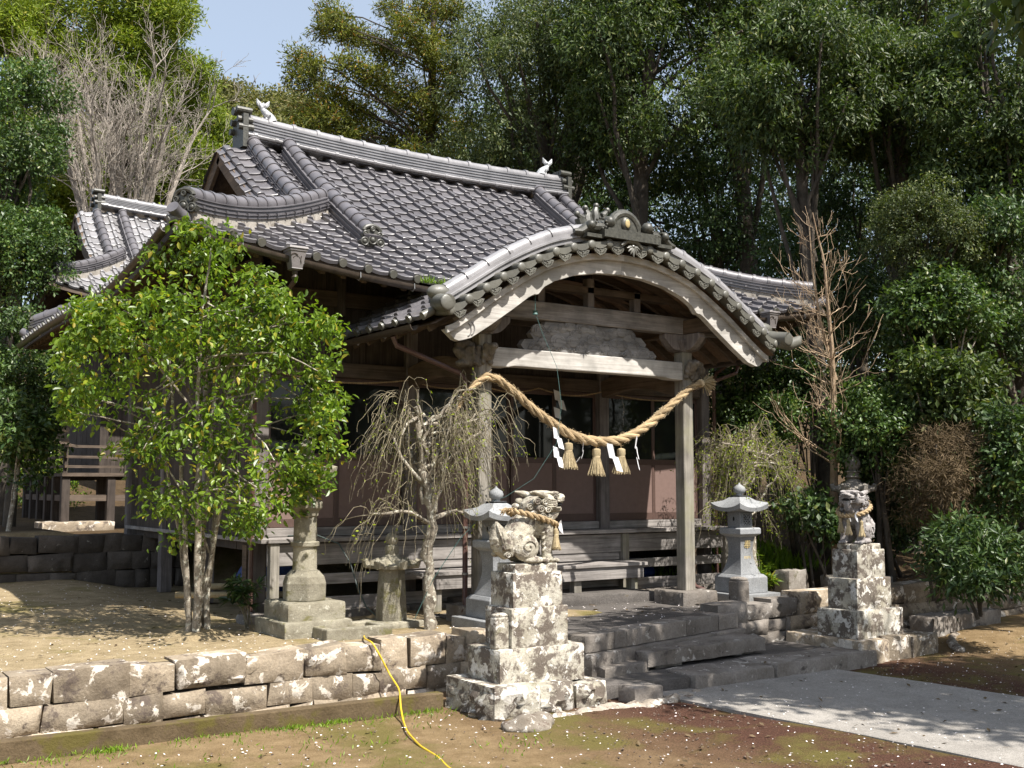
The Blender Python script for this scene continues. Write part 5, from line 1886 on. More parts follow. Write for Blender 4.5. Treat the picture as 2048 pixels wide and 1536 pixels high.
def lion(name, label, mat, mouth_open=True):
    """seated guardian lion facing +X, sitting on z = 0"""
    t_ = thing(name, label, 'lion statue', (0, 0, 0))
    b = MB()
    # trunk: rump, arched back, deep chest
    b.tube([(-0.19, 0, 0.17), (-0.15, 0, 0.30), (-0.07, 0, 0.42), (0.02, 0, 0.50), (0.08, 0, 0.58)], [0.13, 0.15, 0.15, 0.145, 0.13], 14)
    b.ball((0.10, 0, 0.45), (0.125, 0.13, 0.17))
    for s_ in (-1, 1):
        # haunch, hind foot, foreleg, paws with toes
        b.ball((-0.09, s_ * 0.105, 0.19), (0.145, 0.075, 0.165), 18, 12)
        b.ball((-0.01, s_ * 0.13, 0.04), (0.12, 0.05, 0.042))
        b.tube([(0.13, s_ * 0.10, 0.47), (0.165, s_ * 0.105, 0.30), (0.155, s_ * 0.105, 0.14), (0.165, s_ * 0.105, 0.03)], [0.085, 0.066, 0.054, 0.06], 12)
        b.ball((0.195, s_ * 0.105, 0.035), (0.075, 0.055, 0.04))
        for k in range(3):
            b.ball((0.255, s_ * 0.105 + (k - 1) * 0.034, 0.026), (0.034, 0.017, 0.028), 8, 6)
            b.ball((0.115, s_ * 0.13 + (k - 1) * 0.030, 0.030), (0.034, 0.015, 0.028), 8, 6)
        # jowl, ears laid back, brow, nostril
        b.ball((0.20, s_ * 0.10, 0.70), (0.09, 0.045, 0.075))
        b.tube([(0.13, s_ * 0.115, 0.795), (0.05, s_ * 0.15, 0.83), (-0.045, s_ * 0.15, 0.855)], [0.045, 0.038, 0.010], 8)
        b.ball((0.265, s_ * 0.075, 0.835), (0.062, 0.045, 0.026), 10, 7)
        b.ball((0.385, s_ * 0.042, 0.785), (0.038, 0.036, 0.028), 8, 6)
    b.ball((0.08, 0, 0.66), (0.145, 0.15, 0.15))
    b.ball((0.19, 0, 0.755), (0.145, 0.125, 0.095))
    b.ball((0.32, 0, 0.765), (0.095, 0.09, 0.045))
    b.box(0.28, 0.395, -0.082, 0.082, 0.735, 0.785)
    b.ball((0.40, 0, 0.80), (0.035, 0.05, 0.032))
    b.ball((0.16, 0, 0.84), (0.13, 0.10, 0.030))
    jz = 0.645 if mouth_open else 0.685
    b.ball((0.27, 0, jz - 0.012), (0.115, 0.082, 0.034))
    b.box(0.27, 0.37, -0.066, 0.066, jz - 0.03, jz + 0.016)
    b.tube([(0.345, 0, jz - 0.02), (0.31, 0, 0.57), (0.23, 0, 0.52)], [0.045, 0.055, 0.06], 10)
    # plume tail
    b.tube([(-0.23, 0, 0.08), (-0.31, 0, 0.18), (-0.345, 0, 0.30), (-0.335, 0, 0.42), (-0.36, 0, 0.50)], [0.06, 0.085, 0.085, 0.055, 0.012], 10)
    for s_ in (-1, 1):
        b.tube([(-0.24, s_ * 0.05, 0.10), (-0.29, s_ * 0.095, 0.20), (-0.315, s_ * 0.10, 0.31), (-0.35, s_ * 0.09, 0.39)], [0.05, 0.055, 0.045, 0.01], 8)
    me = blob(b, 0.0075, 1, 0.003, 45, 'lion_body')
    o = link('body', me, M[mat], t_)
    for s_ in (-1, 1):
        cu = MB()
        # rows of mane locks, each a tight spiral
        for x, y, z, r in ((0.10, 0.150, 0.73, 0.042), (0.01, 0.148, 0.735, 0.044), (-0.055, 0.115, 0.67, 0.044), (0.045, 0.160, 0.645, 0.046), (0.135, 0.150, 0.635, 0.042), (-0.03, 0.140, 0.585, 0.042), (0.065, 0.155, 0.555, 0.042), (0.155, 0.130, 0.545, 0.038), (-0.31, 0.100, 0.20, 0.048), (-0.30, 0.105, 0.11, 0.040), (0.02, 0.135, 0.495, 0.036), (0.11, 0.140, 0.475, 0.034)):
            cu.ball((x, s_ * (y - 0.006), z), (r * 0.95, 0.022, r * 0.95), 12, 7)
            a = np.linspace(0, 10.5, 28)
            rr = r * (1 - a / 12.0)
            cu.tube([(x + q_ * math.cos(b_), s_ * (y + 0.012 + 0.014 * (1 - q_ / r)), z + q_ * math.sin(b_)) for q_, b_ in zip(rr, a)], 0.0075, 5)
        # swept cheek whiskers, lips, teeth
        for k in range(5):
            cu.tube([(0.245, s_ * 0.128, 0.672 + 0.020 * k), (0.17, s_ * 0.152, 0.668 + 0.022 * k), (0.09, s_ * 0.165, 0.69 + 0.024 * k)], [0.010, 0.012, 0.005], 6)
        cu.tube([(0.405, s_ * 0.03, 0.742), (0.35, s_ * 0.083, 0.742), (0.27, s_ * 0.098, 0.735), (0.235, s_ * 0.11, 0.70), (0.27, s_ * 0.092, jz + 0.012), (0.35, s_ * 0.068, jz + 0.012)], 0.012, 7)
        for k in range(5):
            cu.tube([(0.385 - 0.028 * k, s_ * (0.05 + 0.007 * k), 0.742), (0.385 - 0.028 * k, s_ * (0.05 + 0.007 * k), 0.715)], [0.010, 0.006], 5)
        # ribbed plume
        for k in range(4):
            cu.tube([(-0.25 - 0.02 * k, s_ * (0.085 - 0.015 * k), 0.12), (-0.345 - 0.012 * k, s_ * (0.105 - 0.02 * k), 0.26), (-0.375, s_ * (0.085 - 0.02 * k), 0.38), (-0.37, s_ * 0.03, 0.47)], [0.008, 0.014, 0.012, 0.004], 6)
        # foreleg feathering and haunch scroll
        a = np.linspace(0, 7.5, 22)
        cu.tube([(-0.10 + 0.085 * (1 - q_ / 9) * math.cos(q_), s_ * (0.176 + 0.006 * (q_ / 7)), 0.20 + 0.085 * (1 - q_ / 9) * math.sin(q_)) for q_ in a], 0.008, 5)
        for k in range(4):
            cu.tube([(0.115, s_ * 0.145, 0.40 - 0.07 * k), (0.09, s_ * 0.14, 0.36 - 0.07 * k), (0.10, s_ * 0.135, 0.33 - 0.07 * k)], [0.014, 0.018, 0.004], 6)
        # eyeball in its socket ring
        a = np.linspace(0, 2 * math.pi, 14)
        cu.tube([(0.275 + 0.028 * math.cos(q_), s_ * 0.108, 0.800 + 0.020 * math.sin(q_)) for q_ in a], 0.007, 5)
        cu.ball((0.275, s_ * 0.103, 0.800), (0.016, 0.014, 0.013), 8, 6)
        cu.build('carved_mane', M[mat], t_, True)
    m_ = MB()  # solid black shapes give mouth, nostrils and eye sockets their shade
    m_.ball((0.315, 0, (0.735 + jz + 0.016) / 2), (0.092, 0.084, 0.030), 14, 8)
    for s_ in (-1, 1):
        m_.ball((0.420, s_ * 0.024, 0.795), (0.012, 0.010, 0.009), 8, 6)
        m_.ball((0.275, s_ * 0.101, 0.800), (0.026, 0.008, 0.018), 10, 6)
    m_.build('mouth_shade', M['hole_shade'], t_, True)
    return t_


def twisted(mb, path, r, strands=3, turns_per_m=3.0, n=8, rs=None, fuzz=0, rng=None):
    P = resample(path, 0.025)
    k = len(P)
    T = np.gradient(P, axis=0)
    T /= np.linalg.norm(T, axis=1)[:, None]
    sid = np.cross(T, (0.05, -1.0, 0.1))
    sid /= np.linalg.norm(sid, axis=1)[:, None]
    up = np.cross(T, sid)
    L_ = np.r_[0, np.cumsum(np.linalg.norm(np.diff(P, axis=0), axis=1))]
    R = np.full(k, r) if rs is None else np.interp(L_ / L_[-1], *rs)
    for j in range(strands):
        a = L_ * turns_per_m * 2 * math.pi + j * 2 * math.pi / strands
        off = (np.cos(a)[:, None] * sid + np.sin(a)[:, None] * up) * (R * 0.52)[:, None]
        mb.tube(P + off, R * 0.56, n)
    return P, R


def tassel(name, label, top, h, r, group, mat='straw_v', cat='tassel', d=1.0):
    t_ = thing(name, label, cat, (top[0], top[1], top[2] - h), group)
    x, y, z = top
    b = MB()
    b.lathe([(0.25 * r, z - 0.02 * h), (0.48 * r, z - 0.06 * h), (0.50 * r, z - 0.25 * h), (0.40 * r, z - 0.34 * h), (0.62 * r, z - 0.6 * h), (0.85 * r, z - 0.93 * h), (0.8 * r, z - 0.95 * h)], 16, (x, y, 0))
    rng = np.random.default_rng(int(abs(x * 100)) + 3)
    for k in range(70):
        a = rng.uniform(0, 2 * math.pi)
        q = rng.uniform(0.75, 1.06)
        hh = rng.uniform(0.93, 1.04)
        b.tube([(x + 0.40 * r * math.cos(a), y + 0.40 * r * math.sin(a), z - 0.33 * h), (x + 0.66 * r * q * math.cos(a), y + 0.66 * r * q * math.sin(a), z - 0.65 * h), (x + r * q * math.cos(a), y + r * q * math.sin(a), z - h * hh)], 0.05 * r, 4)
    b.build('straw', M[mat], t_, True)
    c = MB()
    for q in (0.33, 0.355):
        c.lathe([(0.42 * r, z - q * h - 0.012 * h), (0.46 * r, z - q * h), (0.42 * r, z - q * h + 0.012 * h)], 14, (x, y, 0))
    c.tube([(x, y, z + 0.35 * r * d), (x, y, z - 0.05 * h)], 0.05 * r + 0.002, 5)
    c.build_each('binding', M['straw_pale'], t_, True)
    return t_


M['straw_pale'] = plain('pale straw cord', (0.62, 0.50, 0.32), 0.85)


def shide(name, label, top, w, h, steps, group, yaw=0.0, curl=0.0, lean=0.0):
    """folded zigzag paper streamer"""
    t_ = MB()
    x, y, z = top
    sh = h / steps
    cy, sy = math.cos(yaw), math.sin(yaw)
    for k in range(steps):
        dx = (w * 0.34 if k % 2 else 0.0)
        cb = curl * ((k + 1) / steps) ** 1.5
        pts_ = []
        for q in (0, 0.5, 1.0):
            zz = z - sh * (k + q * 1.15)
            bl = curl * math.sin((k + q) / steps * math.pi) + lean * (k + q) / steps
            for e in (-0.5, 0.5):
                X = (e * w * 0.62 + dx + 0.22 * w * q)
                pts_.append((x + X * cy + bl, y + X * sy - 0.006 * (k % 2) - 0.02 * q * (1 if k % 2 else -1), zz + 0.22 * w * (e + 0.5) * -0.6))
        V = np.array(pts_)
        V2 = V + np.array([sy * 0.0015, -cy * 0.0015 - 0.0015, 0])
        t_.add(np.r_[V, V2], [(0, 1, 3, 2), (2, 3, 5, 4), (6, 8, 9, 7), (8, 10, 11, 9), (0, 6, 7, 1), (4, 5, 11, 10), (0, 2, 8, 6), (2, 4, 10, 8), (1, 7, 9, 3), (3, 9, 11, 5)])
    o = t_.build(name, M['paper'])
    return tag(o, label, 'paper streamer', group)


la = lion('guardian_lion', 'moss-flecked stone guardian lion in profile with open jaws on the left pedestal', 'lion')
la.location = (-0.93, -2.39, 0.925)
la.scale = (1.13, 1.12, 0.90)
lb = lion('guardian_lion', 'grey stone guardian lion facing the viewer on the right pedestal', 'lion_dark', False)
lb.location = (4.915, -2.12, 0.955)
lb.scale = (1.0, 1.08, 0.86)
lb.rotation_euler = (0, 0, math.pi + 0.33)
for (cx, cy, cz, sg, lab, n_t) in ((-0.93, -2.39, 0.925, 1, 'straw rope collar slung round the neck of the left guardian lion', 2), (4.915, -2.12, 0.955, -1, 'straw rope collar slung round the neck of the right guardian lion', 3)):
    a = np.linspace(0, 2 * math.pi, 40)
    P = np.c_[cx + sg * (0.07 + (0.285 if sg > 0 else 0.255) * np.cos(a)), cy + 0.215 * np.sin(a), cz + 0.475 - 0.085 * np.cos(a) * 1.0]
    c_ = thing('rope_collar', lab, 'rope', (cx, cy, cz + 0.5), 'straw rope collars of the lions')
    b = MB()
    twisted(b, P, 0.034, 2, 7.0)
    b.build('rope', M['straw_dark'] if 'straw_dark' in M else M['straw'], c_, True)
    b = MB()
    rng = np.random.default_rng(9)
    for k in range(26):
        q = P[20] + rng.normal(0, 0.012, 3)
        b.tube([q, q + np.array([-sg * 0.05, rng.normal(0, 0.03), 0.02]), q + np.array([-sg * 0.11, rng.normal(0, 0.05), -0.01 + rng.normal(0, 0.02)])], 0.004, 4)
    b.build('frayed_end', M['straw'], c_, True)
    b = MB()
    for dx, dy in ((0.03, -0.05), (0.0, 0.06)):
        z0 = cz + 0.41
        x0, y0 = cx + sg * (0.31 + dx), cy - 0.05 + dy
        b.add([(x0, y0, z0), (x0 + 0.025, y0 - 0.03, z0 + 0.05), (x0 + 0.04, y0 - 0.02, z0 + 0.01), (x0 + 0.02, y0 - 0.01, z0 - 0.07), (x0 + 0.055, y0 - 0.03, z0 - 0.11), (x0 + 0.005, y0, z0 - 0.03)], [(0, 2, 1), (0, 5, 3, 2), (3, 4, 2)])
    b.build('paper_strip', M['paper'], c_)
    if sg < 0:
        c_.rotation_euler = (0, 0, 0.33)
    spots = ((0.24, -0.20), (0.31, -0.12)) if n_t == 2 else ((0.26, -0.13), (0.31, 0.0), (0.22, 0.15))
    for i, (dx, dy) in enumerate(spots):
        tassel('straw_tassel', [['straw tassel on the near side of the left lion collar', 'straw tassel under the chin of the left lion'], ['straw tassel on the viewer right side of the right lion collar', 'straw tassel in the middle of the right lion collar', 'straw tassel on the viewer left side of the right lion collar']][0 if sg > 0 else 1][i if sg > 0 else 2 - i], (cx + (dx if sg > 0 else -(dx * math.cos(0.33) - dy * math.sin(0.33))), cy + (dy if sg > 0 else -(dx * math.sin(0.33) + dy * math.cos(0.33))), cz + (0.375 - 0.025 * i)), 0.22, 0.050, 'tassels on the lion collars')

# ------------------------------------------------------------------ great straw rope across the porch
sr = thing('straw_rope', 'thick twisted straw rope sagging between the two porch posts', 'rope', (1.9, -0.17, 2.37))
path = [(-0.50, -0.10, 2.68), (-0.36, -0.14, 2.92), (-0.20, -0.17, 3.10), (-0.04, -0.18, 3.20), (0.14, -0.18, 3.17), (0.42, -0.18, 3.00), (0.70, -0.18, 2.80), (1.0, -0.18, 2.63), (1.3, -0.18, 2.48), (1.6, -0.18, 2.395), (1.9, -0.18, 2.375), (2.2, -0.18, 2.40), (2.5, -0.18, 2.50), (2.8, -0.18, 2.66), (3.1, -0.18, 2.87), (3.4, -0.18, 3.08), (3.64, -0.18, 3.24), (3.84, -0.19, 3.315)]
b = MB()
P, R = twisted(b, path, 0.08, 3, 1.7, 10, ([0, 0.12, 0.3, 0.55, 0.8, 1], [0.032, 0.048, 0.058, 0.071, 0.060, 0.045]))
b.build('rope', M['straw'], sr, True)
b = MB()
rng = np.random.default_rng(12)
for k in range(900):
    i = rng.integers(0, len(P))
    d = rng.normal(size=3)
    d /= np.linalg.norm(d)
    t_ = P[min(i + 1, len(P) - 1)] - P[max(i - 1, 0)]
    t_ /= np.linalg.norm(t_)
    q = P[i] + d * R[i] * 0.9
    b.tube([q, q + d * 0.015 + t_ * 0.03, q + d * rng.uniform(0.015, 0.045) + t_ * rng.uniform(-0.05, 0.07)], 0.0016, 3, False)
b.build('loose_straw', M['straw_pale'], sr)
b = MB()
for k in range(150):
    d = np.array([1.0, 0, 0.25]) + rng.normal(0, 0.42, 3) * np.array([0.6, 1, 1.2])
    d /= np.linalg.norm(d)
    q = np.array([3.86, -0.19, 3.32])
    b.tube([q, q + d * 0.09, q + d * rng.uniform(0.16, 0.22) + (0, 0, -0.03)], 0.006, 4)
b.build('brush_end', M['straw_v'], sr, True)
b = MB()
b.tube([(3.80, -0.19, 3.30), (3.84, -0.19, 3.315)], 0.062, 10)
b.build('binding', M['straw_pale'], sr, True)
for x, z, h, lab in ((1.31, 2.36, 0.37, 'hanging from the porch rope nearest the long zigzag paper'), (1.80, 2.29, 0.39, 'hanging lowest from the middle of the porch rope'), (2.25, 2.30, 0.37, 'hanging from the porch rope nearest the right curled paper')):
    tassel('straw_tassel', 'straw broom tassel ' + lab, (x, -0.18, z), h, 0.125, 'tassels under the porch rope')
shide('paper_streamer', 'long white zigzag paper streamer hanging straight at the left of the porch rope', (1.06, -0.22, 2.56), 0.20, 0.52, 4, 'paper streamers on the porch rope', 0.3)
shide('paper_streamer', 'white paper streamer blown sideways between the left and middle tassels', (1.52, -0.24, 2.36), 0.12, 0.30, 3, 'paper streamers on the porch rope', 0.9, 0.06, -0.16)
shide('paper_streamer', 'white paper streamer between the middle and right tassels', (1.98, -0.25, 2.36), 0.15, 0.36, 2, 'paper streamers on the porch rope', -0.4, 0.0, 0.06)
shide('paper_streamer', 'curled white paper streamer at the right of the porch rope', (2.50, -0.24, 2.48), 0.13, 0.46, 3, 'paper streamers on the porch rope', 0.7, -0.05, 0.05)
# thin rope along the door lintel with folded papers
b = MB()
lp = []
for a, c in ((-2.1, -0.05), (-0.05, 1.2), (1.2, 2.3), (2.3, 3.58), (3.58, 5.8)):
    for q in np.linspace(0, 1, 9)[:-1]:
        lp.append((a + (c - a) * q, 1.90, 3.31 - 0.09 * math.sin(math.pi * q)))
twisted(b, lp, 0.014, 2, 14, 5)
tag(b.build('thin_rope', M['straw'], smooth=True), 'thin straw cord strung along the lintel above the sliding doors', 'rope')
shide('paper_streamer', 'white folded paper hanging from the thin cord in front of the dark window', (2.62, 1.86, 3.30), 0.24, 0.42, 3, None, 0.2)
shide('paper_streamer', 'thin grey paper strip dangling in front of the right door window', (3.98, 1.86, 3.26), 0.06, 0.5, 4, None, 0.9, 0.03)

# pulley and cord hanging under the arch, lead to the lantern
b = MB()
b.tube([(0.44, -0.62, 4.30), (0.44, -0.62, 4.05)], 0.006, 5)
b.lathe([(0.01, -0.03), (0.04, -0.025), (0.025, 0), (0.04, 0.025), (0.01, 0.03)], 12, (0.44, -0.62, 4.03))
b.tube([(0.44, -0.62, 4.03), (0.50, -0.70, 3.75), (0.62, -0.85, 3.3), (0.62, -0.95, 2.8), (0.50, -1.0, 2.3), (0.25, -0.85, 1.85), (-0.12, -0.75, 1.62), (-0.16, -0.7, 1.60)], 0.0032, 5)
b.tube([(-0.14, -0.66, 1.66), (-0.3, -0.6, 1.45), (-0.6, -0.45, 1.1), (-0.9, -0.3, 0.6), (-1.1, -0.2, 0.12)], 0.0045, 5)
tag(b.build('hanging_cord', M['green_cable'], smooth=True), 'thin green cord hanging from a small pulley under the porch arch', 'cord')
b = MB()
b.tube([(-2.1, 1.45, 1.10), (-1.8, 1.25, 1.12), (-1.55, 1.05, 1.0), (-1.45, 0.9, 0.75), (-1.42, 0.75, 0.45), (-1.36, 0.6, 0.2), (-1.2, 0.45, 0.03)], 0.010, 6)
tag(b.build('dark_cable', M['cable'], smooth=True), 'dark cable looping down from the veranda between the two old lanterns', 'cable')
# yellow hose over the wall
b = MB()
hp = [(-1.75, -0.25, 0.02), (-2.05, -0.7, 0.03), (-2.20, -1.05, 0.05), (-2.23, -1.27, 0.045), (-2.16, -1.33, -0.10), (-2.06, -1.36, -0.30), (-2.05, -1.55, -0.42), (-2.22, -1.90, -0.41), (-2.31, -2.07, -0.41), (-2.34, -2.14, -0.50), (-2.43, -2.36, -0.588), (-2.64, -2.83, -0.588), (-2.82, -3.39, -0.588), (-2.89, -3.84, -0.588), (-3.02, -4.25, -0.588), (-3.1, -5.2, -0.588), (-3.4, -6.2, -0.588), (-3.4, -7.5, -0.588)]
P = np.array(hp)
tt_ = np.linspace(0, len(hp) - 1, 120)
sm = np.stack([np.interp(tt_, np.arange(len(hp)), P[:, i]) for i in range(3)], 1)
for _ in range(3):
    sm[1:-1] = (sm[:-2] + sm[1:-1] * 2 + sm[2:]) / 4
b.tube(sm, 0.010, 8)
tag(b.build('garden_hose', M['hose'], smooth=True), 'yellow garden hose trailing down over the left stone wall onto the ground', 'hose')

# small stones
b = MB()
for a0, c0 in (((-2.38, -0.92), (-1.72, -0.92)), ):
    pass
bs = thing('stone_basin', 'low square hollow stone trough lying between the two old lanterns', 'basin', (-2.1, -0.45, 0))
b = MB()
b.box(-2.50, -1.66, -0.68, -0.56, -0.02, 0.135)
b.box(-2.50, -1.66, -0.20, -0.08, -0.02, 0.135)
b.box(-2.50, -2.38, -0.557, -0.203, -0.02, 0.135)
b.box(-1.78, -1.66, -0.557, -0.203, -0.02, 0.135)
b.build('rim', M['old_lantern'], bs, bev=0.015)
b = MB()
b.box(-2.377, -1.783, -0.557, -0.203, -0.02, 0.07)
b.build('soil_filling', M['soil'], bs)


def marker(x, y, z, h, hx, hy, lab, mat):
    b = MB()
    b.frustum(x, y, z, z + h * 0.9, hx, hy, hx * 0.96, hy * 0.96)
    b.lathe([(hx * 1.36, z + h * 0.9), (hx * 1.22, z + h * 0.96), (hx * 0.8, z + h)], 4, (x, y, 0), math.pi / 4, 1.0, hy / hx)
    return tag(b.build('marker_stone', M[mat], bev=0.02), lab, 'marker stone', 'stubby stone posts beside the steps')


marker(3.86, -0.86, -0.02, 0.47, 0.11, 0.11, 'stubby square stone post at the right edge of the porch paving', 'step_stone')
marker(-1.385, -2.53, 0.055, 0.37, 0.09, 0.06, 'stubby lichened stone post against the side of the left lion pedestal', 'ped')
b = MB()
rough_slab(b, [(0.05, -3.02), (0.42, -3.05), (0.42, -2.74), (0.05, -2.74)], -0.64, -0.42, seed=150, amp=0.012)
tag(b.build('loose_block', M['step_stone'], smooth=True, ang=50), 'single square grey stone block beside the left lion base at the foot of the steps', 'stone')
b = MB()
for x, y, sx_2, sy_2, sz in ((-1.55, -3.28, 0.28, 0.22, 0.10), (-1.36, -3.22, 0.14, 0.12, 0.12), (-1.72, -3.32, 0.12, 0.1, 0.06)):
    b.ball((x, y, -0.58), (sx_2, sy_2, sz), 12, 8)
o = link('pale_rock', blob(b, 0.025, 2, 0.03, 9, 'pale_rock'), M['rock'])
tag(o, 'pale weathered boulder on the ground in front of the left lion base', 'rock')
b = MB()
rng = np.random.default_rng(31)
pth = [(-1.2, -3.10), (-0.8, -3.05), (-0.3, -3.0), (0.2, -3.10), (0.7, -2.98), (1.0, -2.92)]
for i, (x, y) in enumerate(resample([(a, c, 0) for a, c in pth], 0.13)[:, :2]):
    b.ball((x, y + rng.normal(0, 0.02), -0.60), (rng.uniform(0.09, 0.17), rng.uniform(0.07, 0.13), rng.uniform(0.025, 0.055)), 10, 7)
o = link('mortar_skirt', blob(b, 0.02, 1, 0.03, 14, 'mortar_skirt'), M['rock'])
tag(o, 'lumpy pale mortar skirt along the foot of the left lion base', 'mortar')
b = MB()
for i, (x, y) in enumerate(resample([(6.15, -2.85, 0), (6.5, -2.5, 0), (6.9, -2.2, 0), (7.3, -2.0, 0), (7.5, -1.75, 0), (7.75, -1.62, 0)], 0.10)[:, :2]):
    b.ball((x, y + rng.normal(0, 0.015), -0.53 + 0.02 * i / 20), (rng.uniform(0.07, 0.1), rng.uniform(0.05, 0.08), 0.06), 8, 6)
o = link('mortar_kerb', blob(b, 0.022, 2, 0.02, 9, 'mortar_kerb'), M['rock'])
tag(o, 'winding white mortar strip on the ground at the right of the right lion', 'mortar')
for i, (x, y, z, r, lab) in enumerate(((6.45, -1.55, -0.45, 0.16, 'rounded pale stone on the ground beside the right lion footing'), (10.3, -1.75, -0.36, 0.26, 'rounded grey boulder at the foot of the right wall'), (8.3, 0.6, 0.27, 0.30, 'pale pointed rock in the shade above the right wall'), (4.15, -0.2, 0.05, 0.0, ''))):
    if r:
        b = MB()
        b.ball((x, y, z), (r, r * 0.8, r * 0.75), 12, 8)
        b.ball((x + r * 0.4, y, z - 0.02), (r * 0.6, r * 0.7, r * 0.55), 12, 8)
        tag(link('rock', blob(b, 0.03, 2, 0.04, 7, 'rock'), M['rock'] if i != 1 else M['wall_stone']), lab, 'rock')
b = MB()
rough_slab(b, [(6.9, -1.95), (8.9, -1.75), (8.9, -1.35), (6.9, -1.45)], -0.6, -0.24, seed=160, amp=0.03)
tag(b.build('long_slab', M['step_stone'], smooth=True, ang=50), 'long flat grey stone slab lying against the right retaining wall', 'stone')
b = MB()
rough_slab(b, [(5.6, -0.25), (6.0, -0.25), (6.0, 0.05), (5.6, 0.05)], 0.0, 0.42, seed=161, amp=0.03)
tag(b.build('upright_block', M['dark_lantern'], smooth=True, ang=50), 'squat dark stone block left behind the right guardian lion', 'stone')
# bamboo poles and tarp stored under the hall
for i, (z, y, lab) in enumerate(((0.22, 2.9, 'lower tan bamboo pole stored on the ground under the left side of the hall'), (0.31, 3.0, 'upper tan bamboo pole stored under the left side of the hall'))):
    b = MB()
    b.tube([(-2.95 + 0.5 * i, y + 0.5, z), (-1.6 + 0.3 * i, y - 0.4, z + 0.01)], 0.045, 10)
    tag(b.build('bamboo_pole', M['bamboo'] if 'bamboo' in M else M['straw_v'], smooth=True), lab, 'pole', 'poles stored under the hall')
b = MB()
b.ball((4.6, 2.9, 0.30), (0.75, 0.4, 0.25))
b.ball((5.1, 2.9, 0.25), (0.4, 0.35, 0.22))
tag(link('tarpaulin', blob(b, 0.05, 2, 0.05, 5, 'tarp'), M['tarp']), 'dark blue tarpaulin bundle stored under the right end of the veranda', 'tarp')
b = MB()
b.ball((-1.6, 3.2, 0.45), (0.5, 0.5, 0.35))
tag(link('tarpaulin', blob(b, 0.05, 2, 0.05, 5, 'tarp2'), M['tarp']), 'dark blue tarpaulin heap under the left corner of the hall', 'tarp')


# ------------------------------------------------------------------ vegetation
def unit(v):
    return v / np.maximum(np.linalg.norm(v, axis=-1, keepdims=True), 1e-9)


def leaf_mesh(mb, C, D, N, L, W, fold=0.0):
    """one leaf per row: base C, axis D, face normal N, length L, width W"""
    D = unit(D)
    Sd = unit(np.cross(D, N))
    Nn = np.cross(Sd, D)
    L, W = np.broadcast_to(L, len(C))[:, None], np.broadcast_to(W, len(C))[:, None]
    n = len(C)
    if fold:
        up = Nn * W * fold
        V = np.stack([C, C + D * L * 0.30 + Sd * W * 0.48 + up, C + D * L * 0.68 + Sd * W * 0.42 + up - Nn * L * 0.04, C + D * L - Nn * L * 0.12, C + D * L * 0.68 - Sd * W * 0.42 + up - Nn * L * 0.04, C + D * L * 0.30 - Sd * W * 0.48 + up], 1).reshape(-1, 3)
        b = (np.arange(n) * 6)[:, None]
        F = np.concatenate([b + np.array([[0, 1, 2, 3]]), b + np.array([[0, 3, 4, 5]])])
    else:
        V = np.stack([C, C + D * L * 0.5 + Sd * W * 0.5, C + D * L - Nn * L * 0.1, C + D * L * 0.5 - Sd * W * 0.5], 1).reshape(-1, 3)
        F = (np.arange(n) * 4)[:, None] + np.array([[0, 1, 2, 3]])
    mb.add(V, F)


def clump_leaves(mb, rng, centers, radii, counts, L, W, inner=0.45, up=0.8, outw=0.5, rnd=0.7, droop=0.2, fold=0.0, sub=6):
    """leaves gathered into small sprays inside each clump so the crown keeps gaps and light and dark lumps"""
    for c, r, n in zip(centers, radii, counts):
        n = int(n)
        k = max(1, n // sub)
        d = unit(rng.normal(size=(k, 3)))
        rr = inner + (1.05 - inner) * rng.random(k) ** 0.55
        sc = np.asarray(c) + d * rr[:, None] * np.asarray(r)
        i = rng.integers(0, k, n)
        tw = unit(d + rng.normal(0, 0.5, (k, 3)) + np.array([0, 0, -droop]))
        P = sc[i] + rng.normal(0, 1, (n, 3)) * L * 0.55 + tw[i] * (rng.random(n)[:, None] - 0.5) * L * 2.0
        D = tw[i] * 0.8 + rng.normal(0, 0.75, (n, 3)) + np.array([0, 0, -droop])
        N = np.array([0, 0, up]) + d[i] * outw + rng.normal(0, rnd, (n, 3))
        s = rng.uniform(0.65, 1.25, n)
        leaf_mesh(mb, P, D, N, L * s, W * s, fold)


def limb(mb, rng, a, b, r0, r1, bend=0.12, n=7, sides=7):
    a, b = np.array(a, float), np.array(b, float)
    t = np.linspace(0, 1, n)[:, None]
    L = np.linalg.norm(b - a)
    off = np.cumsum(rng.normal(0, bend * L / n, (n, 3)), 0)
    off -= t * off[-1]
    off += np.array([0, 0, 1]) * (np.sin(t * math.pi) * L * 0.06)
    P = a + (b - a) * t + off
    mb.tube(P, np.linspace(r0, r1, n), sides)
    return P


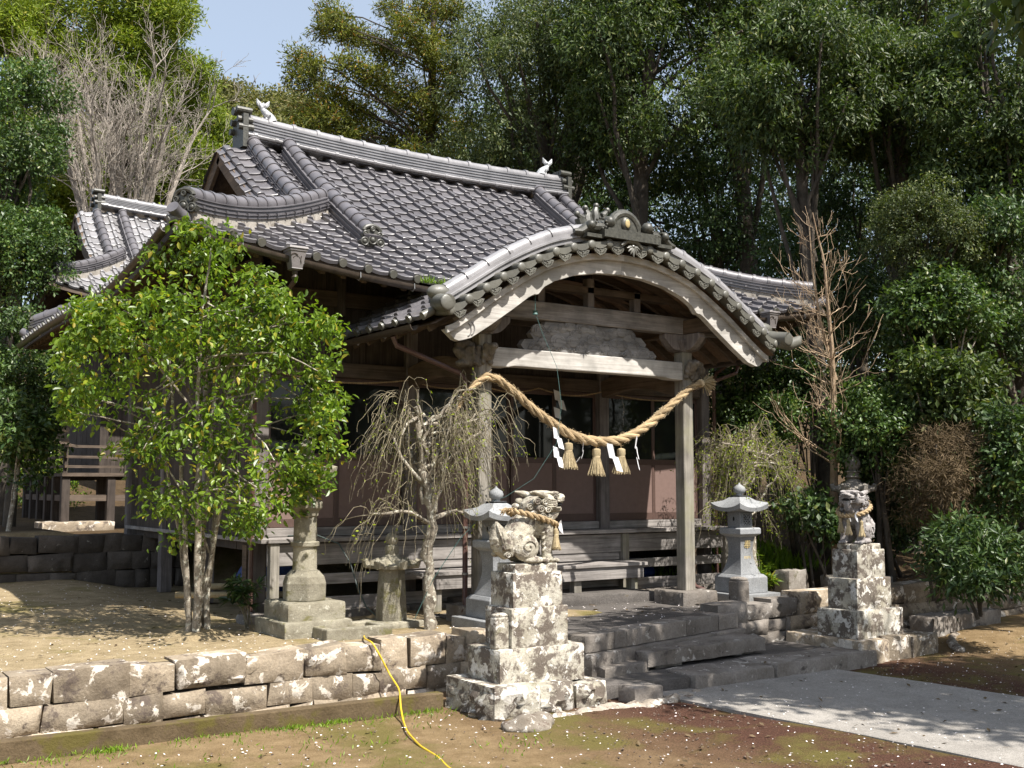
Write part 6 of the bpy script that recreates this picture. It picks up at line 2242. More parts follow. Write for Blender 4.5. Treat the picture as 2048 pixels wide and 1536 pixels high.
def broadleaf(name, label, base, clumps, leaf, L, W, trunk_r, bark='bark_dark', seed=0, group=None, cat='tree', dens=1.0, n_limb=16, stems=1, fork=0.45, fold=0.0, **kw):
    """clumps: list of (centre, radii, leaf count)"""
    rng = np.random.default_rng(seed)
    base = np.array(base, float)
    T = thing(name, label, cat, base, group)
    tb = MB()
    cc = np.array([c for c, r, n in clumps])
    top = cc.mean(0)
    for s_ in range(stems):
        o = rng.normal(0, 0.16, 3) * (stems > 1) * np.array([1, 1, 0])
        tgt = top + (rng.normal(0, 0.4, 3) * (stems > 1))
        tgt[2] = max(top[2], base[2] + 0.5)
        tr = limb(tb, rng, base + o - (0, 0, 0.12), tgt, trunk_r, trunk_r * 0.4, 0.05, 12, 9)
        order = rng.permutation(len(cc))[:n_limb]
        for i in order[s_::stems]:
            k = int(rng.uniform(fork * 12, 11))
            limb(tb, rng, tr[k], cc[i], trunk_r * 0.38 * (1 - k / 16), 0.012 + trunk_r * 0.06, 0.14)
    tb.build('trunk', M[bark], T, True, ang=60)
    lb_ = MB()
    clump_leaves(lb_, rng, [c for c, r, n in clumps], [r for c, r, n in clumps], [max(6, n * dens) for c, r, n in clumps], L, W, fold=fold, **kw)
    lb_.build('crown', M[leaf], T)
    return T


def crown(rng, c, r, n, cr, leaves, flat=0.7, bias=0.45):
    """clump list filling an ellipsoid"""
    out_ = []
    for _ in range(n):
        d = rng.normal(size=3)
        d /= np.linalg.norm(d)
        q = np.array(c) + d * np.array(r) * (bias + (1 - bias) * rng.random() ** 0.6)
        s = cr * rng.uniform(0.6, 1.35)
        out_.append((q, np.array([s, s, s * flat]), leaves * (s / cr) ** 2))
    return out_


def px_tree(name, label, px, py, d, rx, ry, n, cr, leaves, leaf, L, W, tr, seed, base_dx=0, base_y=None, group=None, flat=0.65, cat='tree', bark='bark_dark', n_limb=16, stems=1, zbase=None, **kw):
    """place a tree from its apparent crown (photo pixels) at depth d"""
    rng = np.random.default_rng(seed)
    c = pix(px, py, d)
    k = d / 2200.0
    r = np.array([rx * k, rx * k * 0.9, ry * k])
    gb = pix(px + base_dx, py, d)
    zb = float(terrace_z(gb[0], gb[1])) if zbase is None else zbase
    return broadleaf(name, label, (gb[0], gb[1], zb), crown(rng, c, r, n, cr, leaves, flat), leaf, L, W, tr, bark, seed + 1, group, cat, n_limb=n_limb, stems=stems, **kw)


# --- the bright green tree in front of the left side of the hall
rng = np.random.default_rng(40)
cl_ = []
fd = 12.85
for x, y, r in ((420, 545, 62), (330, 610, 85), (490, 610, 90), (410, 660, 110), (250, 665, 80), (585, 665, 75), (180, 660, 50), (370, 745, 120), (520, 760, 105), (240, 780, 85), (610, 800, 62), (640, 655, 40), (160, 780, 45), (430, 860, 120), (300, 890, 85), (555, 900, 75), (430, 975, 95), (330, 1005, 60), (560, 1000, 55), (620, 960, 38), (480, 1050, 45), (370, 1075, 40), (150, 690, 40), (560, 590, 45), (450, 495, 28), (390, 510, 28), (640, 730, 38), (620, 880, 50), (640, 930, 45), (600, 960, 45), (570, 700, 60), (470, 690, 80), (300, 720, 70)):
    for _ in range(2):
        dd = fd + rng.uniform(-1, 1) * min(1.1, 0.25 + r * 0.009)
        q = pix(x + rng.normal(0, r * 0.22), y + rng.normal(0, r * 0.18), dd)
        s = r * fd / 2200 * rng.uniform(0.8, 1.05)
        cl_.append((q, np.array([s, s, s * 0.62]), 190 * (r / 80) ** 1.7 + 24))
TX, TY = -3.60, 0.50
for k in range(95):
    a_ = rng.uniform(-0.35, math.pi + 0.35)
    q = rng.uniform(0.86, 1.10)
    px_, py_ = 395 + 268 * q * math.cos(a_), 775 - 285 * q * math.sin(a_) * (0.92 + 0.14 * math.sin(a_ * 5))
    q = pix(px_, py_, fd + rng.uniform(-0.8, 0.8))
    s = rng.uniform(0.07, 0.15)
    cl_.append((q, np.array([s * 1.1, s, s * 0.8]), rng.uniform(18, 46)))
T = thing('camellia_tree', 'bright green leafy multi-stemmed tree standing in front of the left end of the hall', 'tree', (TX, TY, 0.0))
tb = MB()
for i, (dx, dy, tx, ty, r) in enumerate(((-0.10, 0.02, 340, 720, 0.040), (-0.02, -0.05, 400, 640, 0.052), (0.035, 0.05, 440, 700, 0.048), (0.09, -0.02, 470, 740, 0.043), (0.07, 0.08, 510, 780, 0.035), (-0.05, 0.10, 290, 790, 0.028), (0.0, 0.09, 420, 600, 0.035))):
    tip = pix(tx, ty, fd + rng.uniform(-0.4, 0.4))
    a = np.array([TX + dx, TY + dy, -0.08])
    mid = np.array([a[0] + 0.08 * (tip[0] - a[0]), a[1] + 0.08 * (tip[1] - a[1]), 1.15])
    t_ = np.linspace(0, 1, 12)[:, None]
    P = (1 - t_) ** 2 * a + 2 * t_ * (1 - t_) * mid + t_ ** 2 * tip + rng.normal(0, 0.012, (12, 3))
    tb.tube(P, np.linspace(r, r * 0.35, 12), 9)
    for k in range(26):
        j = rng.integers(4, 12)
        c = cl_[rng.integers(0, len(cl_))][0]
        if np.linalg.norm(c - P[j]) < 1.6:
            limb(tb, rng, P[j], c, r * 0.35, 0.006, 0.12, 7, 5)
b = MB()
tb.build('trunk', M['bark_pale'], T, True, ang=60)
lb_ = MB()
clump_leaves(lb_, rng, [c for c, r, n in cl_], [r for c, r, n in cl_], [n for c, r, n in cl_], 0.086, 0.040, inner=0.25, up=0.9, outw=0.5, rnd=0.55, droop=0.25, fold=0.18, sub=7)
lb_.build('crown', M['lf_bright'], T)
b = MB()
b.ball((TX, TY, -0.06), (0.55, 0.5, 0.15), 14, 8)
link('root_mound', blob(b, 0.05, 2, 0.04, 5, 'mound'), M['soil'], T)


# --- weeping plums
def weeping(name, label, base, pts, crown_c, spread, h_top, n_twig, seed, leaf_n, droop=(0.7, 1.5), bark='bark_pale', flip=1):
    rng = np.random.default_rng(seed)
    base = np.array(base, float)
    T = thing(name, label, 'tree', base, 'weeping plum trees')
    tb, wb, lb = MB(), MB(), MB()
    P = np.array(pts, float) + base
    P = resample(P, 0.12)
    for _ in range(2):
        P[1:-1] = (P[:-2] + 2 * P[1:-1] + P[2:]) / 4
    P += rng.normal(0, 0.012, P.shape)
    tb.tube(P, np.linspace(0.085, 0.035, len(P)) * (1 + 0.12 * rng.normal(size=len(P))), 10)
    cc = np.array(crown_c, float) + base
    limbs = []
    for k in range(26):
        a = rng.uniform(0, 2 * math.pi)
        j = int(rng.uniform(0.5, 1.0) * (len(P) - 1))
        e = cc + np.array([math.cos(a) * spread * rng.uniform(0.2, 0.9), math.sin(a) * spread * 0.8 * rng.uniform(0.2, 0.8), rng.uniform(-0.35, 0.42)])
        q = limb(tb, rng, P[j], e, 0.030, 0.009, 0.30, 9, 6)
        limbs.append(q)
    for a, z in ((2.9, -1.0), (0.3, -1.05)):
        e = base + np.array([math.cos(a) * spread * 0.75, 0, 1.55 + 0.15 * math.sin(z)])
        limbs.append(limb(tb, rng, P[len(P) // 2], e, 0.034, 0.012, 0.2, 8, 6))
    tb.build('trunk', M[bark], T, True, ang=60)
    LC, LD = [], []

    def twig(p0, out_d, reach, rise, fall, r, sub):
        t = np.linspace(0, 1, 10)[:, None]
        Q = p0 + out_d * reach * (1 - (1 - t) ** 1.6) + np.array([0, 0, 1.0]) * (rise * np.sin(np.minimum(t * 2.0, 1) * math.pi) - fall * t ** 1.8)
        Q += np.cumsum(rng.normal(0, 0.016, Q.shape), 0) * np.array([1, 1, 0.6])
        wb.tube(Q, np.linspace(r, 0.0018, 10), 4)
        nl = rng.poisson(leaf_n)
        if nl:
            j = rng.integers(2, 10, nl)
            LC.append(Q[j] + rng.normal(0, 0.012, (nl, 3)))
            LD.append(rng.normal(0, 1, (nl, 3)) + np.array([0, 0, -0.3]))
        for _ in range(rng.integers(0, sub + 1)):
            j = rng.integers(1, 8)
            d2 = unit(out_d + rng.normal(0, 0.9, 3) * np.array([1, 1, 0]))
            twig(Q[j], d2, reach * rng.uniform(0.2, 0.6), rise * 0.3, fall * rng.uniform(0.2, 0.6), r * 0.6, 0)
    for k in range(n_twig):
        q = limbs[rng.integers(0, len(limbs))]
        p0 = q[rng.integers(2, len(q))]
        out_d = p0 - cc
        out_d[2] = 0
        out_d = unit(unit(out_d) + rng.normal(0, 0.7, 3) * np.array([1, 1, 0]))
        out_d[2] = 0
        twig(p0, out_d, rng.uniform(0.12, 0.62) * spread, rng.uniform(0.0, 0.28), rng.uniform(*droop) * rng.uniform(0.5, 1), rng.uniform(0.0035, 0.0065), 2)
    wb.build('hanging_twigs', M['twig'], T)
    C, D = np.concatenate(LC), np.concatenate(LD)
    s = rng.uniform(0.6, 1.3, len(C))
    leaf_mesh(lb, C, D, rng.normal(0, 1, C.shape) + np.array([0, 0, 0.7]), 0.042 * s, 0.019 * s)
    lb.build('young_leaves', M['lf_bud'], T)
    return T


weeping('weeping_plum', 'bare grey weeping plum tree with lichened trunk in front of the left door panels', (-0.92, -0.25, 0.0),
        [(0, 0, -0.05), (0.02, 0, 0.5), (-0.02, 0.05, 0.9), (0.05, 0, 1.25), (-0.03, 0, 1.65), (-0.10, 0.05, 2.1), (-0.18, 0, 2.75)], (-0.02, 0.05, 2.62), 1.15, 2.9, 330, 51, 1.6, (0.25, 1.25))
weeping('weeping_plum', 'weeping plum tree with small yellow-green leaves to the right of the granite lantern', (5.55, 0.45, 0.06),
        [(0, 0, -0.05), (-0.05, 0, 0.5), (-0.02, 0.02, 0.95), (-0.12, 0, 1.25), (-0.35, 0, 1.5), (-0.38, 0.05, 1.9), (-0.05, 0.05, 2.4)], (0.02, 0.05, 2.28), 1.1, 2.6, 330, 53, 7.5, (0.25, 1.2))


# --- leafless trees
def branchy(mb, rng, p, d, L, r, depth, spread=0.55, up=0.25, taper=0.62, kids=(2, 4), twig=0.004):
    n = 6
    t = np.linspace(0, 1, n)[:, None]
    w_ = np.cumsum(rng.normal(0, 0.05 * L, (n, 3)), 0) * t
    P = p + d * L * t + w_ + np.array([0, 0, up * L * 0.35]) * t ** 2
    mb.tube(P, np.linspace(r, max(r * 0.6, twig), n), 6 if r > 0.03 else 4, cap=False)
    if depth == 0:
        return
    e = unit(P[-1] - P[-2])
    for k in range(rng.integers(*kids)):
        nd = unit(e + rng.normal(0, spread, 3) + np.array([0, 0, up]))
        j = n - 1 if k == 0 else rng.integers(2, n)
        branchy(mb, rng, P[j], nd, L * rng.uniform(0.6, 0.85), max(r * taper, twig), depth - 1, spread, up, taper, kids, twig)


rng = np.random.default_rng(61)
bp = pix(245, 470, 36)
T = thing('bare_tree', 'wide pale leafless tree with many upright limbs rising behind the rear hall roof', 'tree', (bp[0], bp[1], 2.6))
tb = MB()
base = np.array([bp[0], bp[1], 2.6])
dome = []
for k in range(17):
    q = rng.uniform(0, 1) ** 0.55
    a = math.pi * (0.04 + 0.92 * (k + rng.uniform(0.2, 0.8)) / 17)
    dome.append((238 - 212 * q * math.cos(a), 265 - 160 * q * math.sin(a) * (0.75 + 0.25 * q)))
for tx, ty in dome:
    dd = 36 + rng.uniform(-2.6, 2.6)
    e_ = pix(tx, ty, dd)
    m_ = pix(235 + 0.42 * (tx - 235), 390 - 0.16 * (390 - ty), 36 + 0.4 * (dd - 36))
    t_ = np.linspace(0, 1, 16)[:, None]
    P = (1 - t_) ** 2 * base + 2 * t_ * (1 - t_) * m_ + t_ ** 2 * e_
    P = P + np.cumsum(rng.normal(0, 0.045, P.shape), 0) * t_
    tb.tube(P, np.linspace(0.17, 0.02, 16) * rng.uniform(0.7, 1.15), 6)
    for k in range(11):
        j = rng.integers(8, 16)
        nd = unit(unit(P[j] - P[j - 1]) + rng.normal(0, 0.42, 3) + np.array([0, 0, 0.12]))
        branchy(tb, rng, P[j], nd, rng.uniform(0.7, 1.6) * (1.25 - j / 24), 0.022, 3, 0.42, 0.16, 0.5, (2, 4), 0.0055)
tb.build('branches', M['bark_grey'], T)
for k, (tx, ty, sx0) in enumerate(((430, 390, 380), (480, 360, 400))):
    pass
rng = np.random.default_rng(62)
bp = pix(1668, 1000, 18.6)
T = thing('dead_sapling', 'tan leafless sapling with whorled branches standing before the dark shrubs right of the porch', 'tree', (bp[0], bp[1], 0.3))
tb = MB()
pts_ = [pix(x, y, 18.6) for x, y in ((1668, 1000), (1668, 820), (1664, 700), (1655, 600), (1648, 520), (1635, 470), (1625, 425))]
st_ = resample(pts_, 0.15)
st_[0, 2] = 0.2
tb.tube(st_, np.linspace(0.07, 0.009, len(st_)), 8)
P2 = resample([pix(x, y, 18.7) for x, y in ((1672, 760), (1640, 640), (1625, 540), (1618, 450))], 0.15)
tb.tube(P2, np.linspace(0.035, 0.008, len(P2)), 6)
for ST, n, rr in ((st_, 58, 0.022), (P2, 20, 0.012)):
    for k in range(n):
        u = rng.uniform(0.12, 0.97)
        j = int(u * (len(ST) - 1))
        a = rng.uniform(0, 2 * math.pi)
        L0 = (1 - u) * 1.0 + 0.28
        d = unit(np.array([math.cos(a), math.sin(a), rng.uniform(0.25, 0.75)]))
        branchy(tb, rng, ST[j], d, L0 * rng.uniform(0.45, 0.75), rr * 0.7 * (1.15 - u), 2, 0.40, 0.35, 0.55, (1, 4), 0.0035)
tb.build('branches', M['tan_twig'], T)

# --- conifers
def conifer(name, label, px, d, tops, leaf, L, W, seed, base_z=2.0, tr=0.35, bark='bark_dark', count=420, cat='tree', group=None, up=0.5, flat=0.8, inner=0.2, grow=1.0):
    """tops: list of (x, y, radius) tufts in photo pixels"""
    rng = np.random.default_rng(seed)
    gb = pix(px, 500, d)
    T = thing(name, label, cat, (gb[0], gb[1], base_z), group)
    tb, lb = MB(), MB()
    C, R, N = [], [], []
    for x, y, r in tops:
        dd = d + rng.uniform(-1, 1) * d * 0.06
        c = pix(x, y, dd)
        s = r * dd / 2200 * grow
        C.append(c)
        R.append(np.array([s, s, s * flat]))
        N.append(count * (r / 60) ** 1.8 + 40)
    ztop = max(c[2] for c in C) + 0.5
    tp = np.array([[gb[0], gb[1], base_z - 0.3], [gb[0] + 0.1, gb[1], (base_z + ztop) / 2], [gb[0] + 0.25, gb[1], ztop]])
    tb.tube(resample(tp, 0.5), np.linspace(tr, 0.06, len(resample(tp, 0.5))), 9)
    for c in C:
        z0 = max(base_z + 0.5, c[2] - 0.35 * math.hypot(c[0] - gb[0], c[1] - gb[1]) - 0.3)
        q = (z0 - base_z) / (ztop - base_z)
        limb(tb, rng, (gb[0] + 0.25 * q, gb[1], z0), c, tr * 0.28 * (1.1 - q), 0.02, 0.1, 7, 5)
    tb.build('trunk', M[bark], T, True, ang=60)
    clump_leaves(lb, rng, C, R, N, L, W, inner=inner, up=up, outw=0.9, rnd=0.6, droop=0.05, sub=9)
    lb.build('crown', M[leaf], T)
    return T


rng = np.random.default_rng(70)


def tuft_cloud(rng, poly, n, r0, r1):
    out_ = []
    P = np.array(poly, float)
    x0, y0, x1, y1 = P[:, 0].min(), P[:, 1].min(), P[:, 0].max(), P[:, 1].max()
    while len(out_) < n:
        x, y = rng.uniform(x0, x1), rng.uniform(y0, y1)
        ins = False
        for i in range(len(P)):
            (ax_, ay_), (bx2, by2) = P[i], P[i - 1]
            if (ay_ > y) != (by2 > y) and x < (bx2 - ax_) * (y - ay_) / (by2 - ay_) + ax_:
                ins = not ins
        if ins:
            out_.append((x, y, rng.uniform(r0, r1)))
    return out_


conifer('conifer_tree', 'huge fluffy yellow-green conifer filling the top left corner', 180, 42,
        tuft_cloud(rng, [(-60, -80), (340, -80), (375, 20), (395, 110), (400, 200), (330, 330), (200, 420), (-60, 420)], 130, 26, 52), 'lf_hinoki', 0.20, 0.055, 71, 2.5, 0.5, count=2100)
conifer('conifer_tree', 'darker yellow-green conifer behind the rear hall roof at the left', 110, 40,
        tuft_cloud(rng, [(30, 250), (170, 200), (190, 330), (175, 420), (160, 560), (60, 560)], 40, 28, 48), 'lf_hinoki', 0.18, 0.055, 72, 2.0, 0.35, count=1700)
conifer('conifer_tree', 'olive conifer behind the bare tree and left of the main roof', 330, 50,
        tuft_cloud(rng, [(210, 130), (430, 180), (455, 300), (440, 420), (200, 430)], 60, 30, 55), 'lf_hinoki', 0.22, 0.07, 73, 3.5, 0.35, count=1300)
conifer('cedar_tree', 'tall rust-tinged cedar rising behind the middle of the main roof', 850, 31,
        [(660, 25, 34), (680, 50, 34), (650, 60, 26), (700, 70, 24), (600, 115, 30), (590, 150, 26), (630, 130, 26), (625, 165, 30), (780, 15, 30), (870, 5, 44), (905, 20, 36), (840, 30, 30), (800, 40, 26), (715, 75, 34), (760, 90, 36), (820, 60, 36), (850, 90, 38), (790, 120, 40), (700, 130, 36), (740, 150, 34), (660, 190, 34), (700, 210, 36), (760, 170, 36), (870, 110, 36), (900, 70, 30), (890, 150, 34), (820, 185, 40), (790, 210, 40), (720, 235, 40), (680, 255, 36), (650, 235, 36), (630, 210, 30), (860, 200, 38), (880, 230, 34), (850, 250, 38), (800, 270, 40), (750, 270, 36), (860, 290, 36), (900, 280, 30), (610, 250, 28), (600, 235, 24), (640, 270, 30), (920, 130, 26), (910, 180, 28), (930, 250, 26), (700, 280, 34), (830, 310, 36), (900, 330, 34), (960, 330, 26), (780, 310, 34)],
        'lf_cedar', 0.15, 0.038, 74, 2.0, 0.32, count=2600, inner=0.15)

# --- far hillside trees seen through the gap
rng = np.random.default_rng(80)
for i, (x, y, rx, ry, d) in enumerate(((455, 215, 55, 50, 70), (500, 240, 60, 50, 66), (560, 235, 60, 45, 68), (470, 300, 70, 60, 58), (540, 290, 60, 50, 56), (420, 290, 50, 50, 60), (590, 260, 60, 50, 60))):
    px_tree('hill_tree', ['dull olive round-crowned tree on the distant hill against the sky left of the main roof', 'dull olive tree on the distant hill above the roof ridge end', 'dull olive tree on the distant hill between the ridge fish and the cedar', 'brownish tree below the hilltop beside the gable', 'brownish tree just behind the left ridge fish', 'dull olive tree on the distant hill right of the bare tree', 'dull olive tree on the distant hill behind the cedar foot'][i], x, y, d, rx, ry, 26, 0.95, 130, 'lf_hill', 0.24, 0.13, 0.3, 300 + i, group='trees on the distant hill', zbase=3.0 + 0.1 * i, n_limb=8, dens=2.2)

# --- evergreens on the left edge
E_ = [
    ('evergreen_tree', 'glossy dark evergreen tree filling the upper left edge', 25, 300, 25, 95, 200, 46, 0.50, 260, 'lf_mid', 0.102, 0.050, 0.2),
    ('evergreen_tree', 'glossy mid-green evergreen tree at the left edge beside the rear hall roof', 40, 500, 24, 85, 110, 34, 0.45, 260, 'lf_mid', 0.088, 0.047, 0.15),
    ('evergreen_tree', 'round evergreen tree at the left edge below the rear hall eave', 30, 760, 21.5, 95, 130, 36, 0.40, 280, 'lf_mid', 0.082, 0.043, 0.13),
    ('evergreen_shrub', 'light green sunlit shrub behind the rear hall veranda posts', 95, 960, 33, 70, 70, 18, 0.55, 200, 'lf_bright', 0.109, 0.050, 0.06),
]
for i, (nm, lab, x, y, d, rx, ry, n, cr, lv, lf, L, W, tr) in enumerate(E_):
    px_tree(nm, lab, x, y, d, rx, ry, n, cr, lv, lf, L, W, tr, 400 + 3 * i, base_dx=-20 if i < 2 else 0, dens=1.9, sub=10)
px_tree('evergreen_tree', 'slim evergreen tree with bare lower trunk standing on the terrace at the far left', 40, 880, 19.2, 62, 110, 20, 0.28, 220, 'lf_mid', 0.11, 0.055, 0.055, 440, base_dx=-28, bark='bark_pale', zbase=0.2, n_limb=10)

# --- tall evergreens on the right
R_T = [
    ('tall dark evergreen tree behind the right end of the main roof', 1080, 200, 29, 190, 250, 80, 0.85, 330, 'lf_olive', 0.116, 0.043, 0.30, 60),
    ('tall dark evergreen tree with forked trunk above the porch gable', 1330, 110, 27, 230, 230, 90, 0.80, 330, 'lf_oak', 0.136, 0.047, 0.30, -80),
    ('evergreen tree with sunlit yellow-green outer leaves near the top centre right', 1590, 170, 22, 150, 150, 52, 0.60, 330, 'lf_oak', 0.129, 0.043, 0.20, 40),
    ('tall evergreen tree with layered leaf sprays right of the sunlit one', 1800, 190, 23, 160, 170, 60, 0.62, 320, 'lf_oak', 0.129, 0.043, 0.24, -10),
    ('tall dark evergreen tree filling the top right corner', 2000, 180, 21, 150, 270, 64, 0.60, 320, 'lf_oak', 0.116, 0.043, 0.25, 30),
    ('shaded evergreen tree low behind the porch gable on the right', 1440, 430, 30, 240, 170, 60, 0.85, 300, 'lf_cam', 0.116, 0.050, 0.25, 0),
    ('airy grey-green tree with small leaves among the dark ones on the right', 1850, 470, 19.5, 100, 110, 40, 0.36, 330, 'lf_olive', 0.058, 0.026, 0.10, 20),
    ('shaded evergreen tree behind the camellia shrubs at the right', 1720, 520, 25, 200, 170, 54, 0.70, 280, 'lf_cam', 0.102, 0.047, 0.20, 0),
    ('shaded evergreen tree at the right edge halfway up', 2000, 560, 20, 130, 170, 46, 0.52, 280, 'lf_cam', 0.095, 0.043, 0.18, 40),
    ('tall evergreen tree at the top between the cedar and the porch gable', 1130, 40, 33, 170, 170, 50, 0.95, 280, 'lf_olive', 0.122, 0.050, 0.3, 20),
    ('tall evergreen tree at the very top right of centre', 1480, -20, 28, 260, 120, 50, 0.85, 280, 'lf_oak', 0.129, 0.047, 0.3, 60),
    ('tall evergreen tree at the top right behind the layered one', 1780, 0, 27, 240, 140, 56, 0.85, 280, 'lf_oak', 0.129, 0.047, 0.3, 0),
]
for i, (lab, x, y, d, rx, ry, n, cr, lv, lf, L, W, tr, dx) in enumerate(R_T):
    px_tree('evergreen_tree', lab, x, y, d, rx, ry, n, cr, lv, lf, L, W, tr, 500 + 3 * i, base_dx=dx, group='tall evergreens behind the hall', bark='bark_dark', n_limb=22, droop=0.45, dens=2.1, sub=12)
# dim undergrowth deeper in the wood: leafy thickets one behind the other
for i, (x, y, d, rx, ry, lab) in enumerate(((1180, 480, 36, 200, 150, 'dim thicket deep in the wood behind the right end of the roof ridge'), (1500, 640, 33, 220, 160, 'dim thicket deep in the wood behind the right roof corner'), (1800, 720, 29, 240, 190, 'dim thicket deep in the wood behind the dead sapling'), (2040, 760, 24, 150, 240, 'dim thicket deep in the wood at the right edge'), (1620, 340, 40, 300, 180, 'dim thicket high in the wood behind the tall evergreens'), (1000, 330, 42, 170, 150, 'dim thicket deep in the wood behind the cedar foot'))):
    px_tree('wood_thicket', lab, x, y, d, rx, ry, 46, 1.1, 260, 'lf_cam', 0.17, 0.075, 0.18, 700 + 3 * i, group='thickets in the wood', cat='thicket', n_limb=20, dens=1.5)

# --- shrubs at the right
S_ = [
    ('camellia_shrub', 'glossy dark green camellia shrub just right of the porch post', 1490, 850, 20.0, 95, 110, 34, 0.36, 300, 'lf_mid', 0.085, 0.045, 0.05),
    ('camellia_shrub', 'tall glossy shrub under the right roof corner', 1590, 770, 20.5, 70, 60, 18, 0.34, 260, 'lf_cam', 0.085, 0.045, 0.05),
    ('camellia_shrub', 'rounded glossy dark camellia shrub above the rear stone lantern', 1745, 860, 18.6, 115, 90, 40, 0.34, 320, 'lf_mid', 0.082, 0.044, 0.06),
    ('camellia_shrub', 'sunlit camellia shrub with upright stems at the middle right', 1880, 640, 19.0, 100, 90, 34, 0.34, 280, 'lf_mid', 0.095, 0.05, 0.05),
    ('evergreen_shrub', 'yellow-green leafy shrub at the right below the sunlit camellia', 1900, 780, 18.2, 105, 75, 26, 0.32, 240, 'lf_oak', 0.12, 0.055, 0.04),
    ('evergreen_shrub', 'broad-leaved shrub low behind the right weeping plum', 1640, 1030, 18.2, 55, 45, 12, 0.24, 120, 'lf_cam', 0.12, 0.065, 0.03),
    ('dry_shrub', 'brown dry twiggy shrub at the right beside the rear lantern', 1880, 960, 17.2, 85, 105, 30, 0.28, 420, 'lf_dry', 0.12, 0.010, 0.03),
    ('evergreen_shrub', 'low long-leaved dark shrub overhanging the right stone wall', 1950, 1110, 15.6, 90, 62, 26, 0.26, 240, 'lf_cam', 0.13, 0.04, 0.03),
    ('evergreen_shrub', 'dark shrub at the right edge above the overhanging one', 2020, 930, 17.0, 80, 130, 26, 0.36, 260, 'lf_cam', 0.11, 0.05, 0.05),
    ('evergreen_shrub', 'dark shrub behind the brown dry one', 1790, 1010, 19.5, 90, 80, 20, 0.38, 240, 'lf_cam', 0.10, 0.05, 0.04),
]
for i, (nm, lab, x, y, d, rx, ry, n, cr, lv, lf, L, W, tr) in enumerate(S_):
    px_tree(nm, lab, x, y, d, rx, ry, n, cr, lv, lf, L, W, tr, 800 + 3 * i, dens=1.35, sub=9, cat='shrub', stems=3, fork=0.3, bark='bark_grey' if i in (3, 4) else 'bark_dark', n_limb=18, group='shrubs right of the hall')


def nandina(lab, base, h, r, seed, leaf='lf_cam', n=130):
    rng = np.random.default_rng(seed)
    T = thing('small_shrub', lab, 'shrub', base)
    b, lb = MB(), MB()
    for k in range(7):
        a = rng.uniform(0, 6.28)
        e = np.array(base) + np.array([math.cos(a) * r * 0.7, math.sin(a) * r * 0.7, h * rng.uniform(0.5, 1.0)])
        b.tube([np.array(base) + rng.normal(0, 0.03, 3) * (1, 1, 0), (np.array(base) + e) / 2 + (0, 0, 0.05), e], [0.012, 0.010, 0.005], 5)
        for w_2 in range(3):
            c = e + rng.normal(0, r * 0.22, 3)
            dd = unit(rng.normal(size=(n // 7, 3)) * np.array([1, 1, 0.35]) + np.array([0, 0, 0.1]))
            leaf_mesh(lb, np.repeat(c[None], len(dd), 0), dd, np.array([0, 0, 1.0]) + rng.normal(0, 0.3, dd.shape), 0.16 * rng.uniform(0.7, 1.2, len(dd)), 0.035)
    b.build('stems', M['twig'], T)
    lb.build('leaves', M[leaf], T)


nandina('small dark leafy shrub at the foot of the bright green tree beside the veranda post', (-2.80, 0.95, 0.0), 0.62, 0.26, 90)
nandina('small bright leafy shrub in the bed between the right weeping plum and the right lion', (5.75, 0.55, 0.06), 0.62, 0.22, 91, 'lf_bright')
nandina('low bright leafy shrub in front of the right weeping plum', (5.45, 0.15, 0.05), 0.30, 0.20, 92, 'lf_bright')


# blade-leaved clumps: nobody could count the blades
def blades(rng, xs, ys, zs, n, h, w):
    lb = MB()
    x = rng.uniform(*xs, n)
    y = rng.uniform(*ys, n)
    z = zs(x, y)
    d = unit(np.c_[rng.normal(0, 0.45, n), rng.normal(0, 0.45, n), np.ones(n)])
    leaf_mesh(lb, np.c_[x, y, z], d, rng.normal(0, 1, (n, 3)), h * rng.uniform(0.6, 1.2, n), w)
    return lb


rng = np.random.default_rng(95)
for xs, ys, n, lab in (((6.6, 8.3), (1.2, 2.9), 520, 1), ((5.3, 6.4), (2.6, 3.8), 300, 2)):
    o = blades(rng, xs, ys, terrace_z, n, 0.42, 0.035).build('blade_grass', M['lf_grass'])
    tag(o, 'bright green blade-leaved ground plants ' + ('in the sun behind the right lion' if lab == 1 else 'behind the right weeping plum'), 'plants', kind='stuff')
n = 2000
cx_ = rng.uniform(-9.0, -1.8, 70)
k_i = rng.integers(0, 70, n)
x = cx_[k_i] + rng.normal(0, 0.10, n)
y = -1.74 - (x + 11) / 9.2 * 0.34 - np.abs(rng.normal(0, 0.06, n)) * (1 + 2 * (k_i % 3 == 0))
far_ = rng.random(n) < 0.25
cy_ = rng.uniform(-4.6, -2.3, 70)
y = np.where(far_, cy_[k_i] + rng.normal(0, 0.09, n), y)
lb_ = MB()
leaf_mesh(lb_, np.c_[x, y, np.full(n, -0.6)], unit(np.c_[rng.normal(0, 0.7, n), rng.normal(0, 0.7, n), np.ones(n)]), rng.normal(0, 1, (n, 3)), 0.055 * rng.uniform(0.5, 1.4, n), 0.012)
tag(lb_.build('weeds', M['lf_grass']), 'small green weeds at the foot of the concrete kerb and on the yard', 'weeds', kind='stuff')
# petals and litter
n = 2800
x = np.r_[rng.uniform(-7.5, 9, n), rng.uniform(-8, 9, 1700), rng.uniform(-6.5, -2.5, 700)]
y = np.r_[-2.2 - 7.5 * rng.random(n) ** 1.15, rng.uniform(-2.4, 0.9, 1700), rng.uniform(-0.9, 6.5, 700)]


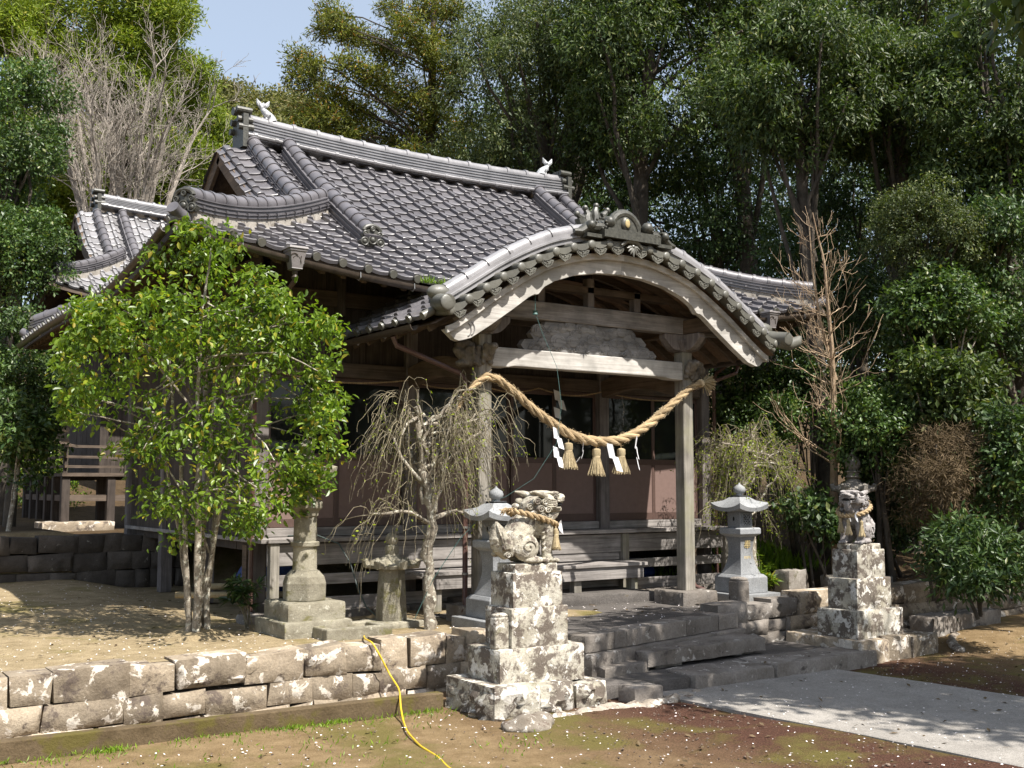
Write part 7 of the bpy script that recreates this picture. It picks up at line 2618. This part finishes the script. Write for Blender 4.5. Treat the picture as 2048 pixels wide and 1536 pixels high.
def top_z(x, y):
    z = np.where(y < -1.15, -0.583 + 0.05 * np.clip(x - 5.2, 0, 3) * np.clip((y + 4.5) / 2, 0, 1), terrace_z(x, y) + 0.008)
    pth = (x > 0.6 - 0.0825 * (y + 2.6)) & (x < 3.62 - 0.091 * (y + 2.6)) & (y < -2.82)
    z = np.where(pth, -0.571, z)
    st2 = (x > 1.0) & (x < 4.3) & (y > -2.75) & (y < -2.3)
    z = np.where(st2, -0.41, z)
    pf = (x > 0.2) & (x < 4.2) & (y > -1.95 + 0.22 * (x - 0.2)) & (y < 0.7) & (y > -2)
    z = np.where(pf, 0.020, z)
    return z


ok = ~((y > -2.35) & (y < -1.1) & ((x < 4.4) | (x > 4.2)) & ~((x > 0.6) & (x < 3.2) & (y > -1.95 + 0.22 * (x - 0.2))))
x, y = x[ok], y[ok]
m_ = len(x)
lb_ = MB()
a = rng.uniform(0, 6.28, m_)
leaf_mesh(lb_, np.c_[x, y, top_z(x, y) + rng.uniform(0.002, 0.012, m_)], np.c_[np.cos(a), np.sin(a), rng.normal(0, 0.15, m_)], np.c_[rng.normal(0, 0.25, m_), rng.normal(0, 0.25, m_), np.ones(m_)], 0.023 * rng.uniform(0.6, 1.4, m_), 0.018 * rng.uniform(0.6, 1.3, m_))
tag(lb_.build('fallen_petals', M['petal']), 'white fallen blossom petals scattered over the ground', 'petals', kind='stuff')
n = 900
x = rng.uniform(-7.5, 9, n)
y = rng.uniform(-8, 5, n)
ok = (y < -2.4) | (y > -0.9)
x, y = x[ok], y[ok]
m_ = len(x)
lb_ = MB()
a = rng.uniform(0, 6.28, m_)
leaf_mesh(lb_, np.c_[x, y, top_z(x, y) + 0.008], np.c_[np.cos(a), np.sin(a), rng.normal(0, 0.3, m_)], np.c_[rng.normal(0, 0.4, m_), rng.normal(0, 0.4, m_), np.ones(m_)], 0.085 * rng.uniform(0.5, 1.3, m_), 0.035)
tag(lb_.build('leaf_litter', M['lf_dry']), 'brown dead leaves lying on the ground', 'leaf litter', kind='stuff')

# loose gravel of the yard
n = 4200
x = np.r_[rng.uniform(-1.5, 5.5, n // 2), rng.uniform(-7, 8, n // 2)]
y = np.r_[-2.9 - 5.0 * rng.random(n // 2) ** 1.2, -2.2 - 6.5 * rng.random(n // 2)]
ok = ~((x > 0.5) & (x < 4.4) & (y > -2.95)) & ~((x > 0.55 - 0.0825 * (y + 2.6)) & (x < 3.66 - 0.091 * (y + 2.6))) & ~((x < -0.1) & (x > -1.8) & (y > -2.95))
x, y = x[ok], y[ok]
m_ = len(x)
r_ = 0.006 + 0.012 * rng.random(m_) ** 3
oct_ = np.array([[1, 0, 0], [0, 1, 0], [-1, 0, 0], [0, -1, 0], [0, 0, 0.75], [0, 0, -0.75]], float)
V = (oct_[None] * rng.uniform(0.6, 1.3, (m_, 6, 1))) * r_[:, None, None]
a = rng.uniform(0, 6.28, m_)
ca, sa = np.cos(a)[:, None], np.sin(a)[:, None]
V = np.stack([V[:, :, 0] * ca - V[:, :, 1] * sa, V[:, :, 0] * sa + V[:, :, 1] * ca, V[:, :, 2]], -1)
V = V + np.stack([x, y, np.full(m_, -0.592)], -1)[:, None, :]
tri = np.array([[0, 1, 4], [1, 2, 4], [2, 3, 4], [3, 0, 4], [1, 0, 5], [2, 1, 5], [3, 2, 5], [0, 3, 5]])
lb_ = MB()
lb_.add(V.reshape(-1, 3), ((np.arange(m_) * 6)[:, None, None] + tri[None]).reshape(-1, 3))
tag(lb_.build('gravel', M['gravel']), 'small loose brown gravel scattered over the yard', 'gravel', kind='stuff')

# small plants rooted in the gutter
lb_ = MB()
for x0, y0, z0, n in ((-0.55, 0.47, 4.52, 60), (-0.3, 0.47, 4.52, 40)):
    dd = unit(np.c_[rng.normal(0, 0.5, n), rng.normal(0, 0.3, n), np.ones(n)])
    leaf_mesh(lb_, np.c_[x0 + rng.normal(0, 0.06, n), y0 + rng.normal(0, 0.02, n), np.full(n, z0 - 0.04)], dd, rng.normal(0, 1, (n, 3)), 0.12 * rng.uniform(0.4, 1.3, n), 0.014)
tag(lb_.build('gutter_weeds', M['lf_grass']), 'tufts of grass growing in the eave gutter left of the porch', 'weeds', kind='stuff')

# --- the grove on the near side of the yard: it shades the steps and is mirrored in the windows
for i, (c, r, n, lab, b0) in enumerate((((3.6, -7.6, 7.4), (1.7, 1.6, 1.0), 52, 'evergreen tree overhanging the right side of the yard in front of the steps', (7.5, -9.5)),
                                       ((5.4, -10.3, 7.6), (2.6, 1.7, 1.2), 84, 'evergreen tree on the right of the yard nearest the path', (8.5, -11.5)),
                                       ((12.6, -6.6, 7.8), (3.4, 1.6, 1.3), 60, 'evergreen tree overhanging the far right corner of the yard', (15, -8)),
                                       ((14, -13, 6.5), (3.2, 3.0, 3.2), 60, 'evergreen tree on the far right of the yard', (14, -11)),
                                       ((19, -6, 6.5), (3.2, 3.0, 3.4), 60, 'evergreen tree at the right end of the yard', (19, -6)),
                                       ((10, -20, 6.5), (4, 3.5, 4.2), 60, 'evergreen tree behind the right of the viewpoint', (10, -20)),
                                       ((1, -26, 7), (5, 3.5, 4.6), 60, 'evergreen tree behind the viewpoint', (1, -26)))):
    rng = np.random.default_rng(900 + i)
    broadleaf('evergreen_tree', lab, (b0[0], b0[1], -0.6), crown(rng, c, r, n, 0.75, 190, 0.65), 'lf_oak', 0.22, 0.10, 0.22, 'bark_dark', 950 + i, 'grove on the near side of the yard', n_limb=18)
